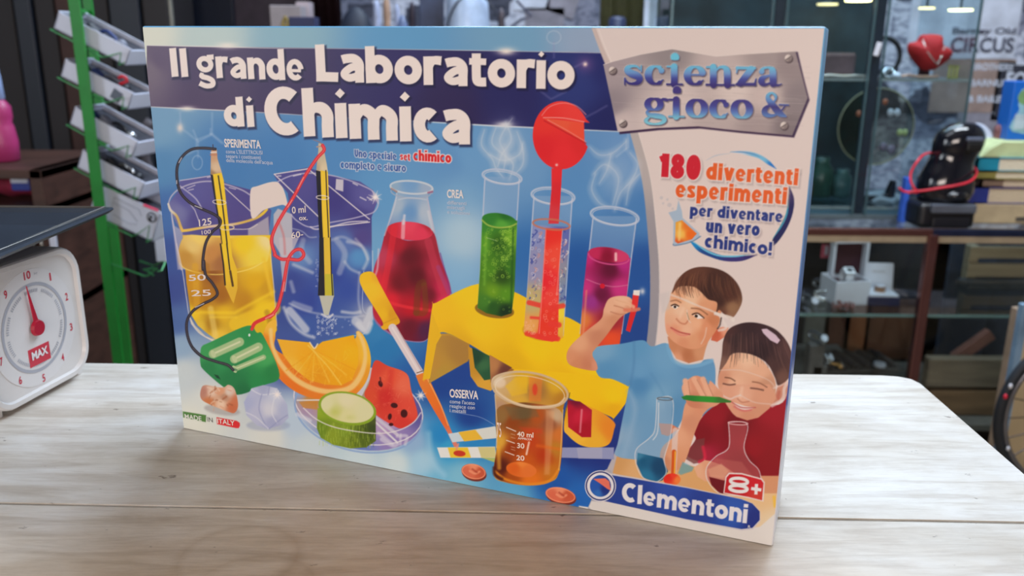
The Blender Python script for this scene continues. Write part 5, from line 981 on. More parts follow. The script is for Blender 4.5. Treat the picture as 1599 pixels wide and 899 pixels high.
LW = mat('table_leg_wood', (150, 138, 120), .6, var=.25, scale=20, stretch=(1, 1, .1))
M = Matrix.Rotation(TROT, 4, 'Z')
for x in (-.88, XR - .07):
    for y in (.12, .74):
        bm = B(); box(bm, x, x + .05, y - .03, y + .02, -TZ, -.028, .003, M=M); obj('leg', bm, LW, tb)
for y in (.12, .73):
    bm = B(); box(bm, -.83, XR - .07, y, y + .02, -.11, -.028, .001, M=M); obj('apron', bm, LW, tb)
# ------------------------------------------------------------------ room shell
def wall_paper(name, sc, cols, rough=.75):
    """old newsprint: blocks of greys with rows of tiny print"""
    m = bpy.data.materials.new(name); m.use_nodes = True
    nt = m.node_tree; N = nt.nodes; L = nt.links; b = N['Principled BSDF']; b.inputs['Roughness'].default_value = rough
    tc = N.new('ShaderNodeTexCoord')
    mp = N.new('ShaderNodeMapping'); mp.inputs['Rotation'].default_value = (PI / 2, 0, 0); L.new(tc.outputs['Object'], mp.inputs[0])
    vo = N.new('ShaderNodeTexVoronoi'); vo.distance = 'CHEBYCHEV'; vo.inputs['Scale'].default_value = sc; L.new(mp.outputs[0], vo.inputs['Vector'])
    bw = N.new('ShaderNodeRGBToBW'); L.new(vo.outputs['Color'], bw.inputs[0])
    r = N.new('ShaderNodeValToRGB'); r.color_ramp.interpolation = 'CONSTANT'; e = r.color_ramp.elements
    e[0].position = 0; e[0].color = lin(cols[0]) + (1,); e[1].position = .3; e[1].color = lin(cols[1]) + (1,)
    for k, c in enumerate(cols[2:]): q = e.new(.42 + .1 * k); q.color = lin(c) + (1,)
    L.new(bw.outputs[0], r.inputs[0])
    m2 = N.new('ShaderNodeMapping'); m2.inputs['Scale'].default_value = (34, 1, 75); L.new(tc.outputs['Object'], m2.inputs[0])
    nz = N.new('ShaderNodeTexNoise'); nz.inputs['Scale'].default_value = 1; nz.inputs['Detail'].default_value = 3; L.new(m2.outputs[0], nz.inputs['Vector'])
    r2 = N.new('ShaderNodeValToRGB'); r2.color_ramp.elements[0].position = .40; r2.color_ramp.elements[1].position = .56; r2.color_ramp.elements[0].color = (.38, .4, .46, 1); r2.color_ramp.elements[1].color = (1, 1, 1, 1)
    L.new(nz.outputs['Fac'], r2.inputs[0])
    mx = N.new('ShaderNodeMix'); mx.data_type = 'RGBA'; mx.blend_type = 'MULTIPLY'; mx.inputs[0].default_value = .85
    L.new(r.outputs[0], mx.inputs[6]); L.new(r2.outputs[0], mx.inputs[7]); L.new(mx.outputs[2], b.inputs['Base Color'])
    return m
YB = 3.2
bm = B(); box(bm, -2.6, 2.9, -2.4, YB + .1, -.1, 0); struct('floor', bm, mat('floor_wood', (128, 112, 90), .55, var=.3, scale=8, stretch=(1, 6, 1)))
bm = B(); box(bm, -2.6, 2.9, YB, YB + .1, 0, 2.9); struct('wall_back', bm, wall_paper('newsprint', 8.5, [(70, 74, 92), (150, 156, 176), (110, 116, 138), (176, 184, 204), (130, 134, 156), (196, 202, 220)]))
bm = B(); box(bm, -2.7, -2.6, -2.4, YB, 0, 2.9); struct('wall_left', bm, mat('dark_boards', (38, 30, 30), .7, var=.4, scale=6, stretch=(1, 8, .4)))
bm = B(); box(bm, 2.9, 3.0, -2.4, YB, 0, 2.9); struct('wall_right', bm, mat('right_plaster', (120, 116, 112), .8))
bm = B(); box(bm, -2.7, 3.0, -2.4, YB + .1, 2.9, 3.0); struct('ceiling', bm, mat('ceiling_paint', (170, 166, 160), .8))
bm = B(); box(bm, -2.7, 3.0, -2.5, -2.4, 0, 2.9); struct('wall_front', bm, mat('front_plaster', (150, 132, 116), .8))

# posters and clippings pasted on the back wall
INKD = mat('newspaper_ink', (62, 64, 84), .8); PAPW = mat('paper_white', (196, 204, 222), .8, var=.2, scale=12); PAPG = mat('paper_grey', (140, 138, 152), .8, var=.35, scale=14)
PAPK = mat('paper_black', (44, 46, 60), .8, var=.3); PAPT = mat('paper_tan', (150, 130, 124), .8, var=.3, scale=10)
def poster(px0, py0, px1, py1, m, label, lines=(), frame=None, name='poster', yy=None, tilt=0):
    y_ = YB - .004 if yy is None else yy
    a, c = at_y(px0, py0, y_), at_y(px1, py1, y_)
    cx_, cz_, w_, h_ = (a.x + c.x) / 2, (a.z + c.z) / 2, abs(c.x - a.x), abs(a.z - c.z)
    t = thing(name, label, 'poster', (cx_, y_, cz_))
    t.rotation_euler = (0, tilt, 0)
    if frame:
        bm = B(); box(bm, -w_ / 2, w_ / 2, 0, .003, -h_ / 2, h_ / 2); obj('border', bm, frame, t)
        bm = B(); box(bm, -w_ / 2 + .012, w_ / 2 - .012, -.001, .0, -h_ / 2 + .012, h_ / 2 - .012); obj('sheet', bm, m, t)
    else:
        bm = B(); box(bm, -w_ / 2, w_ / 2, 0, .003, -h_ / 2, h_ / 2); obj('sheet', bm, m, t)
    for body, fx, fz, fw, fh, mm in lines:
        M = Matrix.Translation((fx * w_, -.0018, fz * h_)) @ Matrix.Rotation(PI / 2, 4, 'X')
        flat_text('lettering', body, mm, t, M, fw * w_, fh * h_, .03)
    return t
poster(1440, -120, 1583, 92, PAPW, 'pale circus poster on the back wall, big grey capitals ending in CUS', [('CIRCUS', .19, -.395, .58, .118, INKD), ('Barney Old', .19, -.295, .58, .066, INKD)])
poster(1460, 92, 1574, 176, PAPT, 'brown clipping naming BARNUM and BAILEY under the circus poster', [('BROTHERS', .22, .36, .5, .13, PAPW), ('BARNUM', .22, .06, .5, .13, PAPW), ('& BAILEY', .22, -.24, .5, .13, PAPW)])
poster(1560, 96, 1760, 190, PAPK, 'dark poster with a white border reading FOLIES, at the right picture edge', [('FOLIES-BERGERE', 0, .20, .86, .26, PAPW)], frame=PAPW)
poster(1496, 176, 1562, 250, PAPG, 'small grey clipping right of the tall glass case')
poster(802, -40, 858, 16, PAPW, 'white page on the wall above the middle of the box'); poster(858, -30, 903, 24, PAPG, 'tilted grey page right of the white page on the wall', tilt=.3)
poster(820, 12, 880, 60, PAPG, 'grey clipping low on the wall under the white page'); poster(1008, -30, 1052, 60, PAPW, 'pale blue-white clipping beside the yellow cloth')
# ------------------------------------------------------------------ kitchen scale (left)
SYAW = math.radians(80)
WHT = mat('scale_plastic', (214, 210, 208), .38, var=.03); REDI = mat('red_print', (196, 40, 66), .5, var=.03)
GRYI = mat('grey_print', (168, 170, 180), .5, var=.05)
sc = thing('kitchen_scale', 'white mechanical kitchen scale with a round dial, red needle and dark tray', 'scale', (-.425, .679, TZ), SYAW)
# local: x along the face (away from camera), y into the body (to the left), z up
def scale_shell(w_, h_, d0, d1, r, grow=1):
    bm = B(); o1 = rrect(w_, h_, r, 8)
    rings = []
    for y_, k in ((d0 + .004, .985), (d0, .96), ):
        pass
    prof = [(d0 + .006, 1.0), (d0 + .001, .985), (d0, .965)]
    out = [(d1, .96)] + [(d1 - .01, .99)] + [(d0 + .006, 1.0), (d0 + .0015, .99), (d0, .97)]
    for y_, k in out: rings.append([bm.verts.new((x * k, y_, z * k)) for x, z in o1])
    n = len(o1)
    for A_, C_ in zip(rings, rings[1:]):
        for q in range(n): bm.faces.new((A_[q], A_[(q + 1) % n], C_[(q + 1) % n], C_[q]))
    bm.faces.new(rings[0])
    # recessed dial bed
    inn = [[bm.verts.new((x * k, y_, z * k)) for x, z in rrect(w_, h_, r * .9, 8)] for y_, k in ((d0, .91), (d0 + .003, .89))]
    A_ = rings[-1]
    for C_ in inn:
        for q in range(n): bm.faces.new((A_[q], A_[(q + 1) % n], C_[(q + 1) % n], C_[q]))
        A_ = C_
    bm.faces.new(inn[-1])
    return bm
SCX, SCZ = .040, .0665
bm = scale_shell(.128, .124, -.004, .085, .026); bmesh.ops.translate(bm, vec=(SCX, 0, SCZ), verts=bm.verts); obj('housing', bm, WHT, sc, smooth=False)
for x in (-.012, .092):
    for y_ in (.004, .07):
        bm = B(); box(bm, x, x + .007, y_, y_ + .008, 0, .008, .001); obj('foot', bm, WHT, sc)
DY = -.0012
def face_M(x, z, y_=DY - .0004): return Matrix.Translation((SCX + x, y_, SCZ + z)) @ Matrix.Rotation(PI / 2, 4, 'X')
bm = B(); bmesh.ops.create_cone(bm, cap_ends=True, segments=48, radius1=.052, radius2=.052, depth=.0006, matrix=Matrix.Translation((SCX, DY + .0001, SCZ - .001)) @ Matrix.Rotation(PI / 2, 4, 'X')); obj('dial_plate', bm, mat('dial_white', (217, 214, 214), .4, var=.01), sc)
bm = B(); R_ = .0385
for rr0, rr1 in ((.0345, .0385),):
    for k in range(100):
        a = 2 * PI * k / 100
        if k % 10 in (9, 0): continue
        c_, s_ = math.cos(a), math.sin(a); c2, s2 = math.cos(a + .028), math.sin(a + .028)
        vs = [bm.verts.new((SCX + r_ * u, DY - .0005, SCZ - .001 + r_ * v)) for r_, u, v in ((rr0 - .003, c_, s_), (rr1 - .004, c_, s_), (rr1 - .004, c2, s2), (rr0 - .003, c2, s2))]; bm.faces.new(vs)
for k in range(64):
    a, a2 = 2 * PI * k / 64, 2 * PI * (k + 1) / 64
    vs = [bm.verts.new((SCX + r_ * math.cos(t), DY - .0005, SCZ - .001 + r_ * math.sin(t))) for r_, t in ((.0372, a), (.040, a), (.040, a2), (.0372, a2))]; bm.faces.new(vs)
o = obj('dial_ring', bm, GRYI, sc)
for k, s_ in enumerate(['10', '1', '2', '3', '4', '5', '6', '7', '8', '9']):
    a = PI / 2 - 2 * PI * k / 10 + .02
    flat_text('numeral', s_, REDI, sc, face_M(.0465 * math.cos(a), .0475 * math.sin(a) - .001), .0035 if len(s_) == 1 and s_ != '1' else (.008 if s_ == '10' else .0018), .0072, .02)
flat_text('unit_mark', 'kg', GRYI, sc, face_M(.0095, .0455), .004, .003, .01)
bm = B(); bmesh.ops.create_cone(bm, cap_ends=True, segments=24, radius1=.0075, radius2=.0065, depth=.003, matrix=Matrix.Translation((SCX, DY - .003, SCZ - .001)) @ Matrix.Rotation(PI / 2, 4, 'X'))
na = math.radians(99)
pts = [(.003, 0), (0.0, .040), (-.003, 0)]
vv = [(x * math.sin(na) + z * math.cos(na), -x * math.cos(na) * -1 * 0 + z * math.sin(na)) for x, z in pts]
a_ = [bm.verts.new((SCX + x, DY - .0030, SCZ - .001 + z)) for x, z in vv]; c_ = [bm.verts.new((SCX + x, DY - .0020, SCZ - .001 + z)) for x, z in vv]
bm.faces.new(a_); bm.faces.new(c_[::-1])
for k in range(3): bm.faces.new((a_[k], c_[k], c_[(k + 1) % 3], a_[(k + 1) % 3]))
obj('needle', bm, mat('needle_red', (176, 20, 50), .4), sc)
bm = B(); box(bm, SCX - .013, SCX + .013, DY - .0006, DY, SCZ - .034, SCZ - .018); nb = obj('brand_plate', bm, mat('plate_red', (200, 50, 70), .5, var=.03), sc)
flat_text('brand_lettering', 'MAX', mat('print_white', (230, 226, 228), .5), nb, face_M(0, -.0245, DY - .001), .020, .0075, .04)
# neck and tray
DK = mat('tray_dark_metal', (50, 58, 72), .42, metal=.3, var=.15, scale=12); RIM = mat('tray_rim', (104, 100, 96), .4, metal=.5)
bm = B(); cyl(bm, (.0, .05, .125), (.0, .05, .156), .018, .022); obj('neck', bm, DK, sc)
trc = at_z(178, 327, TZ + .153)
def tray_local(px, py):
    p = at_z(px, py, TZ + .153); return sc_inv @ p
sc_inv = (Matrix.Translation((-.425, .679, TZ)) @ Matrix.Rotation(SYAW, 4, 'Z')).inverted()
c0 = sc_inv @ trc
# tray is a shallow rectangular pan; its far right corner is the one in view
e1 = (sc_inv @ at_z(0, 402, TZ + .153)) - c0; e1.z = 0; e1.normalize()
e2 = Vector((-e1.y, e1.x, 0))
far = (sc_inv @ at_z(0, 320, TZ + .153)) - c0
if e2.dot(far) < 0: e2 = -e2
TW_, TD_ = .25, .25
bm = B()
def trp(u, v, z): q = c0 + e1 * u + e2 * v; return bm.verts.new((q.x, q.y, z))
def loop(ins_, z): return [trp(ins_, ins_, z), trp(TW_ - ins_, ins_, z), trp(TW_ - ins_, TD_ - ins_, z), trp(ins_, TD_ - ins_, z)]
Ls = [loop(.03, .1405), loop(.004, .150), loop(0, .1535), loop(.001, .1555), loop(.008, .1555), loop(.012, .152), loop(.034, .1445)]
bm.faces.new(Ls[0])
for A_, C_ in zip(Ls, Ls[1:]):
    for q in range(4): bm.faces.new((A_[q], A_[(q + 1) % 4], C_[(q + 1) % 4], C_[q]))
bm.faces.new(Ls[-1])
obj('tray', bm, DK, sc)
bm = B(); q = [c0 + e1 * u + e2 * v for u, v in ((.006, .006), (TW_ - .006, .006), (TW_ - .006, TD_ - .006), (.006, TD_ - .006))]
tube(bm, [(p.x, p.y, .156) for p in q], .0012, 6, closed=True); obj('tray_rim', bm, RIM, sc)

# ------------------------------------------------------------------ green wire rack with white cardboard trays
GRN = mat('green_paint', (20, 128, 44), .4, var=.08); CARD = mat('white_cardboard', (206, 212, 232), .7, var=.05, scale=14); CARDI = mat('cardboard_inside', (140, 140, 156), .8)
RY = 1.5
pt_, pb_ = at_y(120, 40, RY), at_y(184, 550, RY)
px_ = (pt_.x + pb_.x) / 2
rk = thing('wire_rack', 'tall green metal rack holding a column of tilted white cardboard trays', 'rack', (px_, RY, 0))
bm = B(); box(bm, -.0095, .0095, -.003, .003, .01, 1.75, .001); obj('post', bm, GRN, rk)
p2 = at_y(192, 500, RY + .16); q1, q2 = at_y(138, 12, RY + .16), at_y(193, 500, RY + .16); dd = (q1 - q2) / (q1.z - q2.z)
bm = B(); box(bm, -.0085, .0085, -.003, .003, 0, 1.75, .001)
for v in bm.verts: v.co.x += (q2 + dd * (v.co.z - q2.z)).x - px_; v.co.y += .16
obj('post', bm, GRN, rk)
for z in (.02, .45, 1.155):
    bm = B(); cyl(bm, (0, .003, z), (p2.x - px_, .157, z), .006); obj('cross_bar', bm, GRN, rk)
bm = B(); box(bm, -.16, .30, -.12, .28, 0, .012, .002); obj('base', bm, GRN, rk)
TILT = math.radians(27)
WIREG = mat('green_wire', (60, 140, 84), .35, metal=.3)
trays = [  # front face: left bottom px, right bottom px, height px
    ((84, 44), (196, 102), 25, 'topmost white cardboard tray on the green rack, holding small dark parts', .075),
    ((95, 119), (200, 171), 26, 'second white cardboard tray from the top of the green rack, with a dark sticker', .075),
    ((109, 193), (206, 246), 27, 'third white cardboard tray on the green rack, blue and black bits inside', .08),
    ((121, 261), (217, 311), 28, 'fourth white cardboard tray on the green rack, black bits hanging over its side', .08),
    ((140, 332), (238, 377), 51, 'lowest, tallest white cardboard tray on the green rack, with a round black sign', .07)]
BIT = [mat('bit_black', (30, 32, 40), .4), mat('bit_silver', (196, 200, 206), .25, metal=.8), mat('bit_blue', (50, 70, 130), .4), mat('bit_red', (170, 30, 50), .4), mat('bit_grey', (120, 124, 140), .5)]
for k, (lb, rb, hpx, lab, dp) in enumerate(trays):
    yy = RY + .010
    a, c = at_y(*lb, yy + .02), at_y(*rb, yy)
    L_ = (c - a); ln = L_.length; h_ = hpx * 1.06 / FPX * yy
    t = thing('cardboard_tray', lab, 'tray', a, 0, 'white cardboard trays on the green rack' if False else None)
    ax = L_.normalized(); up = Vector((0, 0, 1)) - ax * ax.z; up.normalize(); ay = up.cross(ax)
    R = Matrix((ax, ay, up)).transposed().to_4x4()
    t.matrix_world = Matrix.Translation(a) @ R
    th = .0025
    bm = B(); box(bm, 0, ln, 0, th, 0, h_ * (1.0 if k < 4 else .96)); box(bm, 0, ln, dp - th, dp, 0, h_ * 1.0); box(bm, 0, th, 0, dp, 0, h_ * 1.05); box(bm, ln - th, ln, 0, dp, 0, h_ * .9); box(bm, 0, ln, 0, dp, 0, th)
    bmesh.ops.remove_doubles(bm, verts=bm.verts, dist=1e-5); obj('carton', bm, CARD, t)
    bm = B(); box(bm, th, ln - th, th, dp - th, h_ * .3, h_ * .72); obj('padding', bm, mat('tray_padding', (44, 44, 56), .8, var=.4), t)
    # wire loop that carries it, part of the rack
    rr = rk.matrix_world
    W_pts = [Vector((-.004, .01, -.004)), Vector((-.004, -.002, -.004)), Vector((ln * .72, -.006, -.004)), Vector((ln * .80, -.008, h_ * .12 if k < 4 else .006)), Vector((ln * .93, -.008, h_ * .62 if k < 4 else .03)), Vector((ln * .955, -.008, -.002)), Vector((ln * .99, .004, .006))]
    W_w = [(Matrix.Translation(a) @ R) @ q for q in W_pts]
    bm = B(); tube(bm, [q - Vector((px_, RY, 0)) for q in W_w], .0013, 6); obj('wire_loop', bm, WIREG, rk)
    if k == 4:
        M = Matrix.Translation((ln * .90, -.0012, h_ * .70)) @ Matrix.Rotation(PI / 2, 4, 'X')
        bm = B(); n = 28
        for r0, r1 in ((.0, .009),):
            bmesh.ops.create_circle(bm, cap_ends=True, segments=28, radius=.0095, matrix=M)
        sg = obj('round_sign', bm, mat('sign_black', (26, 28, 36), .5), t)
        bm = B(); q_ = [(ln * .90 + .0055 * math.cos(x), -.002, h_ * .70 + .0055 * math.sin(x)) for x in [math.radians(d) for d in range(-60, 215, 15)]]
        tube(bm, q_, .0011, 6); cyl(bm, (ln * .90, -.002, h_ * .70), (ln * .90 + .006, -.002, h_ * .70 - .004), .0011); obj('sign_mark', bm, CARD, sg)
        bm = B()
        for pp in (((.30, .3), (.30, .8), (.7, .75), (.75, .6)), ((.3, .62), (.55, .6), (.72, .38)), ((.34, .28), (.6, .22), (.72, .3))):
            tube(bm, [(ln * u, -.0008, h_ * v) for u, v in pp], .0006, 5)
        obj('grey_drawing', bm, mat('pencil_grey', (150, 160, 176), .6), t)
    if k == 1:
        bm = B(); box(bm, -.009, .009, -.001, 0, -.009, .009, M=Matrix.Translation((ln * .80, -.0006, h_ * .45)) @ Matrix.Rotation(.2, 4, 'Y')); obj('sticker', bm, mat('sticker_dark', (84, 92, 108), .5), t)
    # odds and ends lying in the tray
    RR = random.Random(30 + k)
    kinds = [('metal_bit', 'silver metal bit', 1), ('black_clip', 'black clip', 0), ('blue_part', 'blue part', 2), ('grey_part', 'grey part', 4), ('black_cable', 'black cable piece', 0)]
    where = ['topmost', 'second', 'third', 'fourth', 'lowest'][k]
    for j in range(4 if k < 4 else 2):
        nm, ds, mi = kinds[(j + k) % 5]
        u = ln * (.18 + .2 * j) ; v = dp * .3
        bm = B()
        if j % 3 == 0: lathe(bm, [(.004, -.006), (.009, -.004), (.010, .002), (.006, .006), (.002, .008)], 12, Matrix.Translation((0, 0, .006)))
        elif j % 3 == 1: box(bm, -.014, .014, -.008, .008, 0, .012, .003, M=Matrix.Rotation(.4, 4, 'Y'))
        else: tube(bm, [(-.02, 0, .004), (-.01, .006, .012), (.0, -.004, .016), (.01, .004, .010), (.02, 0, .005)], .003, 6)
        o = obj(nm, bm, BIT[mi], None, smooth=(j % 3 != 1))
        o.matrix_world = Matrix.Translation(a) @ R @ Matrix.Translation((u, v, (h_ - .012) if k < 4 else h_ * .9))
        tag(o, '%s in the %s white tray of the green rack' % (['leftmost ' + ds, ds + ' second from left', ds + ' third from left', 'rightmost ' + ds][j], where), 'small part')
# empty wire holder below the last tray
def wire_path(pxs, yy, name='wire_loop'):
    bm = B(); tube(bm, [at_y(x, y, q) - Vector((px_, RY, 0)) for (x, y), q in zip(pxs, yy)], .0014, 6); obj(name, bm, WIREG, rk)
wire_path([(172, 411), (226, 431), (231, 430), (246, 418), (238, 419), (224, 421), (232, 424), (240, 430)], [1.5, 1.47, 1.47, 1.46, 1.47, 1.48, 1.47, 1.46])
wire_path([(218, 407), (240, 415), (253, 408), (258, 410), (252, 423), (246, 423)], [1.6, 1.56, 1.5, 1.48, 1.46, 1.46])
# red cord and strap hanging by the rack
o = obj('red_string', tube(B(), [at_y(x, y, 1.5) for x, y in ((185, 122), (190, 119), (196, 121), (199, 127), (193, 129), (187, 131))], .0028, 8), mat('cord_red', (190, 20, 46), .4), None, smooth=True); tag(o, 'loop of red string on the second white tray from the top', 'cord')
o = obj('pink_pen', cyl(B(), at_y(224, 320, 1.46), at_y(247, 329, 1.46), .0022), mat('pen_pink', (214, 60, 96), .4), None); tag(o, 'thin pink pen lying on the lowest white tray', 'pen')
bm = B(); q = [at_y(x, y, 1.72) for x, y in ((236, 190), (228, 200), (224, 225), (226, 250), (234, 268), (243, 275))]; tube(bm, q, [.012, .012, .011, .011, .010, .008], 8); o = obj('belt_loop', bm, mat('grey_strap', (74, 68, 74), .6), None, smooth=True); tag(o, 'dark grey strap hanging between the green rack and the box', 'strap')
bm = B(); a = at_y(250, 378, 1.7); box(bm, -.010, .012, -.004, .004, -.04, .03, .002, M=Matrix.Translation(a)); o = obj('price_tag', bm, CARD, None); tag(o, 'small white tag hanging beside the lowest tray', 'tag')

# ------------------------------------------------------------------ dark cabinet, wooden crate, pink things, hooks
DKW = mat('cabinet_dark', (30, 26, 30), .6, var=.35, scale=5, stretch=(1, 1, .15)); DKB = mat('cabinet_blue_black', (26, 32, 44), .5, var=.3, scale=5, stretch=(1, 1, .15))
BRW = mat('brown_wood', (66, 40, 32), .55, var=.35, scale=14, stretch=(.3, 1, 4)); BRD = mat('brown_dark', (56, 30, 26), .6, var=.3, scale=10)
CY = 2.5
cb = thing('wooden_cabinet', 'tall dark plank-fronted cabinet behind the kitchen scale and green rack', 'cabinet', (-1.35, CY, 0))
bm = B(); box(bm, -1.15, .36, .02, .3, 0, 2.3, .004); obj('body', bm, DKW, cb)
edges = [-60, 28, 58, 92, 130, 175, 225, 268]
for k, (e0, e1_) in enumerate(zip(edges, edges[1:])):
    a, c = at_y(e0, 60, CY), at_y(e1_, 60, CY)
    bm = B(); box(bm, a.x + 1.35 + .004, c.x + 1.35 - .004, 0 - .008 * (k % 2), .02, .06, 2.28, .003); obj('door_plank', bm, [DKW, DKB, DKW, BRD][k % 4], cb)
a = at_y(267, 20, CY - .06); bm = B(); cyl(bm, (a.x, CY - .06, 0), (a.x, CY - .06, 2.2), .006); o = obj('metal_pole', bm, mat('pole_grey', (130, 130, 124), .4, metal=.5), None); tag(o, 'thin grey metal pole standing left of the white emblem carton', 'pole')
# wooden crate shelf at far left
SY = 1.75
a0, a1 = at_y(-120, 318, SY), at_y(112, 318, SY)
cr = thing('wooden_shelf', 'brown wooden shelf unit behind the scale tray with pink things on it', 'shelf', (a1.x, SY, 0))
wz0, wz1 = at_y(60, 318, SY).z, at_y(60, 262, SY).z
wd_ = a1.x - a0.x
for z0, z1, nm in ((wz1 - .008, wz1 + .010, 'top_board'), (wz0 - .004, wz0 + .014, 'shelf_board'), (wz0 - .21, wz0 - .19, 'shelf_board')):
    bm = B(); box(bm, -wd_, 0, -.10, .22, z0, z1, .002); obj(nm, bm, BRW, cr)
bm = B(); box(bm, -.024, -.0, -.10, .22, 0, wz1 + .01, .002); obj('side_board', bm, BRW, cr)
bm = B(); box(bm, -wd_, -wd_ + .02, -.10, .22, 0, wz1 + .01, .002); obj('side_board', bm, BRW, cr)
bm = B(); box(bm, -wd_, 0, .21, .22, 0, wz1, .001); obj('back_board', bm, BRD, cr)
# pink bottle on the shelf top
a = at_y(2, 262, SY + .0); PK = mat('pink_plastic', (170, 52, 108), .4, var=.1)
t = thing('pink_bottle', 'pink bottle with a pale blue sleeve standing on the brown shelf', 'bottle', (a.x, SY + .02, wz1 + .010))
bm = B(); lathe(bm, [(.018, 0), (.027, .003), (.028, .04), (.024, .07), (.021, .078), (.024, .09), (.023, .11), (.014, .122), (.008, .126)], 24); obj('body', bm, PK, t, smooth=True)
bm = B(); lathe(bm, [(.008, .12), (.015, .126), (.013, .165), (.011, .185), (.004, .19)], 20); obj('cap', bm, mat('pale_blue', (150, 170, 214), .5), t, smooth=True)
# red fabric bag inside
a = at_y(28, 300, SY)
t = thing('red_fabric_bundle', 'dark red fabric bundle with a blue and white label inside the brown shelf', 'fabric', (a.x, SY, wz0 + .014))
bm = B(); ball(bm, (0, .03, .026), .085, .06, .027, 32, 16)
for v in bm.verts: v.co.z += .003 * math.sin(v.co.x * 110) * math.cos(v.co.y * 90)
obj('fabric', bm, mat('crimson_cloth', (134, 30, 60), .8, var=.25, scale=30), t, smooth=True)
bm = B(); box(bm, .008, .046, -.036, -.028, .018, .044, .003); lb_ = obj('label_patch', bm, mat('label_blue', (40, 60, 150), .5), t)
bm = B(); box(bm, .010, .044, -.038, -.036, .034, .043, .001); obj('label_band', bm, mat('label_white', (200, 210, 230), .5), lb_)
# hooks, tag and strip under the shelf
for x0, y0, x1, y1, nm, lab in ((26, 374, 34, 394, 'white_card', 'small white card below the scale tray, left of the hooks'), (76, 352, 92, 391, 'pale_blue_strip', 'pale blue strip hanging below the scale tray')):
    p, q = at_y(x0, y0, SY - .10), at_y(x1, y1, SY - .10)
    bm = B(); box(bm, p.x, q.x, SY - .106, SY - .101, q.z, p.z, .001); o = obj(nm, bm, CARD, None); tag(o, lab, 'card')
for x, y, lab in ((53, 384, 'left small metal hook below the dark scale tray'), (66, 380, 'right curved metal hook below the dark scale tray')):
    p = at_y(x, y, SY - .105)
    bm = B(); tube(bm, [p + Vector(q) for q in ((-.006, .004, .006), (-.002, -.004, .009), (.002, -.006, .005), (.002, -.006, -.010))], .0022, 8); o = obj('metal_hook', bm, mat('hook_silver', (200, 200, 196), .3, metal=.7), None, smooth=True); tag(o, lab, 'hook')
# floor-level things behind the table, left
a = at_y(255, 560, 1.05)
# ------------------------------------------------------------------ things behind the box, seen over its top edge
def stand(px, py, y, z=None): p = at_y(px, py, y); return p
SHZ = 0.95
sb = thing('sideboard', 'long dark sideboard behind the box carrying cartons and figures', 'sideboard', (.1, 2.6, 0))
bm = B(); box(bm, -.95, .60, -.16, .22, .05, SHZ - .02, .004); obj('body', bm, DKW, sb)
bm = B(); box(bm, -.97, .62, -.18, .24, SHZ - .02, SHZ, .003); obj('top_board', bm, BRD, sb)
for x in (-.9, .55):
    bm = B(); box(bm, x - .02, x + .02, -.12, .18, 0, .05, .002); obj('foot', bm, BRD, sb)
for k in range(3):
    bm = B(); box(bm, -.93 + k * .51, -.45 + k * .51, -.172, -.16, .1, SHZ - .05, .003); d = obj('door', bm, DKB, sb)
    bm = B(); ball(bm, (-.49 + k * .51, -.182, .5), .012, u=12, v=8); obj('knob', bm, mat('brass', (150, 120, 60), .3, metal=.8), d)
def H_(px, y, py): return at_y(px, py, y).z - SHZ       # height above the sideboard of a pixel row
# white carton with emblem
y = 2.52; x0, x1 = at_y(421, 20, y).x, at_y(470, 20, y).x; h = H_(440, y, 8)
t = thing('emblem_carton', 'greyish white carton with a small yellow emblem, behind the title left of centre', 'carton', ((x0 + x1) / 2, y, SHZ))
bm = B(); box(bm, -(x1 - x0) / 2, (x1 - x0) / 2, 0, .08, 0, h, .003); obj('carton', bm, mat('grey_carton', (150, 142, 146), .7, var=.08), t)
bm = B(); px0 = at_y(441, 20, y).x - (x0 + x1) / 2
tube(bm, [(px0, -.001, h - .075), (px0, -.001, h - .045), (px0 + .008, -.001, h - .03), (px0 + .014, -.001, h - .04), (px0 + .012, -.001, h - .055), (px0 + .002, -.001, h - .06)], .0045, 6); obj('emblem', bm, mat('emblem_yellow', (150, 130, 60), .6), t)
y = 2.56; x0, x1 = at_y(458, 20, y).x, at_y(479, 20, y).x; h = H_(470, y, 2)
bm = B(); w2 = (x1 - x0) / 2; box(bm, -w2, w2, .03, .09, 0, h, .003); o = obj('tall_carton', bm, mat('pinkish_carton', (170, 156, 162), .7), None, loc=((x0 + x1) / 2, y, SHZ)); tag(o, 'narrow pinkish carton right behind the white emblem carton', 'carton')
bm = B(); box(bm, -.035, .035, -.03, .03, 0, H_(478, 2.4, 26), .002); o = obj('dark_blue_box', bm, mat('navy_box', (34, 40, 80), .5), None, loc=(at_y(474, 20, 2.45).x, 2.45, SHZ)); tag(o, 'small navy box in front of the pinkish carton', 'box')
# dark red curtain panel
y = 2.78; bm = B(); x0, x1 = at_y(480, 20, y).x, at_y(532, 20, y).x; n = 26
for k in range(n):
    u = k / (n - 1); bm.verts.new((x0 + (x1 - x0) * u, y + .012 * math.sin(u * 26), .97)); bm.verts.new((x0 + (x1 - x0) * u, y + .012 * math.sin(u * 26), 2.0))
bm.verts.ensure_lookup_table()
for k in range(n - 1): bm.faces.new([bm.verts[i] for i in (2 * k, 2 * k + 2, 2 * k + 3, 2 * k + 1)])
bmesh.ops.solidify(bm, geom=bm.faces[:], thickness=.004)
o = obj('curtain', bm, mat('curtain_maroon', (60, 26, 36), .9), None, smooth=True); tag(o, 'dark maroon hanging curtain behind the box, left of the black bag', 'curtain')
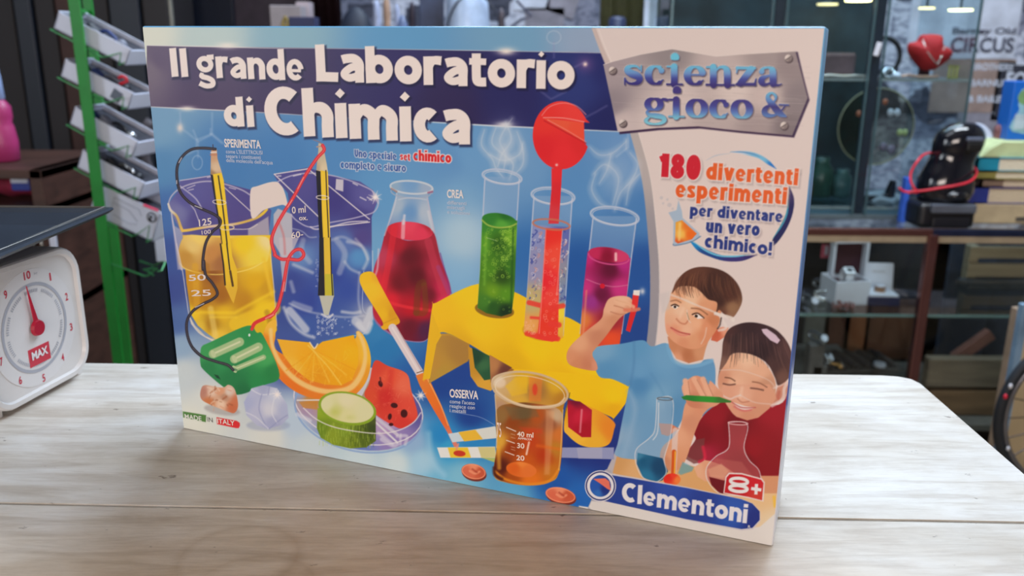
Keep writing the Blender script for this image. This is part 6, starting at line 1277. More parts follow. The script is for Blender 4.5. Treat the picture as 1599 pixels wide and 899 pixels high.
# dark wood panel behind carton
y = 2.86; x0, x1 = at_y(366, 20, y).x, at_y(482, 20, y).x
bm = B(); box(bm, x0, x1, y, y + .03, 0, 2.1, .003); o = obj('maroon_board', bm, mat('panel_maroon', (44, 32, 42), .7, var=.2), None); tag(o, 'tall dark maroon board behind the white emblem carton', 'board')
y = 2.84; x0, x1 = at_y(268, 20, y).x, at_y(364, 20, y).x
bm = B(); box(bm, x0, x1, y, y + .03, 0, 2.1, .003); o = obj('black_board', bm, mat('panel_black', (14, 20, 34), .35), None); tag(o, 'tall blue-black panel behind the title, left of the maroon board', 'board')
# black rounded bag
a = at_y(556, 30, 2.5); h = H_(556, 2.5, 10)
bm = B(); ball(bm, (0, 0, h * .5), .055, .04, h * .5); o = obj('black_bag', bm, mat('bag_black', (30, 38, 56), .6, var=.3), None, smooth=True, loc=(a.x, 2.5, SHZ)); tag(o, 'rounded blue-black bag just behind the box title', 'bag')
# white cloth and figurines
def fig(px, topy, y, m, lab, w_=.018, nm='figurine', cat='figurine'):
    a = at_y(px, 20, y); h = H_(px, y, topy)
    bm = B(); lathe(bm, [(w_ * 1.0, 0), (w_ * 1.1, .006), (w_ * .55, .012), (w_ * .75, h * .45), (w_ * .9, h * .62), (w_ * .5, h * .72), (w_ * .62, h * .82), (w_ * .5, h * .95), (w_ * .15, h)], 18)
    o = obj(nm, bm, m, None, smooth=True, loc=(a.x, y, SHZ)); tag(o, lab, cat)
WB = mat('porcelain_blue_white', (150, 160, 190), .4, var=.3, scale=40); TAN = mat('tan_wood', (160, 130, 110), .6, var=.3, scale=40); BLD = mat('slate_blue', (50, 62, 90), .5, var=.25)
fig(588, 0, 2.46, WB, 'pale grey-blue figurine behind the box, right of the black bag', .017); fig(604, -6, 2.55, TAN, 'tan carved figurine behind the box above the title', .018); fig(620, 6, 2.5, WB, 'small white figurine right of the tan one', .012)
fig(644, 2, 2.58, mat('dark_bronze', (52, 46, 58), .4, metal=.4), 'dark bronze figurine left of the slate blue panel', .016)
a = at_y(628, 30, 2.45); h = H_(628, 2.45, 23); bm = B(); ball(bm, (0, 0, 0), .030, .02, h); bmesh.ops.bisect_plane(bm, geom=bm.verts[:] + bm.edges[:] + bm.faces[:], plane_co=(0, 0, 0), plane_no=(0, 0, -1), clear_outer=True); bmesh.ops.holes_fill(bm, edges=bm.edges)
o = obj('domed_clock', bm, mat('dome_blue', (96, 112, 150), .3), None, smooth=True, loc=(a.x, 2.45, SHZ)); tag(o, 'low blue-grey dome in front of the figurines behind the box', 'dome')
y = 2.66; x0, x1 = at_y(655, 20, y).x, at_y(693, 20, y).x; bm = B(); box(bm, x0, x1, y, y + .02, SHZ, SHZ + .32, .002); o = obj('blue_board', bm, BLD, None); tag(o, 'slate blue board standing behind the figurines', 'board')
a = at_y(730, 20, 2.6); hh = H_(730, 2.6, -30)
t = thing('pale_jug', 'pale blue-white jug with a thin dark hoop, behind the title word', 'jug', (a.x, 2.6, SHZ))
bm = B(); lathe(bm, [(.045, 0), (.062, .01), (.066, hh * .5), (.060, hh * .8), (.05, hh), (.046, hh), (.056, hh * .8), (.058, .02), (.02, .012)], 28); obj('body', bm, mat('jug_white', (176, 194, 222), .25, var=.25, scale=18), t, smooth=True)
bm = B(); tube(bm, [(.02 + .075 * math.cos(x), -.055, hh * .55 + .11 * math.sin(x)) for x in [2 * PI * k / 28 for k in range(28)]], .003, 6, closed=True); obj('hoop', bm, mat('hoop_dark', (30, 34, 50), .4), t, smooth=True)
# dark bracket / tripod shape
bm = B(); p = [at_y(x, y_, 2.62) for x, y_ in ((806, 0), (830, 26), (815, 30), (798, 42))]; tube(bm, p, .004, 6); o = obj('dark_bracket', bm, INKD, None); tag(o, 'thin dark bent bracket in front of the newspaper wall', 'bracket')
fig(783, 12, 2.55, mat('bronze_dark2', (66, 58, 66), .5, var=.4, scale=50), 'dark ornate figurine right of the pale jug', .016)
# yellow-green cloth
y = 2.72; x0, x1 = at_y(937, 20, y).x, at_y(1006, 20, y).x
bm = B(); n = 22
for k in range(n):
    u = k / (n - 1); dy = .010 * math.sin(u * 19 + .6)
    bm.verts.new((x0 + (x1 - x0) * u, y + dy, .97)); bm.verts.new((x0 + (x1 - x0) * u, y + dy * .6, 1.7))
bm.verts.ensure_lookup_table()
for k in range(n - 1): bm.faces.new([bm.verts[i] for i in (2 * k, 2 * k + 2, 2 * k + 3, 2 * k + 1)])
bmesh.ops.solidify(bm, geom=bm.faces[:], thickness=.004)
o = obj('hanging_cloth', bm, mat('cloth_khaki', (150, 154, 116), .9), None, smooth=True); tag(o, 'khaki green cloth hanging behind the box near the metal name plate', 'cloth')
a = at_y(964, 34, 2.5); bm = B(); lathe(bm, [(.012, 0), (.022, .004), (.024, H_(964, 2.5, 30)), (.016, H_(964, 2.5, 26)), (.004, H_(964, 2.5, 25))], 18); o = obj('small_dark_pot', bm, mat('pot_blue', (44, 52, 84), .4), None, smooth=True, loc=(a.x, 2.5, SHZ)); tag(o, 'small dark blue pot in front of the khaki cloth', 'pot')
# ------------------------------------------------------------------ glass display counter (right)
GY = 1.9; GZ = at_y(1450, 362, GY).z
CHR = mat('chrome_rail', (170, 160, 158), .18, metal=.95, var=.06); CHRR = mat('copper_toned_frame', (126, 84, 80), .25, metal=.8, var=.15, scale=9)
GL = glass_mat('counter_glass', (246, 250, 250)); GLD = glass_mat('case_glass', (238, 245, 247)); GLE = mat('glass_edge', (60, 96, 100), .15, var=.1)
CRM = mat('cream_strip', (206, 184, 158), .5)
xl, xr = at_y(1020, 368, GY).x, at_y(1800, 368, GY).x
xm = at_y(1456, 368, GY).x; GD = .48
ct = thing('display_counter', 'glass display counter with a copper-toned frame showing watches and rings on its shelves', 'display counter', (xm, GY, 0))
L0, L1 = xl - xm, xr - xm
bm = B(); box(bm, L0, L1, .012, GD, GZ - .008, GZ, .001); obj('glass_top', bm, GL, ct)
bm = B(); box(bm, L0, .0, -.004, .014, GZ - .010, GZ + .006, .002); obj('front_rail', bm, CHRR, ct)
bm = B(); box(bm, 0, L1, -.004, .014, GZ - .010, GZ + .006, .002); obj('front_rail', bm, mat('rail_dark_blue', (60, 70, 104), .2, metal=.8, var=.2), ct)
bm = B(); box(bm, L0, L1, -.001, .004, GZ + .006, GZ + .0085, .0008); obj('chrome_strip', bm, CHR, ct)
bm = B(); box(bm, L0, L1, .004, .02, GZ - .026, GZ - .011, .001); obj('cream_strip', bm, CRM, ct)
bm = B(); box(bm, -.010, .012, -.008, .014, .04, GZ - .006, .002); obj('post', bm, CHRR, ct)
for x in (L0, L1 - .02):
    bm = B(); box(bm, x, x + .02, -.004, .014, .04, GZ - .006, .002); obj('post', bm, CHRR, ct)
bm = B(); box(bm, L0 + .02, -.012, .002, .006, .09, GZ - .012); obj('front_pane', bm, GL, ct)
bm = B(); box(bm, .014, L1 - .02, .002, .006, .09, GZ - .012); obj('front_pane', bm, GL, ct)
bm = B(); box(bm, L0, L1, 0, GD, .0, .09, .002); obj('plinth', bm, mat('plinth_brown', (70, 56, 48), .6), ct)
Z1 = at_y(1350, 489, GY + .02).z; Z2 = at_y(1350, 560, GY + .02).z
bm = B(); box(bm, L0 + .02, L1 - .02, .015, GD - .03, Z1 - .006, Z1); obj('glass_shelf', bm, GL, ct)
bm = B(); box(bm, L0 + .02, L1 - .02, .012, .015, Z1 - .006, Z1); obj('shelf_edge', bm, mat('shelf_edge_green', (110, 136, 132), .2), ct)
ZR = at_y(1500, 650, GY + .07).z
bm = B(); box(bm, .02, L1 - .02, .02, GD - .03, ZR - .015, ZR); obj('lower_shelf', bm, mat('shelf_grey', (96, 92, 86), .6, var=.2), ct)
bm = B(); box(bm, L0 + .02, -.005, .02, GD - .03, Z2 - .13, Z2 - .115); obj('lower_shelf', bm, mat('shelf_grey', (96, 92, 86), .6, var=.2), ct)
# back boards: warm brown panels left, crate boards right
BRO = mat('orange_brown_panel', (150, 96, 62), .6, var=.25, scale=8, stretch=(3, 1, .4)); GRW = mat('grey_wood', (118, 104, 88), .7, var=.3, scale=10, stretch=(.5, 1, 5)); DRK = mat('counter_dark_back', (40, 42, 48), .7, var=.3, scale=6)
yb = GY + GD
def bp(x0, x1, y0, y1, m, nm='back_panel', yy=None, th=.012):
    q = yb - .02 if yy is None else yy
    a, c = at_y(x0, y0, q), at_y(x1, y1, q)
    bm = B(); box(bm, a.x - xm, c.x - xm, q - GY, q - GY + th, c.z, a.z, .002); return obj(nm, bm, m, ct)
bp(1240, 1452, 376, 640, DRK, yy=yb - .005); bp(1452, 1720, 376, 640, mat('counter_blue_back', (42, 48, 62), .7, var=.3), yy=yb - .005)
for x0, x1, m in ((1262, 1290, mat('pale_panel', (120, 124, 120), .7)), (1291, 1322, mat('brown_panel_a', (96, 62, 48), .6, var=.2)), (1323, 1352, BRO), (1356, 1420, mat('brown_panel_b', (112, 74, 54), .6, var=.3, scale=9))):
    bp(x0, x1, 468, 560, m)
bp(1488, 1508, 376, 700, mat('blue_grey_pillar', (58, 66, 84), .6), yy=yb - .05)
# right: crate boards behind the glass
PLK = mat('pale_crate', (176, 160, 132), .7, var=.2, scale=12, stretch=(.5, 1, 6))
cr2 = at_y(1560, 410, GY + .30)
t = thing('wooden_crate', 'pale slatted wooden crate inside the right half of the display counter', 'crate', (cr2.x, GY + .28, Z1))
a, c = at_y(1518, 378, GY + .28), at_y(1680, 434, GY + .28)
zt, zb = a.z, c.z; zm = at_y(1560, 406, GY + .28).z
for z0, z1 in ((zm + .004, zt - .012), (zb, zm - .010)):
    bm = B(); box(bm, a.x - cr2.x, c.x - cr2.x, 0, .012, z0 - Z1, z1 - Z1, .002); obj('slat', bm, PLK, t)
bm = B(); box(bm, a.x - cr2.x + .005, a.x - cr2.x + .03, .012, .04, 0, zt - Z1 - .012, .002); obj('corner_post', bm, PLK, t)
bm = B(); box(bm, c.x - cr2.x - .03, c.x - cr2.x - .005, .012, .04, 0, zt - Z1 - .012, .002); obj('corner_post', bm, PLK, t)
bm = B(); box(bm, a.x - cr2.x - .02, c.x - cr2.x, -.05, .012, 0, zb - Z1 - .004, .004); obj('cloth_lining', bm, mat('grey_cloth', (70, 76, 84), .9, var=.25), t)
# pieces of wood on the lower shelf at right
LZ = Z2 - .115
def lean(px0, py0, px1, py1, y0_, m, lab, w_=.02, nm='wood_offcut'):
    p, q = at_y(px0, py0, y0_), at_y(px1, py1, y0_); d = q - p; ln = d.length
    t_ = d.to_track_quat('X', 'Z').to_matrix().to_4x4()
    bm = B(); box(bm, 0, ln, -w_ * .4, w_ * .4, -w_ / 2, w_ / 2, .002, M=Matrix.Translation(p) @ t_); o = obj(nm, bm, m, None); tag(o, lab, 'wood')
lean(1490, 560, 1547, 520, GY + .12, mat('reddish_wood', (130, 86, 76), .6, var=.2), 'reddish wooden stick leaning behind the right counter pane', .028)
for k, (x0, x1, y0, y1, m, lab) in enumerate(((1452, 1600, 560, 606, GRW, 'grey-brown board lying behind the right pane, upper of two'), (1452, 1600, 610, 650, mat('brown_board', (120, 92, 66), .7, var=.3, scale=10, stretch=(.5, 1, 5)), 'brown board behind the right pane, lower of two'))):
    a, c = at_y(x0, y0, GY + .07), at_y(x1, y1, GY + .07)
    bm = B(); box(bm, a.x, c.x, GY + .07 + .003 * k, GY + .10 + .003 * k, c.z, a.z, .003); o = obj('wooden_board', bm, m, None); tag(o, lab, 'board')

# ---- things on the counter's glass shelf (z = Z1)
WBX = mat('watch_box_white', (212, 216, 228), .5, var=.03); MAR = mat('maroon_velvet', (58, 22, 34), .8); NAV = mat('navy_base', (36, 36, 70), .5)
def on(px, py, z): return at_z(px, py, z)
yw = GY + .13
a, c = at_y(1302, 484, yw - .05), at_y(1361, 460, yw - .05); wB = c.x - a.x
t = thing('watch_box', 'open white watch box with a maroon lining, holding a white watch', 'watch box', (a.x, yw - .05, Z1), .10)
hB = at_y(1330, 440, yw - .05).z - Z1
bm = B(); box(bm, 0, wB, 0, .003, 0, hB, .001); box(bm, 0, wB, .082, .085, 0, hB, .001); box(bm, 0, .003, .003, .082, 0, hB, .001); box(bm, wB - .003, wB, .003, .082, 0, hB, .001); box(bm, 0, wB, 0, .085, 0, .003); obj('base_tray', bm, WBX, t)
bm = B(); box(bm, .003, wB - .003, .003, .082, hB * .5, hB * .8); obj('lining', bm, MAR, t)
hl = at_y(1350, 374, yw + .035).z - Z1; x_, w2 = .018, wB + .0
bm = B(); box(bm, x_, x_ + w2, .086, .09, hB * .9, hl); box(bm, x_, x_ + .006, .068, .088, hB * .9, hl); box(bm, x_ + w2 - .006, x_ + w2, .060, .088, hB * .9, hl); box(bm, x_, x_ + w2, .064, .088, hl - .006, hl); ld_ = obj('lid', bm, WBX, t)
bm = B(); box(bm, x_ + .006, x_ + w2 - .006, .082, .0865, hB * .9, hl - .006); obj('lid_lining', bm, MAR, ld_)
q = thing('white_watch', 'white wristwatch on a cushion inside the open maroon-lined box', 'watch', (a.x + .042, yw + .0, Z1 + hB), .1)
bm = B(); prof = [(.016 * math.cos(x), .0, .018 * math.sin(x)) for x in [2 * PI * k / 20 for k in range(20)]]
for k in range(20):
    p0, p1 = prof[k], prof[(k + 1) % 20]
    vs = [bm.verts.new((xx_, p0[0], p0[2])) for xx_ in (-.010, .010)] + [bm.verts.new((xx_, p1[0], p1[2])) for xx_ in (.010, -.010)]; bm.faces.new(vs)
bmesh.ops.remove_doubles(bm, verts=bm.verts, dist=1e-5); bmesh.ops.solidify(bm, geom=bm.faces[:], thickness=.002); obj('strap', bm, mat('watch_white', (226, 230, 238), .4), q, smooth=True)
bm = B(); box(bm, -.0125, .0125, -.012, .012, .016, .022, .003, M=Matrix.Rotation(.5, 4, 'X')); wf = obj('case', bm, mat('watch_white', (226, 230, 238), .4), q)
bm = B(); box(bm, -.007, .007, -.006, .006, .0222, .0226, M=Matrix.Rotation(.5, 4, 'X')); obj('display', bm, mat('watch_display', (60, 66, 70), .3), wf)
# ring/watch case
yr = GY + .08
a, c = at_y(1356, 472, yr), at_y(1404, 472, yr); wR = c.x - a.x; hR = at_y(1380, 464, yr).z - Z1
t = thing('jewel_case', 'open white and navy jewel case with a small gold logo, holding a round watch', 'jewel case', (a.x, yr, Z1), -.06)
bm = B(); box(bm, 0, wR, 0, .075, 0, max(hR, .012), .002); obj('base', bm, NAV, t)
bm = B(); box(bm, .003, wR - .003, .003, .07, max(hR, .012), max(hR, .012) + .006, .001); obj('cushion', bm, WBX, t)
hl2 = at_y(1390, 410, yr + .08).z - Z1
M = Matrix.Translation((0, .072, .012)) @ Matrix.Rotation(-.18, 4, 'X')
bm = B(); box(bm, .008, wR + .008, 0, .006, 0, hl2 - .012, .003, M=M); l2 = obj('lid', bm, WBX, t)
bm = B(); tube(bm, [M @ Vector((.008 + wR / 2 + (k - 12) * .0013, -.0012, (hl2 - .012) * .72 + .002 * math.sin(k * 1.9))) for k in range(25)], .0004, 5); obj('logo', bm, mat('logo_gold', (150, 136, 120), .5), l2)
q = thing('gold_watch', 'small round gold-rimmed watch lying in the white and navy case', 'watch', (a.x + wR * .5, yr + .03, Z1 + max(hR, .012) + .006))
bm = B(); cyl(bm, (0, 0, .0), (0, 0, .014), .013, .013, 24); obj('case', bm, mat('watch_gold', (166, 130, 104), .3, metal=.6), q)
bm = B(); cyl(bm, (0, 0, .014), (0, 0, .0148), .011, .011, 24); obj('dial', bm, WBX, q)
# pink tag at the left
a = at_y(1290, 390, GY + .22); bm = B(); box(bm, -.012, .012, -.001, .002, -.021, .014, .001); t = thing('pink_tag', 'pink tag with a pale stripe standing behind the watch box', 'tag', (a.x, GY + .22, a.z)); obj('card', bm, mat('tag_pink', (190, 84, 106), .6), t); bm = B(); box(bm, -.003, .003, -.003, -.001, -.012, .010); obj('stripe', bm, WBX, t)
# watches in the left corner and a bead heap
def watch(px, py, z, rot, lab, m1, r=.016, lift=0):
    p = on(px, py, z + .01); t = thing('wrist_watch', lab, 'watch', (p.x, p.y, z + lift), rot)
    bm = B(); tube(bm, [(0, .030 * math.cos(x), .012 + .011 * math.sin(x)) for x in [2 * PI * k / 18 for k in range(18)]], .0045, 6, closed=True); obj('bracelet', bm, m1, t, smooth=True)
    M = Matrix.Translation((0, -.026, .018)) @ Matrix.Rotation(1.0, 4, 'X')
    bm = B(); bmesh.ops.create_cone(bm, cap_ends=True, segments=24, radius1=r, radius2=r * .9, depth=.008, matrix=M); cs = obj('case', bm, m1, t)
    bm = B(); bmesh.ops.create_cone(bm, cap_ends=True, segments=24, radius1=r * .78, radius2=r * .78, depth=.001, matrix=M @ Matrix.Translation((0, 0, .0045))); obj('dial', bm, WBX, cs)
SIL = mat('steel', (190, 194, 200), .22, metal=.9); DSL = mat('dark_steel', (90, 84, 84), .3, metal=.8); GLDM = mat('gold_metal', (190, 150, 90), .3, metal=.8)
Zm = at_y(1275, 548, GY + .1).z
watch(1284, 446, Z1, .5, 'silver watch beside the open white watch box', SIL, .011); watch(1262, 470, Z1, .2, 'silver watch lying nearest the box edge on the upper glass shelf', SIL, .011); watch(1292, 462, Z1, 1.2, 'white-faced watch lying left of the open watch box', SIL, .010)
BD_ = mat('bead_brown', (120, 76, 70), .3); RR = random.Random(5)
bm = B()
for k in range(46):
    p = on(1317 + RR.uniform(-17, 15), 478 + RR.uniform(-9, 8), Z1); r_ = RR.uniform(.003, .005)
    bmesh.ops.create_icosphere(bm, subdivisions=1, radius=r_, matrix=Matrix.Translation((p.x, p.y, Z1 + r_ + RR.uniform(0, .008))))
o = obj('bead_heap', bm, BD_, None, smooth=True); tag(o, 'heap of tiny brown beads in front of the open white watch box', 'beads'); o['kind'] = 'stuff'
# lower shelf: watch stand pieces and trays
LT = mat('tray_slate', (90, 86, 84), .7, var=.2)
a = on(1330, 572, LZ)
t = thing('ring_tray', 'flat grey slotted tray on the bottom shelf of the display counter', 'tray', (a.x, a.y, LZ), .1)
bm = B(); box(bm, -.10, .12, -.05, .09, 0, .01, .002); obj('base', bm, LT, t)
for k in range(6): bm = B(); box(bm, -.09 + k * .035, -.075 + k * .035, -.045, .085, .01, .018, .003); obj('ridge', bm, mat('ridge_dark', (60, 54, 56), .7), t)
for px, py, r0, lab, m_ in ((1275, 528, .3, 'upper silver watch on the left of the lower display shelf', SIL), (1278, 560, 1.0, 'pale-faced watch below the upper silver one near the table edge', SIL), (1268, 578, .2, 'dark steel watch lowest by the table edge', DSL), (1296, 574, 1.3, 'gold watch on the bottom shelf right of the dark steel one', GLDM)):
    zz = at_y(px, py, GY + .07).z; p = at_y(px, py, GY + .07)
    if py < 565:
        bm = B(); box(bm, -.018, .018, -.018, .018, 0, zz - .012 - LZ, .003); o = obj('watch_pedestal', bm, LT, None, loc=(p.x, GY + .07, LZ)); tag(o, 'small grey pedestal under the ' + lab.split(' on ')[0].split(' below ')[0], 'pedestal'); 
        t = None; zt_ = zz - .012
    else: zt_ = LZ
    watch(px, py, zt_, r0, lab, m_, .011)
o = obj('white_disc', cyl(B(), (0, 0, 0), (0, 0, .008), .016, .015, 20), WBX, None, loc=on(1373, 571, LZ + .018)); tag(o, 'small white disc on the grey slotted tray', 'disc')

# ------------------------------------------------------------------ tall glass case on the counter
VY = GY + .14; VD = .30
vx0, vx1 = at_y(1040, 100, VY).x, at_y(1520, 100, VY).x
vz1 = CAMZ + .42
vc = thing('glass_case', 'tall glass showcase on the counter with two shelves, earrings and a red bust', 'display case', (vx0, VY, GZ))
vw = vx1 - vx0; vh = vz1 - GZ
bm = B(); box(bm, 0, vw, 0, VD, 0, .012, .002); obj('base_board', bm, mat('case_base', (84, 96, 102), .3), vc)
bm = B(); box(bm, 0, vw, 0, VD, vh - .01, vh, .001); obj('top_pane', bm, GLD, vc)
bm = B(); box(bm, 0, vw, 0, .004, .012, vh - .01); obj('front_pane', bm, GLD, vc)
for x in (.0, vw - .004):
    bm = B(); box(bm, x, x + .004, .004, VD, .012, vh - .01); obj('side_pane', bm, GLD, vc)
for px in (1045, 1200, 1222, 1357, 1378, 1519):
    p = at_y(px, 100, VY).x - vx0
    bm = B(); box(bm, p - .0022, p + .0022, -.003, .002, .012, vh - .01); obj('glass_joint', bm, mat('joint_teal', (84, 112, 120), .2, metal=.4), vc)
for px0, px1 in ((1204, 1219), (1361, 1375)):
    a, c = at_y(px0, 100, VY).x - vx0, at_y(px1, 100, VY).x - vx0
    bm = B(); box(bm, a, c, .002, .03, .012, vh - .01); obj('mullion', bm, mat('mullion_dark', (30, 40, 52), .35), vc)
for py in (122, 205 if False else 322):
    z = at_y(1300, py, VY + .01).z - GZ
    bm = B(); box(bm, .004, vw - .004, .006, VD - .01, z - .005, z, .0005); obj('glass_shelf', bm, GLD, vc)
    bm = B(); box(bm, .004, vw - .004, .004, .0065, z - .0055, z + .001); obj('shelf_edge', bm, mat('shelf_edge_pale', (150, 160, 160), .2, metal=.3), vc)
bm = B(); box(bm, .02, at_y(1352, 100, VY + VD).x - vx0, VD - .012, VD - .004, .012, vh - .01); obj('back_board', bm, mat('case_back_teal', (38, 54, 62), .5, var=.5, scale=12), vc)
ZS1 = at_y(1300, 122, VY + .01).z; ZS2 = at_y(1300, 322, VY + .01).z
# small round lights under the case top; the dim pair imitates their reflections
for px, py, rr_, st, lab in ((1340, 2, .030, 9, 'round lit lamp under the case top, left of the mullion'), (1500, 17, .027, 9, 'round lit lamp under the case top at its right end'), (1292, 8, .024, 2.2, 'dim glowing disc imitating a lamp reflection, at the left under the case top'), (1447, 14, .018, 3.2, 'small dim glowing disc imitating a lamp reflection above the red bust')):
    p = at_y(px, py, VY + .16)
    t = thing('puck_lamp', lab, 'lamp', (p.x, p.y, p.z))
    bm = B(); cyl(bm, (0, 0, 0), (0, 0, .0035), rr_, rr_, 28); obj('lens', bm, mat('lamp_glow_%d' % int(st * 10), (255, 236, 170), .5, emit=st), t)
    bm = B(); cyl(bm, (0, 0, .0035), (0, 0, .006), rr_ * 1.06, rr_ * .95, 28); obj('housing', bm, mat('lamp_housing', (60, 66, 72), .4), t)
    bm = B(); cyl(bm, (0, 0, .006), (0, 0, vz1 - p.z - .01), .003); obj('stem', bm, mat('lamp_housing', (60, 66, 72), .4), t)
# red velvet bust with a necklace
yb_ = VY + .12; cxp = at_y(1452, 84, yb_); S = yb_ / FPX
t = thing('necklace_bust', 'red velvet necklace bust with a thin silver chain on the upper glass shelf', 'bust', (cxp.x, yb_, ZS1))
out = [(-42, 32), (-38, 18), (-26, 12), (-22, 26), (-12, 28), (8, 28), (14, 22), (20, 10), (30, 6), (34, -2), (28, -12), (10, -24), (-2, -24), (-20, -12), (-40, 2)]
out = [(-32, 14), (-20, 18), (-16, 26), (-8, 28), (10, 28), (16, 24), (18, 14), (28, 8), (34, 2), (30, -8), (18, -18), (8, -24), (-6, -24), (-18, -14), (-30, 0)]
zc = cxp.z - ZS1; pts = smooth_pts(out, True, 4)
bm = B(); lay = []
for y_, k in ((.022, .90), (.010, 1.0), (-.004, .97), (-.018, .74), (-.026, .36)):
    lay.append([bm.verts.new((x * S * k, y_, z * S * k + zc)) for x, z in pts])
n = len(pts)
for A_, C_ in zip(lay, lay[1:]):
    for k in range(n): bm.faces.new((A_[k], A_[(k + 1) % n], C_[(k + 1) % n], C_[k]))
bm.faces.new(lay[0]); bm.faces.new(lay[-1]); obj('bust', bm, mat('red_velvet', (190, 30, 34), .75, var=.1, scale=40), t, smooth=True)
bm = B(); box(bm, -.012, .012, .012, .026, 0, zc, .002); obj('support', bm, MAR, t)
bm = B(); tube(bm, [(-17 * S, -.012, zc + 20 * S), (-12 * S, -.025, zc + 4 * S), (-3 * S, -.030, zc - 8 * S), (4 * S, -.030, zc - 15 * S), (8 * S, -.028, zc - 8 * S), (16 * S, -.018, zc + 12 * S)], .0012, 6); obj('chain', bm, mat('chain_silver', (226, 216, 206), .2, metal=.6), t, smooth=True)
# things on the upper shelf
def small(px, y_, z, bm, m, nm, lab, cat, sm=True): p = at_y(px, 100, y_); o = obj(nm, bm, m, None, smooth=sm, loc=(p.x, y_, z)); tag(o, lab, cat); return o
bm = B(); [cyl(bm, (k * .009, 0, 0), (k * .009, 0, .028), .0025, n=8) for k in (-1, 0, 1)]; box(bm, -.012, .012, -.003, .003, .026, .03); box(bm, -.012, .012, -.003, .003, 0, .004); small(1490, VY + .06, ZS1, bm, mat('gold_green', (150, 150, 80), .3, metal=.5), 'gold_comb', 'small gold comb on the upper shelf right of the red bust', 'comb', False)
bm = B(); tube(bm, [(.012 * math.cos(x), .006 * math.sin(x), .012 + .010 * math.sin(x)) for x in [2 * PI * k / 16 for k in range(16)]], .003, 6, closed=True); small(1390, VY + .05, ZS1, bm, SIL, 'silver_ring', 'chunky silver ring on the upper shelf by the mullion', 'ring')
bm = B(); lathe(bm, [(.004, 0), (.011, .004), (.009, .010), (.003, .014)], 14); small(1402, VY + .04, ZS1, bm, WBX, 'pearl_button', 'white bead ornament right of the chunky silver ring', 'bead')
bm = B(); tube(bm, [(.045 * math.cos(x), .01, .045 + .045 * math.sin(x)) for x in [math.radians(d) for d in range(-80, 110, 10)]], .006, 8); small(1378, VY + .16, ZS1 + .002, bm, mat('black_bangle', (24, 30, 40), .35), 'black_bangle', 'large black curved bangle behind the mullion on the upper shelf', 'bangle')
bm = B(); ball(bm, (0, 0, .013), .03, .02, .013); small(1385, VY + .2, ZS1, bm, BLD, 'blue_pouch', 'low dark blue pouch on the upper shelf behind the silver ring', 'pouch')
bm = B(); box(bm, -.05, .05, -.02, .02, 0, .055, .006); small(1300, VY + .17, ZS1, bm, mat('dusky_box', (104, 82, 86), .6, var=.2), 'dusky_pink_box', 'dusky pink box on the upper shelf at the left', 'box', False)
bm = B(); tube(bm, [(-.06, 0, .003), (-.03, -.004, .006), (0, .004, .003), (.03, -.003, .005), (.06, 0, .003)], .003, 6); small(1318, VY + .04, ZS1, bm, mat('chain_beige', (190, 184, 176), .3, metal=.4), 'beige_chain', 'beige chain lying along the left front of the upper shelf', 'chain')
bm = B(); tube(bm, [(-.06, 0, .003), (-.03, -.004, .007), (0, .004, .003), (.04, -.003, .004)], .0035, 6); small(1440, VY + .05, ZS1, bm, mat('chain_gold', (190, 150, 130), .3, metal=.4), 'gold_chain', 'pinkish gold chain lying below the red bust', 'chain')
# round disc with earrings on a black foot (lower shelf)
yd = VY + .10; pc_ = at_y(1368, 198, yd); rd = 58 * yd / FPX
t = thing('earring_disc', 'round clear disc with pairs of earrings on a black foot inside the glass case', 'earring stand', (pc_.x, yd, ZS2))
dz = pc_.z - ZS2
M = Matrix.Translation((0, 0, dz)) @ Matrix.Rotation(PI / 2, 4, 'X')
bm = B(); bmesh.ops.create_cone(bm, cap_ends=True, segments=56, radius1=rd, radius2=rd, depth=.003, matrix=M); obj('disc', bm, glass_mat('disc_glass', (226, 226, 214)), t)
bm = B(); tube(bm, [(rd * math.cos(x), 0, dz + rd * math.sin(x)) for x in [2 * PI * k / 56 for k in range(56)]], .0016, 6, closed=True); obj('rim', bm, mat('disc_rim', (176, 170, 140), .3), t, smooth=True)
bm = B(); prism(bm, [(-.01, .012), (.045, .016), (.055, .05), (.062, .05), (.062, .0), (-.02, .0)], -.012, .012); obj('foot', bm, BIT[0], t)
for dx, dzz, m_, r_ in ((18, 22, WBX, 5), (28, 22, WBX, 5), (36, -8, mat('earring_green', (180, 190, 130), .3), 4.5), (44, -8, mat('earring_green', (180, 190, 130), .3), 4.5), (14, -30, mat('earring_lilac', (130, 120, 140), .4), 6), (26, -34, mat('earring_lilac', (130, 120, 140), .4), 6), (-30, 20, mat('earring_orange', (190, 110, 80), .4), 4), (8, 38, mat('earring_orange', (190, 110, 80), .4), 4), (-20, -8, mat('earring_rust', (120, 90, 80), .4), 6)):
    S2 = yd / FPX; bm = B(); ball(bm, (dx * S2, -.005, dzz * S2 + dz), r_ * S2, .004, r_ * S2 * 1.2, 12, 8); obj('earring', bm, m_, t, smooth=True)
# small white tag on the mullion
p = at_y(1370, 76, VY - .004); bm = B(); box(bm, -.006, .006, -.004, .0, -.016, .014, .0015, M=Matrix.Translation(p) @ Matrix.Rotation(.2, 4, 'Y')); o = obj('white_clip', bm, WBX, None); tag(o, 'small white clip on the dark mullion of the glass case', 'clip')
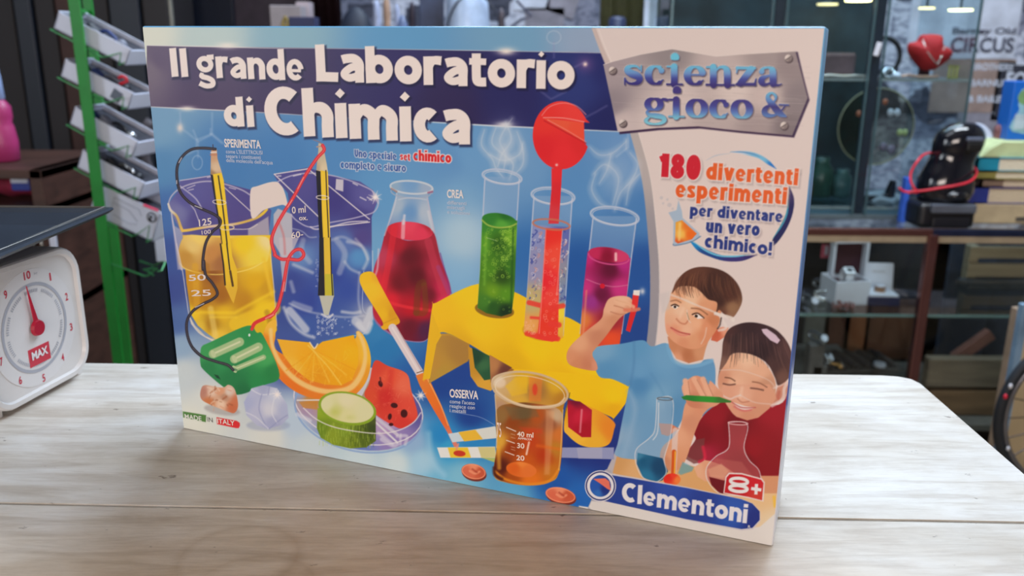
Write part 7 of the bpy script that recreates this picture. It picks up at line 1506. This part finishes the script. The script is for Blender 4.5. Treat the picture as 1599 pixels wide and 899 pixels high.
# dim things behind the lower case glass
for px, lab, c_, hh, ww in ((1300, 'dark green jar low in the left bay of the glass case', (40, 70, 60), .10, .03), (1335, 'teal jar beside the dark green jar in the left bay', (60, 90, 90), .07, .025), (1282, 'brown jar at the left in the glass case', (80, 70, 50), .05, .02)):
    bm = B(); lathe(bm, [(ww * .8, 0), (ww, .004), (ww, hh * .7), (ww * .6, hh * .85), (ww * .6, hh)], 18); small(px, VY + .15, ZS2, bm, mat('jar_%d' % px, c_, .3, var=.3), 'small_jar', lab, 'jar')
for px, lab, c_ in ((1400, 'pale crumpled cloth low in the glass case left of the coffee machine', (130, 140, 150)),):
    bm = B(); ball(bm, (0, 0, .018), .06, .04, .018, 24, 12)
    for v in bm.verts: v.co.z += .004 * math.sin(v.co.x * 130 + v.co.y * 90)
    small(px, VY + .12, GZ + .012, bm, mat('pale_cloth', c_, .8), 'crumpled_cloth', lab, 'cloth')

# ------------------------------------------------------------------ coffee machine on the counter
my = GY + .085; mp_ = at_y(1482, 355, my); S = my / FPX
t = thing('coffee_machine', 'glossy black capsule coffee machine with a round head, on the display counter', 'coffee machine', (mp_.x, my, GZ))
BLK = mat('gloss_black', (16, 18, 26), .12, var=.05, coat=.6); BLM = mat('matt_black', (20, 20, 26), .4)
zz = lambda py: at_y(1482, py, my).z - GZ
xx_ = lambda px: at_y(px, 300, my).x - mp_.x
# body: stack of ellipses following the silhouette
prof = [(1442, 1508, 345, .040), (1436, 1512, 320, .046), (1428, 1520, 300, .050), (1428, 1519, 285, .050), (1438, 1513, 268, .045), (1447, 1508, 252, .042), (1450, 1512, 240, .044), (1452, 1526, 226, .048), (1455, 1532, 212, .050), (1462, 1531, 200, .046), (1474, 1522, 192, .034), (1490, 1508, 188, .014)]
prof = [(1436, 1510, 318, .046), (1430, 1520, 300, .046), (1429, 1519, 284, .046), (1435, 1515, 268, .042), (1443, 1511, 253, .037), (1447, 1518, 240, .036), (1446, 1524, 226, .040), (1448, 1525, 214, .040), (1455, 1521, 202, .036), (1467, 1511, 193, .026), (1482, 1497, 189, .010)]
bm = B(); rings = []
for x0, x1, py, d in prof:
    c_, r_ = (xx_(x0) + xx_(x1)) / 2, (xx_(x1) - xx_(x0)) / 2
    rings.append([bm.verts.new((c_ + r_ * math.cos(2 * PI * k / 36), d * math.sin(2 * PI * k / 36) , zz(py))) for k in range(36)])
for A_, C_ in zip(rings, rings[1:]):
    for k in range(36): bm.faces.new((A_[k], A_[(k + 1) % 36], C_[(k + 1) % 36], C_[k]))
bm.faces.new(rings[0]); bm.faces.new(rings[-1])
o = obj('body', bm, BLK, t, smooth=True); ss = o.modifiers.new('s', 'SUBSURF'); ss.levels = 1; ss.render_levels = 2
bm = B(); box(bm, xx_(1424), xx_(1512), -.05, .045, .0, zz(312), .012, 3); obj('base', bm, BLM, t)
bm = B(); box(bm, xx_(1440), xx_(1508), -.060, -.03, zz(326), zz(313), .003); obj('drip_tray', bm, mat('drip_grey', (84, 88, 98), .35), t)
bm = B(); box(bm, xx_(1444), xx_(1502), -.056, -.03, .002, zz(332), .004); obj('foot_block', bm, BLM, t)
bm = B(); box(bm, xx_(1484), xx_(1508), -.045, -.02, zz(233), zz(219), .004); obj('capsule_slot', bm, mat('slot_black', (8, 8, 10), .5), t)
bm = B(); box(bm, xx_(1483), xx_(1508), -.0455, -.02, zz(218), zz(211), .003); obj('lever', bm, mat('lever_grey', (90, 96, 112), .25), t)
bm = B(); ball(bm, (xx_(1480), -.03, zz(300)), .03, .025, .012); obj('cup_light_cover', bm, BLK, t, smooth=True)
# red cable looped round it
RC = mat('cable_red', (206, 30, 52), .4)
bm = B(); cp = [(1404, 293, -.075), (1412, 299, -.075), (1425, 300, -.078), (1432, 300, -.08), (1427, 293, -.078), (1422, 282, -.07), (1423, 268, -.06), (1434, 250, -.055), (1446, 240, -.02), (1470, 238, .045), (1505, 245, .045), (1522, 262, .0), (1525, 272, -.04), (1515, 283, -.068), (1495, 289, -.078), (1465, 294, -.08), (1440, 298, -.08), (1424, 299, -.08), (1418, 302, -.08)]
P3 = [at_y(x, y_, my + d) for x, y_, d in cp]; P3 = [Vector(q) for q in smooth_pts(P3, False, 4)]
tube(bm, P3, .0026, 8); o = obj('red_cable', bm, RC, None, smooth=True); tag(o, 'red cable looped around the black coffee machine', 'cable')
# round white plate behind the machine
py_ = my + .13; p = at_y(1520, 228, py_); rr = 33 * py_ / FPX
bm = B(); M = Matrix.Translation((p.x, py_, p.z)) @ Matrix.Rotation(PI / 2 - .2, 4, 'X') @ Matrix.Rotation(.0, 4, 'Z'); lathe(bm, [(rr * .3, .0), (rr * .7, .002), (rr, .010), (rr * .98, .013), (rr * .68, .005), (rr * .1, .003)], 36, M, sx=.85, sy=1.05)
o = obj('white_plate', bm, mat('plate_paper', (196, 204, 226), .6), None, smooth=True); tag(o, 'round white plate propped behind the head of the coffee machine', 'plate')
p = at_y(1418, 290, my + .02); bm = B(); box(bm, -.006, .006, 0, .02, p.z - .0 - GZ - .03 - (p.z - GZ - .03), p.z - GZ + .018, .001); o = obj('blue_booklet', bm, mat('booklet_blue', (50, 100, 210), .5), None, loc=(p.x, my + .02, GZ)); tag(o, 'narrow blue booklet left of the coffee machine', 'booklet')

# ------------------------------------------------------------------ books and boxes at the right edge
by = GY + .10
def book(px0, px1, py0, py1, y_, rz, cov, lab, dp=.16, nm='book', pages=(206, 190, 160), z0=None):
    a, c = at_y(px0, py1, y_), at_y(px1, py0, y_); w_ = c.x - a.x; h_ = c.z - a.z
    z_ = a.z if z0 is None else z0
    t = thing(nm, lab, 'book', (a.x, y_, z_), rz)
    bm = B(); box(bm, 0, w_, 0, dp, 0, .0025); box(bm, 0, w_, 0, dp, h_ - .0025, h_); box(bm, 0, .05 if h_ > .018 else .02, 0, .01, 0, h_); box(bm, 0, .0025, 0, dp, 0, h_); obj('cover', bm, cov, t)
    bm = B(); box(bm, .003, w_ - .003, .002, dp - .004, .0025, h_ - .0025); obj('pages', bm, mat('pages_%d' % pages[0], pages, .8, var=.12, scale=60, stretch=(1, 1, 12)), t)
    return z_ + h_, w_
ZB = GZ
t = thing('cardboard_carton', 'low beige carton under the stack of books on the counter', 'carton', (at_y(1518, 350, by).x, by, GZ))
h0 = at_y(1540, 318, by).z - GZ; bm = B(); box(bm, 0, .28, 0, .18, 0, h0, .003); obj('carton', bm, mat('beige_card', (176, 156, 124), .7, var=.12), t)
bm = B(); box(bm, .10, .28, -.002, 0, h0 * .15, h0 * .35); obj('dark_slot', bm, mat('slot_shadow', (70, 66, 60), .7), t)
z = GZ + h0
COVS = [((1508, 1700, 318, 294), mat('cover_navy', (34, 46, 120), .5), 'navy book lowest in the stack right of the coffee machine', (196, 176, 148)), ((1532, 1700, 294, 283), mat('cover_brown', (120, 96, 80), .5), 'thin brown book above the navy one in the stack', (206, 186, 160)), ((1520, 1700, 283, 272), mat('cover_olive', (130, 120, 60), .5), 'thin olive book in the middle of the stack', (210, 196, 170)), ((1524, 1700, 272, 252), mat('cover_teal', (20, 130, 156), .5), 'teal book with cream pages on top of the stack', (216, 204, 180))]
for (x0, x1, y1, y0), cv, lab, pg in COVS:
    z, _ = book(x0, x1, y0, y1, by + .004 * random.random(), 0, cv, lab, pages=pg, z0=z)
a = at_y(1536, 250, by); bm = B(); prism(bm, [(0, 0), (.24, 0), (.24, .034), (.045, .034), (.02, .02)], 0, .14); o = obj('paper_pad', bm, mat('pad_green', (186, 196, 146), .7), None, loc=(a.x, by + .01, z)); tag(o, 'pale yellow-green pad lying on the teal book', 'pad')
zp = z + .034
a, c = at_y(1568, 234, by + .06), at_y(1700, 128, by + .06)
t = thing('picture_box', 'upright blue box with a pale picture, at the right picture edge above the books', 'box', (a.x, by + .06, zp))
ww, hh = c.x - a.x, c.z - zp
bm = B(); box(bm, 0, ww, 0, .05, 0, hh, .002); obj('box_body', bm, mat('box_blue', (16, 96, 190), .4, var=.05), t)
bm = B(); o1 = smooth_pts([(.012, .02), (.02, .07), (.016, hh - .05), (.03, hh - .012), (ww - .01, hh - .02), (ww - .01, .02)], True, 4); prism(bm, o1, -.0008, 0); pc2 = obj('picture', bm, mat('box_picture', (130, 170, 186), .5, var=.35, scale=30), t)
bm = B(); ball(bm, (.03, -.001, hh - .035), .018, .001, .018); obj('green_emblem', bm, mat('emblem_green', (110, 150, 100), .5, var=.3), pc2); bm = B(); prism(bm, [(.036, hh - .045), (.044, hh - .05), (.052, hh - .022), (.046, hh - .02)], -.003, -.001); obj('yellow_tick', bm, mat('tick_yellow', (220, 230, 60), .5), pc2)
bm = B(); box(bm, .012, .05, -.002, -.0008, .025, .06, .0003); obj('pale_house', bm, mat('house_pale', (170, 186, 200), .5, var=.2), pc2)
# brown doll-like clutter behind
fz = at_y(1548, 215, by + .14)
bm = B(); lathe(bm, [(.018, 0), (.022, .01), (.014, .03), (.018, .05), (.016, .062), (.006, .07)], 16); o = obj('brown_figurine', bm, mat('fig_brown', (120, 76, 78), .6, var=.4, scale=50), None, smooth=True, loc=(fz.x, by + .10, zp - .034)); tag(o, 'reddish brown figurine between the white plate and the blue picture box', 'figurine')

# ------------------------------------------------------------------ bicycle wheel, boards at the right edge
wy = 1.5; wc = at_y(1704, 648, wy)
wr = (at_y(1704, 648, wy).x - at_y(1552, 648, wy).x)
t = thing('bicycle_wheel', 'bicycle wheel with a black tyre and grey rim at the right picture edge', 'wheel', (wc.x, wy, wc.z), 0)
k_ = wr
def circ(r_, y_=0, n=72): return [(r_ * math.cos(2 * PI * q / n), y_, r_ * math.sin(2 * PI * q / n)) for q in range(n)]
bm = B(); tube(bm, circ(k_ - .009), .009, 12, closed=True); obj('tyre', bm, mat('tyre_rubber', (28, 32, 40), .6), t, smooth=True)
bm = B(); tube(bm, circ(k_ - .022), .0055, 8, closed=True); obj('rim', bm, mat('rim_grey', (130, 130, 138), .3, metal=.8), t, smooth=True)
bm = B(); cyl(bm, (0, -.045, 0), (0, .045, 0), .018); hb = obj('hub', bm, SIL, t)
for q in range(24):
    a = 2 * PI * q / 24 + .05; s_ = -1 if q % 2 else 1
    bm = B(); cyl(bm, (.016 * math.cos(a + .9 * s_), .03 * s_, .016 * math.sin(a + .9 * s_)), ((k_ - .024) * math.cos(a), 0, (k_ - .024) * math.sin(a)), .0011, n=6); obj('spoke', bm, mat('spoke_dark', (60, 58, 62), .3, metal=.8), t)
for dpx, dpy, m_, nm, sz in ((1578, 603, mat('reflector_white', (214, 214, 222), .3), 'sticker', .0045), (1570, 619, mat('reflector_red', (206, 30, 60), .4), 'sticker', .0045), (1574, 700, WBX, 'sticker', .004)):
    p = at_y(dpx, dpy, wy - .012) - wc; bm = B(); ball(bm, p, sz * .8, .003, sz * 1.2, 12, 8); obj(nm, bm, m_, t, smooth=True)
# fork and stand that carry the wheel
bm = B()
for s_ in (-1, 1): tube(bm, [(0, .052 * s_, 0), (.04, .05 * s_, .14), (.07, .03 * s_, .24)], .010, 8)
tube(bm, [(.07, -.035, .24), (.07, .035, .24)], .014, 8); tube(bm, [(.07, 0, .24), (.11, 0, .42)], .016, 10); obj('fork', bm, mat('fork_red', (120, 20, 36), .35), t, smooth=True)
bm = B()
for s_ in (-1, 1): tube(bm, [(0, .06 * s_, 0), (-.05, .10 * s_, -wc.z), (.12, .10 * s_, -wc.z), (0, .06 * s_, 0)], .006, 6)
obj('stand', bm, mat('stand_black', (24, 24, 28), .4), t)
# boards and post behind the wheel
def upright(x0, x1, y0_, m, top_py, lab, nm, th=.02, lean_=0):
    a, c = at_y(x0, 600, y0_), at_y(x1, 600, y0_); zt_ = at_y(x0, top_py, y0_).z
    bm = B(); box(bm, a.x, c.x, y0_, y0_ + th, 0, zt_, .002); o = obj(nm, bm, m, None); tag(o, lab, 'board')
upright(1567, 1578, 1.70, mat('tan_batten', (150, 128, 108), .6, var=.15), 482, 'thin tan batten standing behind the bicycle wheel', 'wooden_batten')
upright(1577, 1588, 1.68, mat('pale_blue_batten', (120, 146, 170), .5), 476, 'pale blue-grey batten right of the tan one behind the wheel', 'painted_batten')
upright(1586, 1720, 1.74, mat('cream_board', (196, 172, 134), .6, var=.1, scale=8), 500, 'wide cream board behind the spokes of the bicycle wheel', 'cream_board')
for o_ in list(COL.objects):
    if o_.type == 'MESH' and not o_.data.materials: print('NO MATERIAL', o_.name)
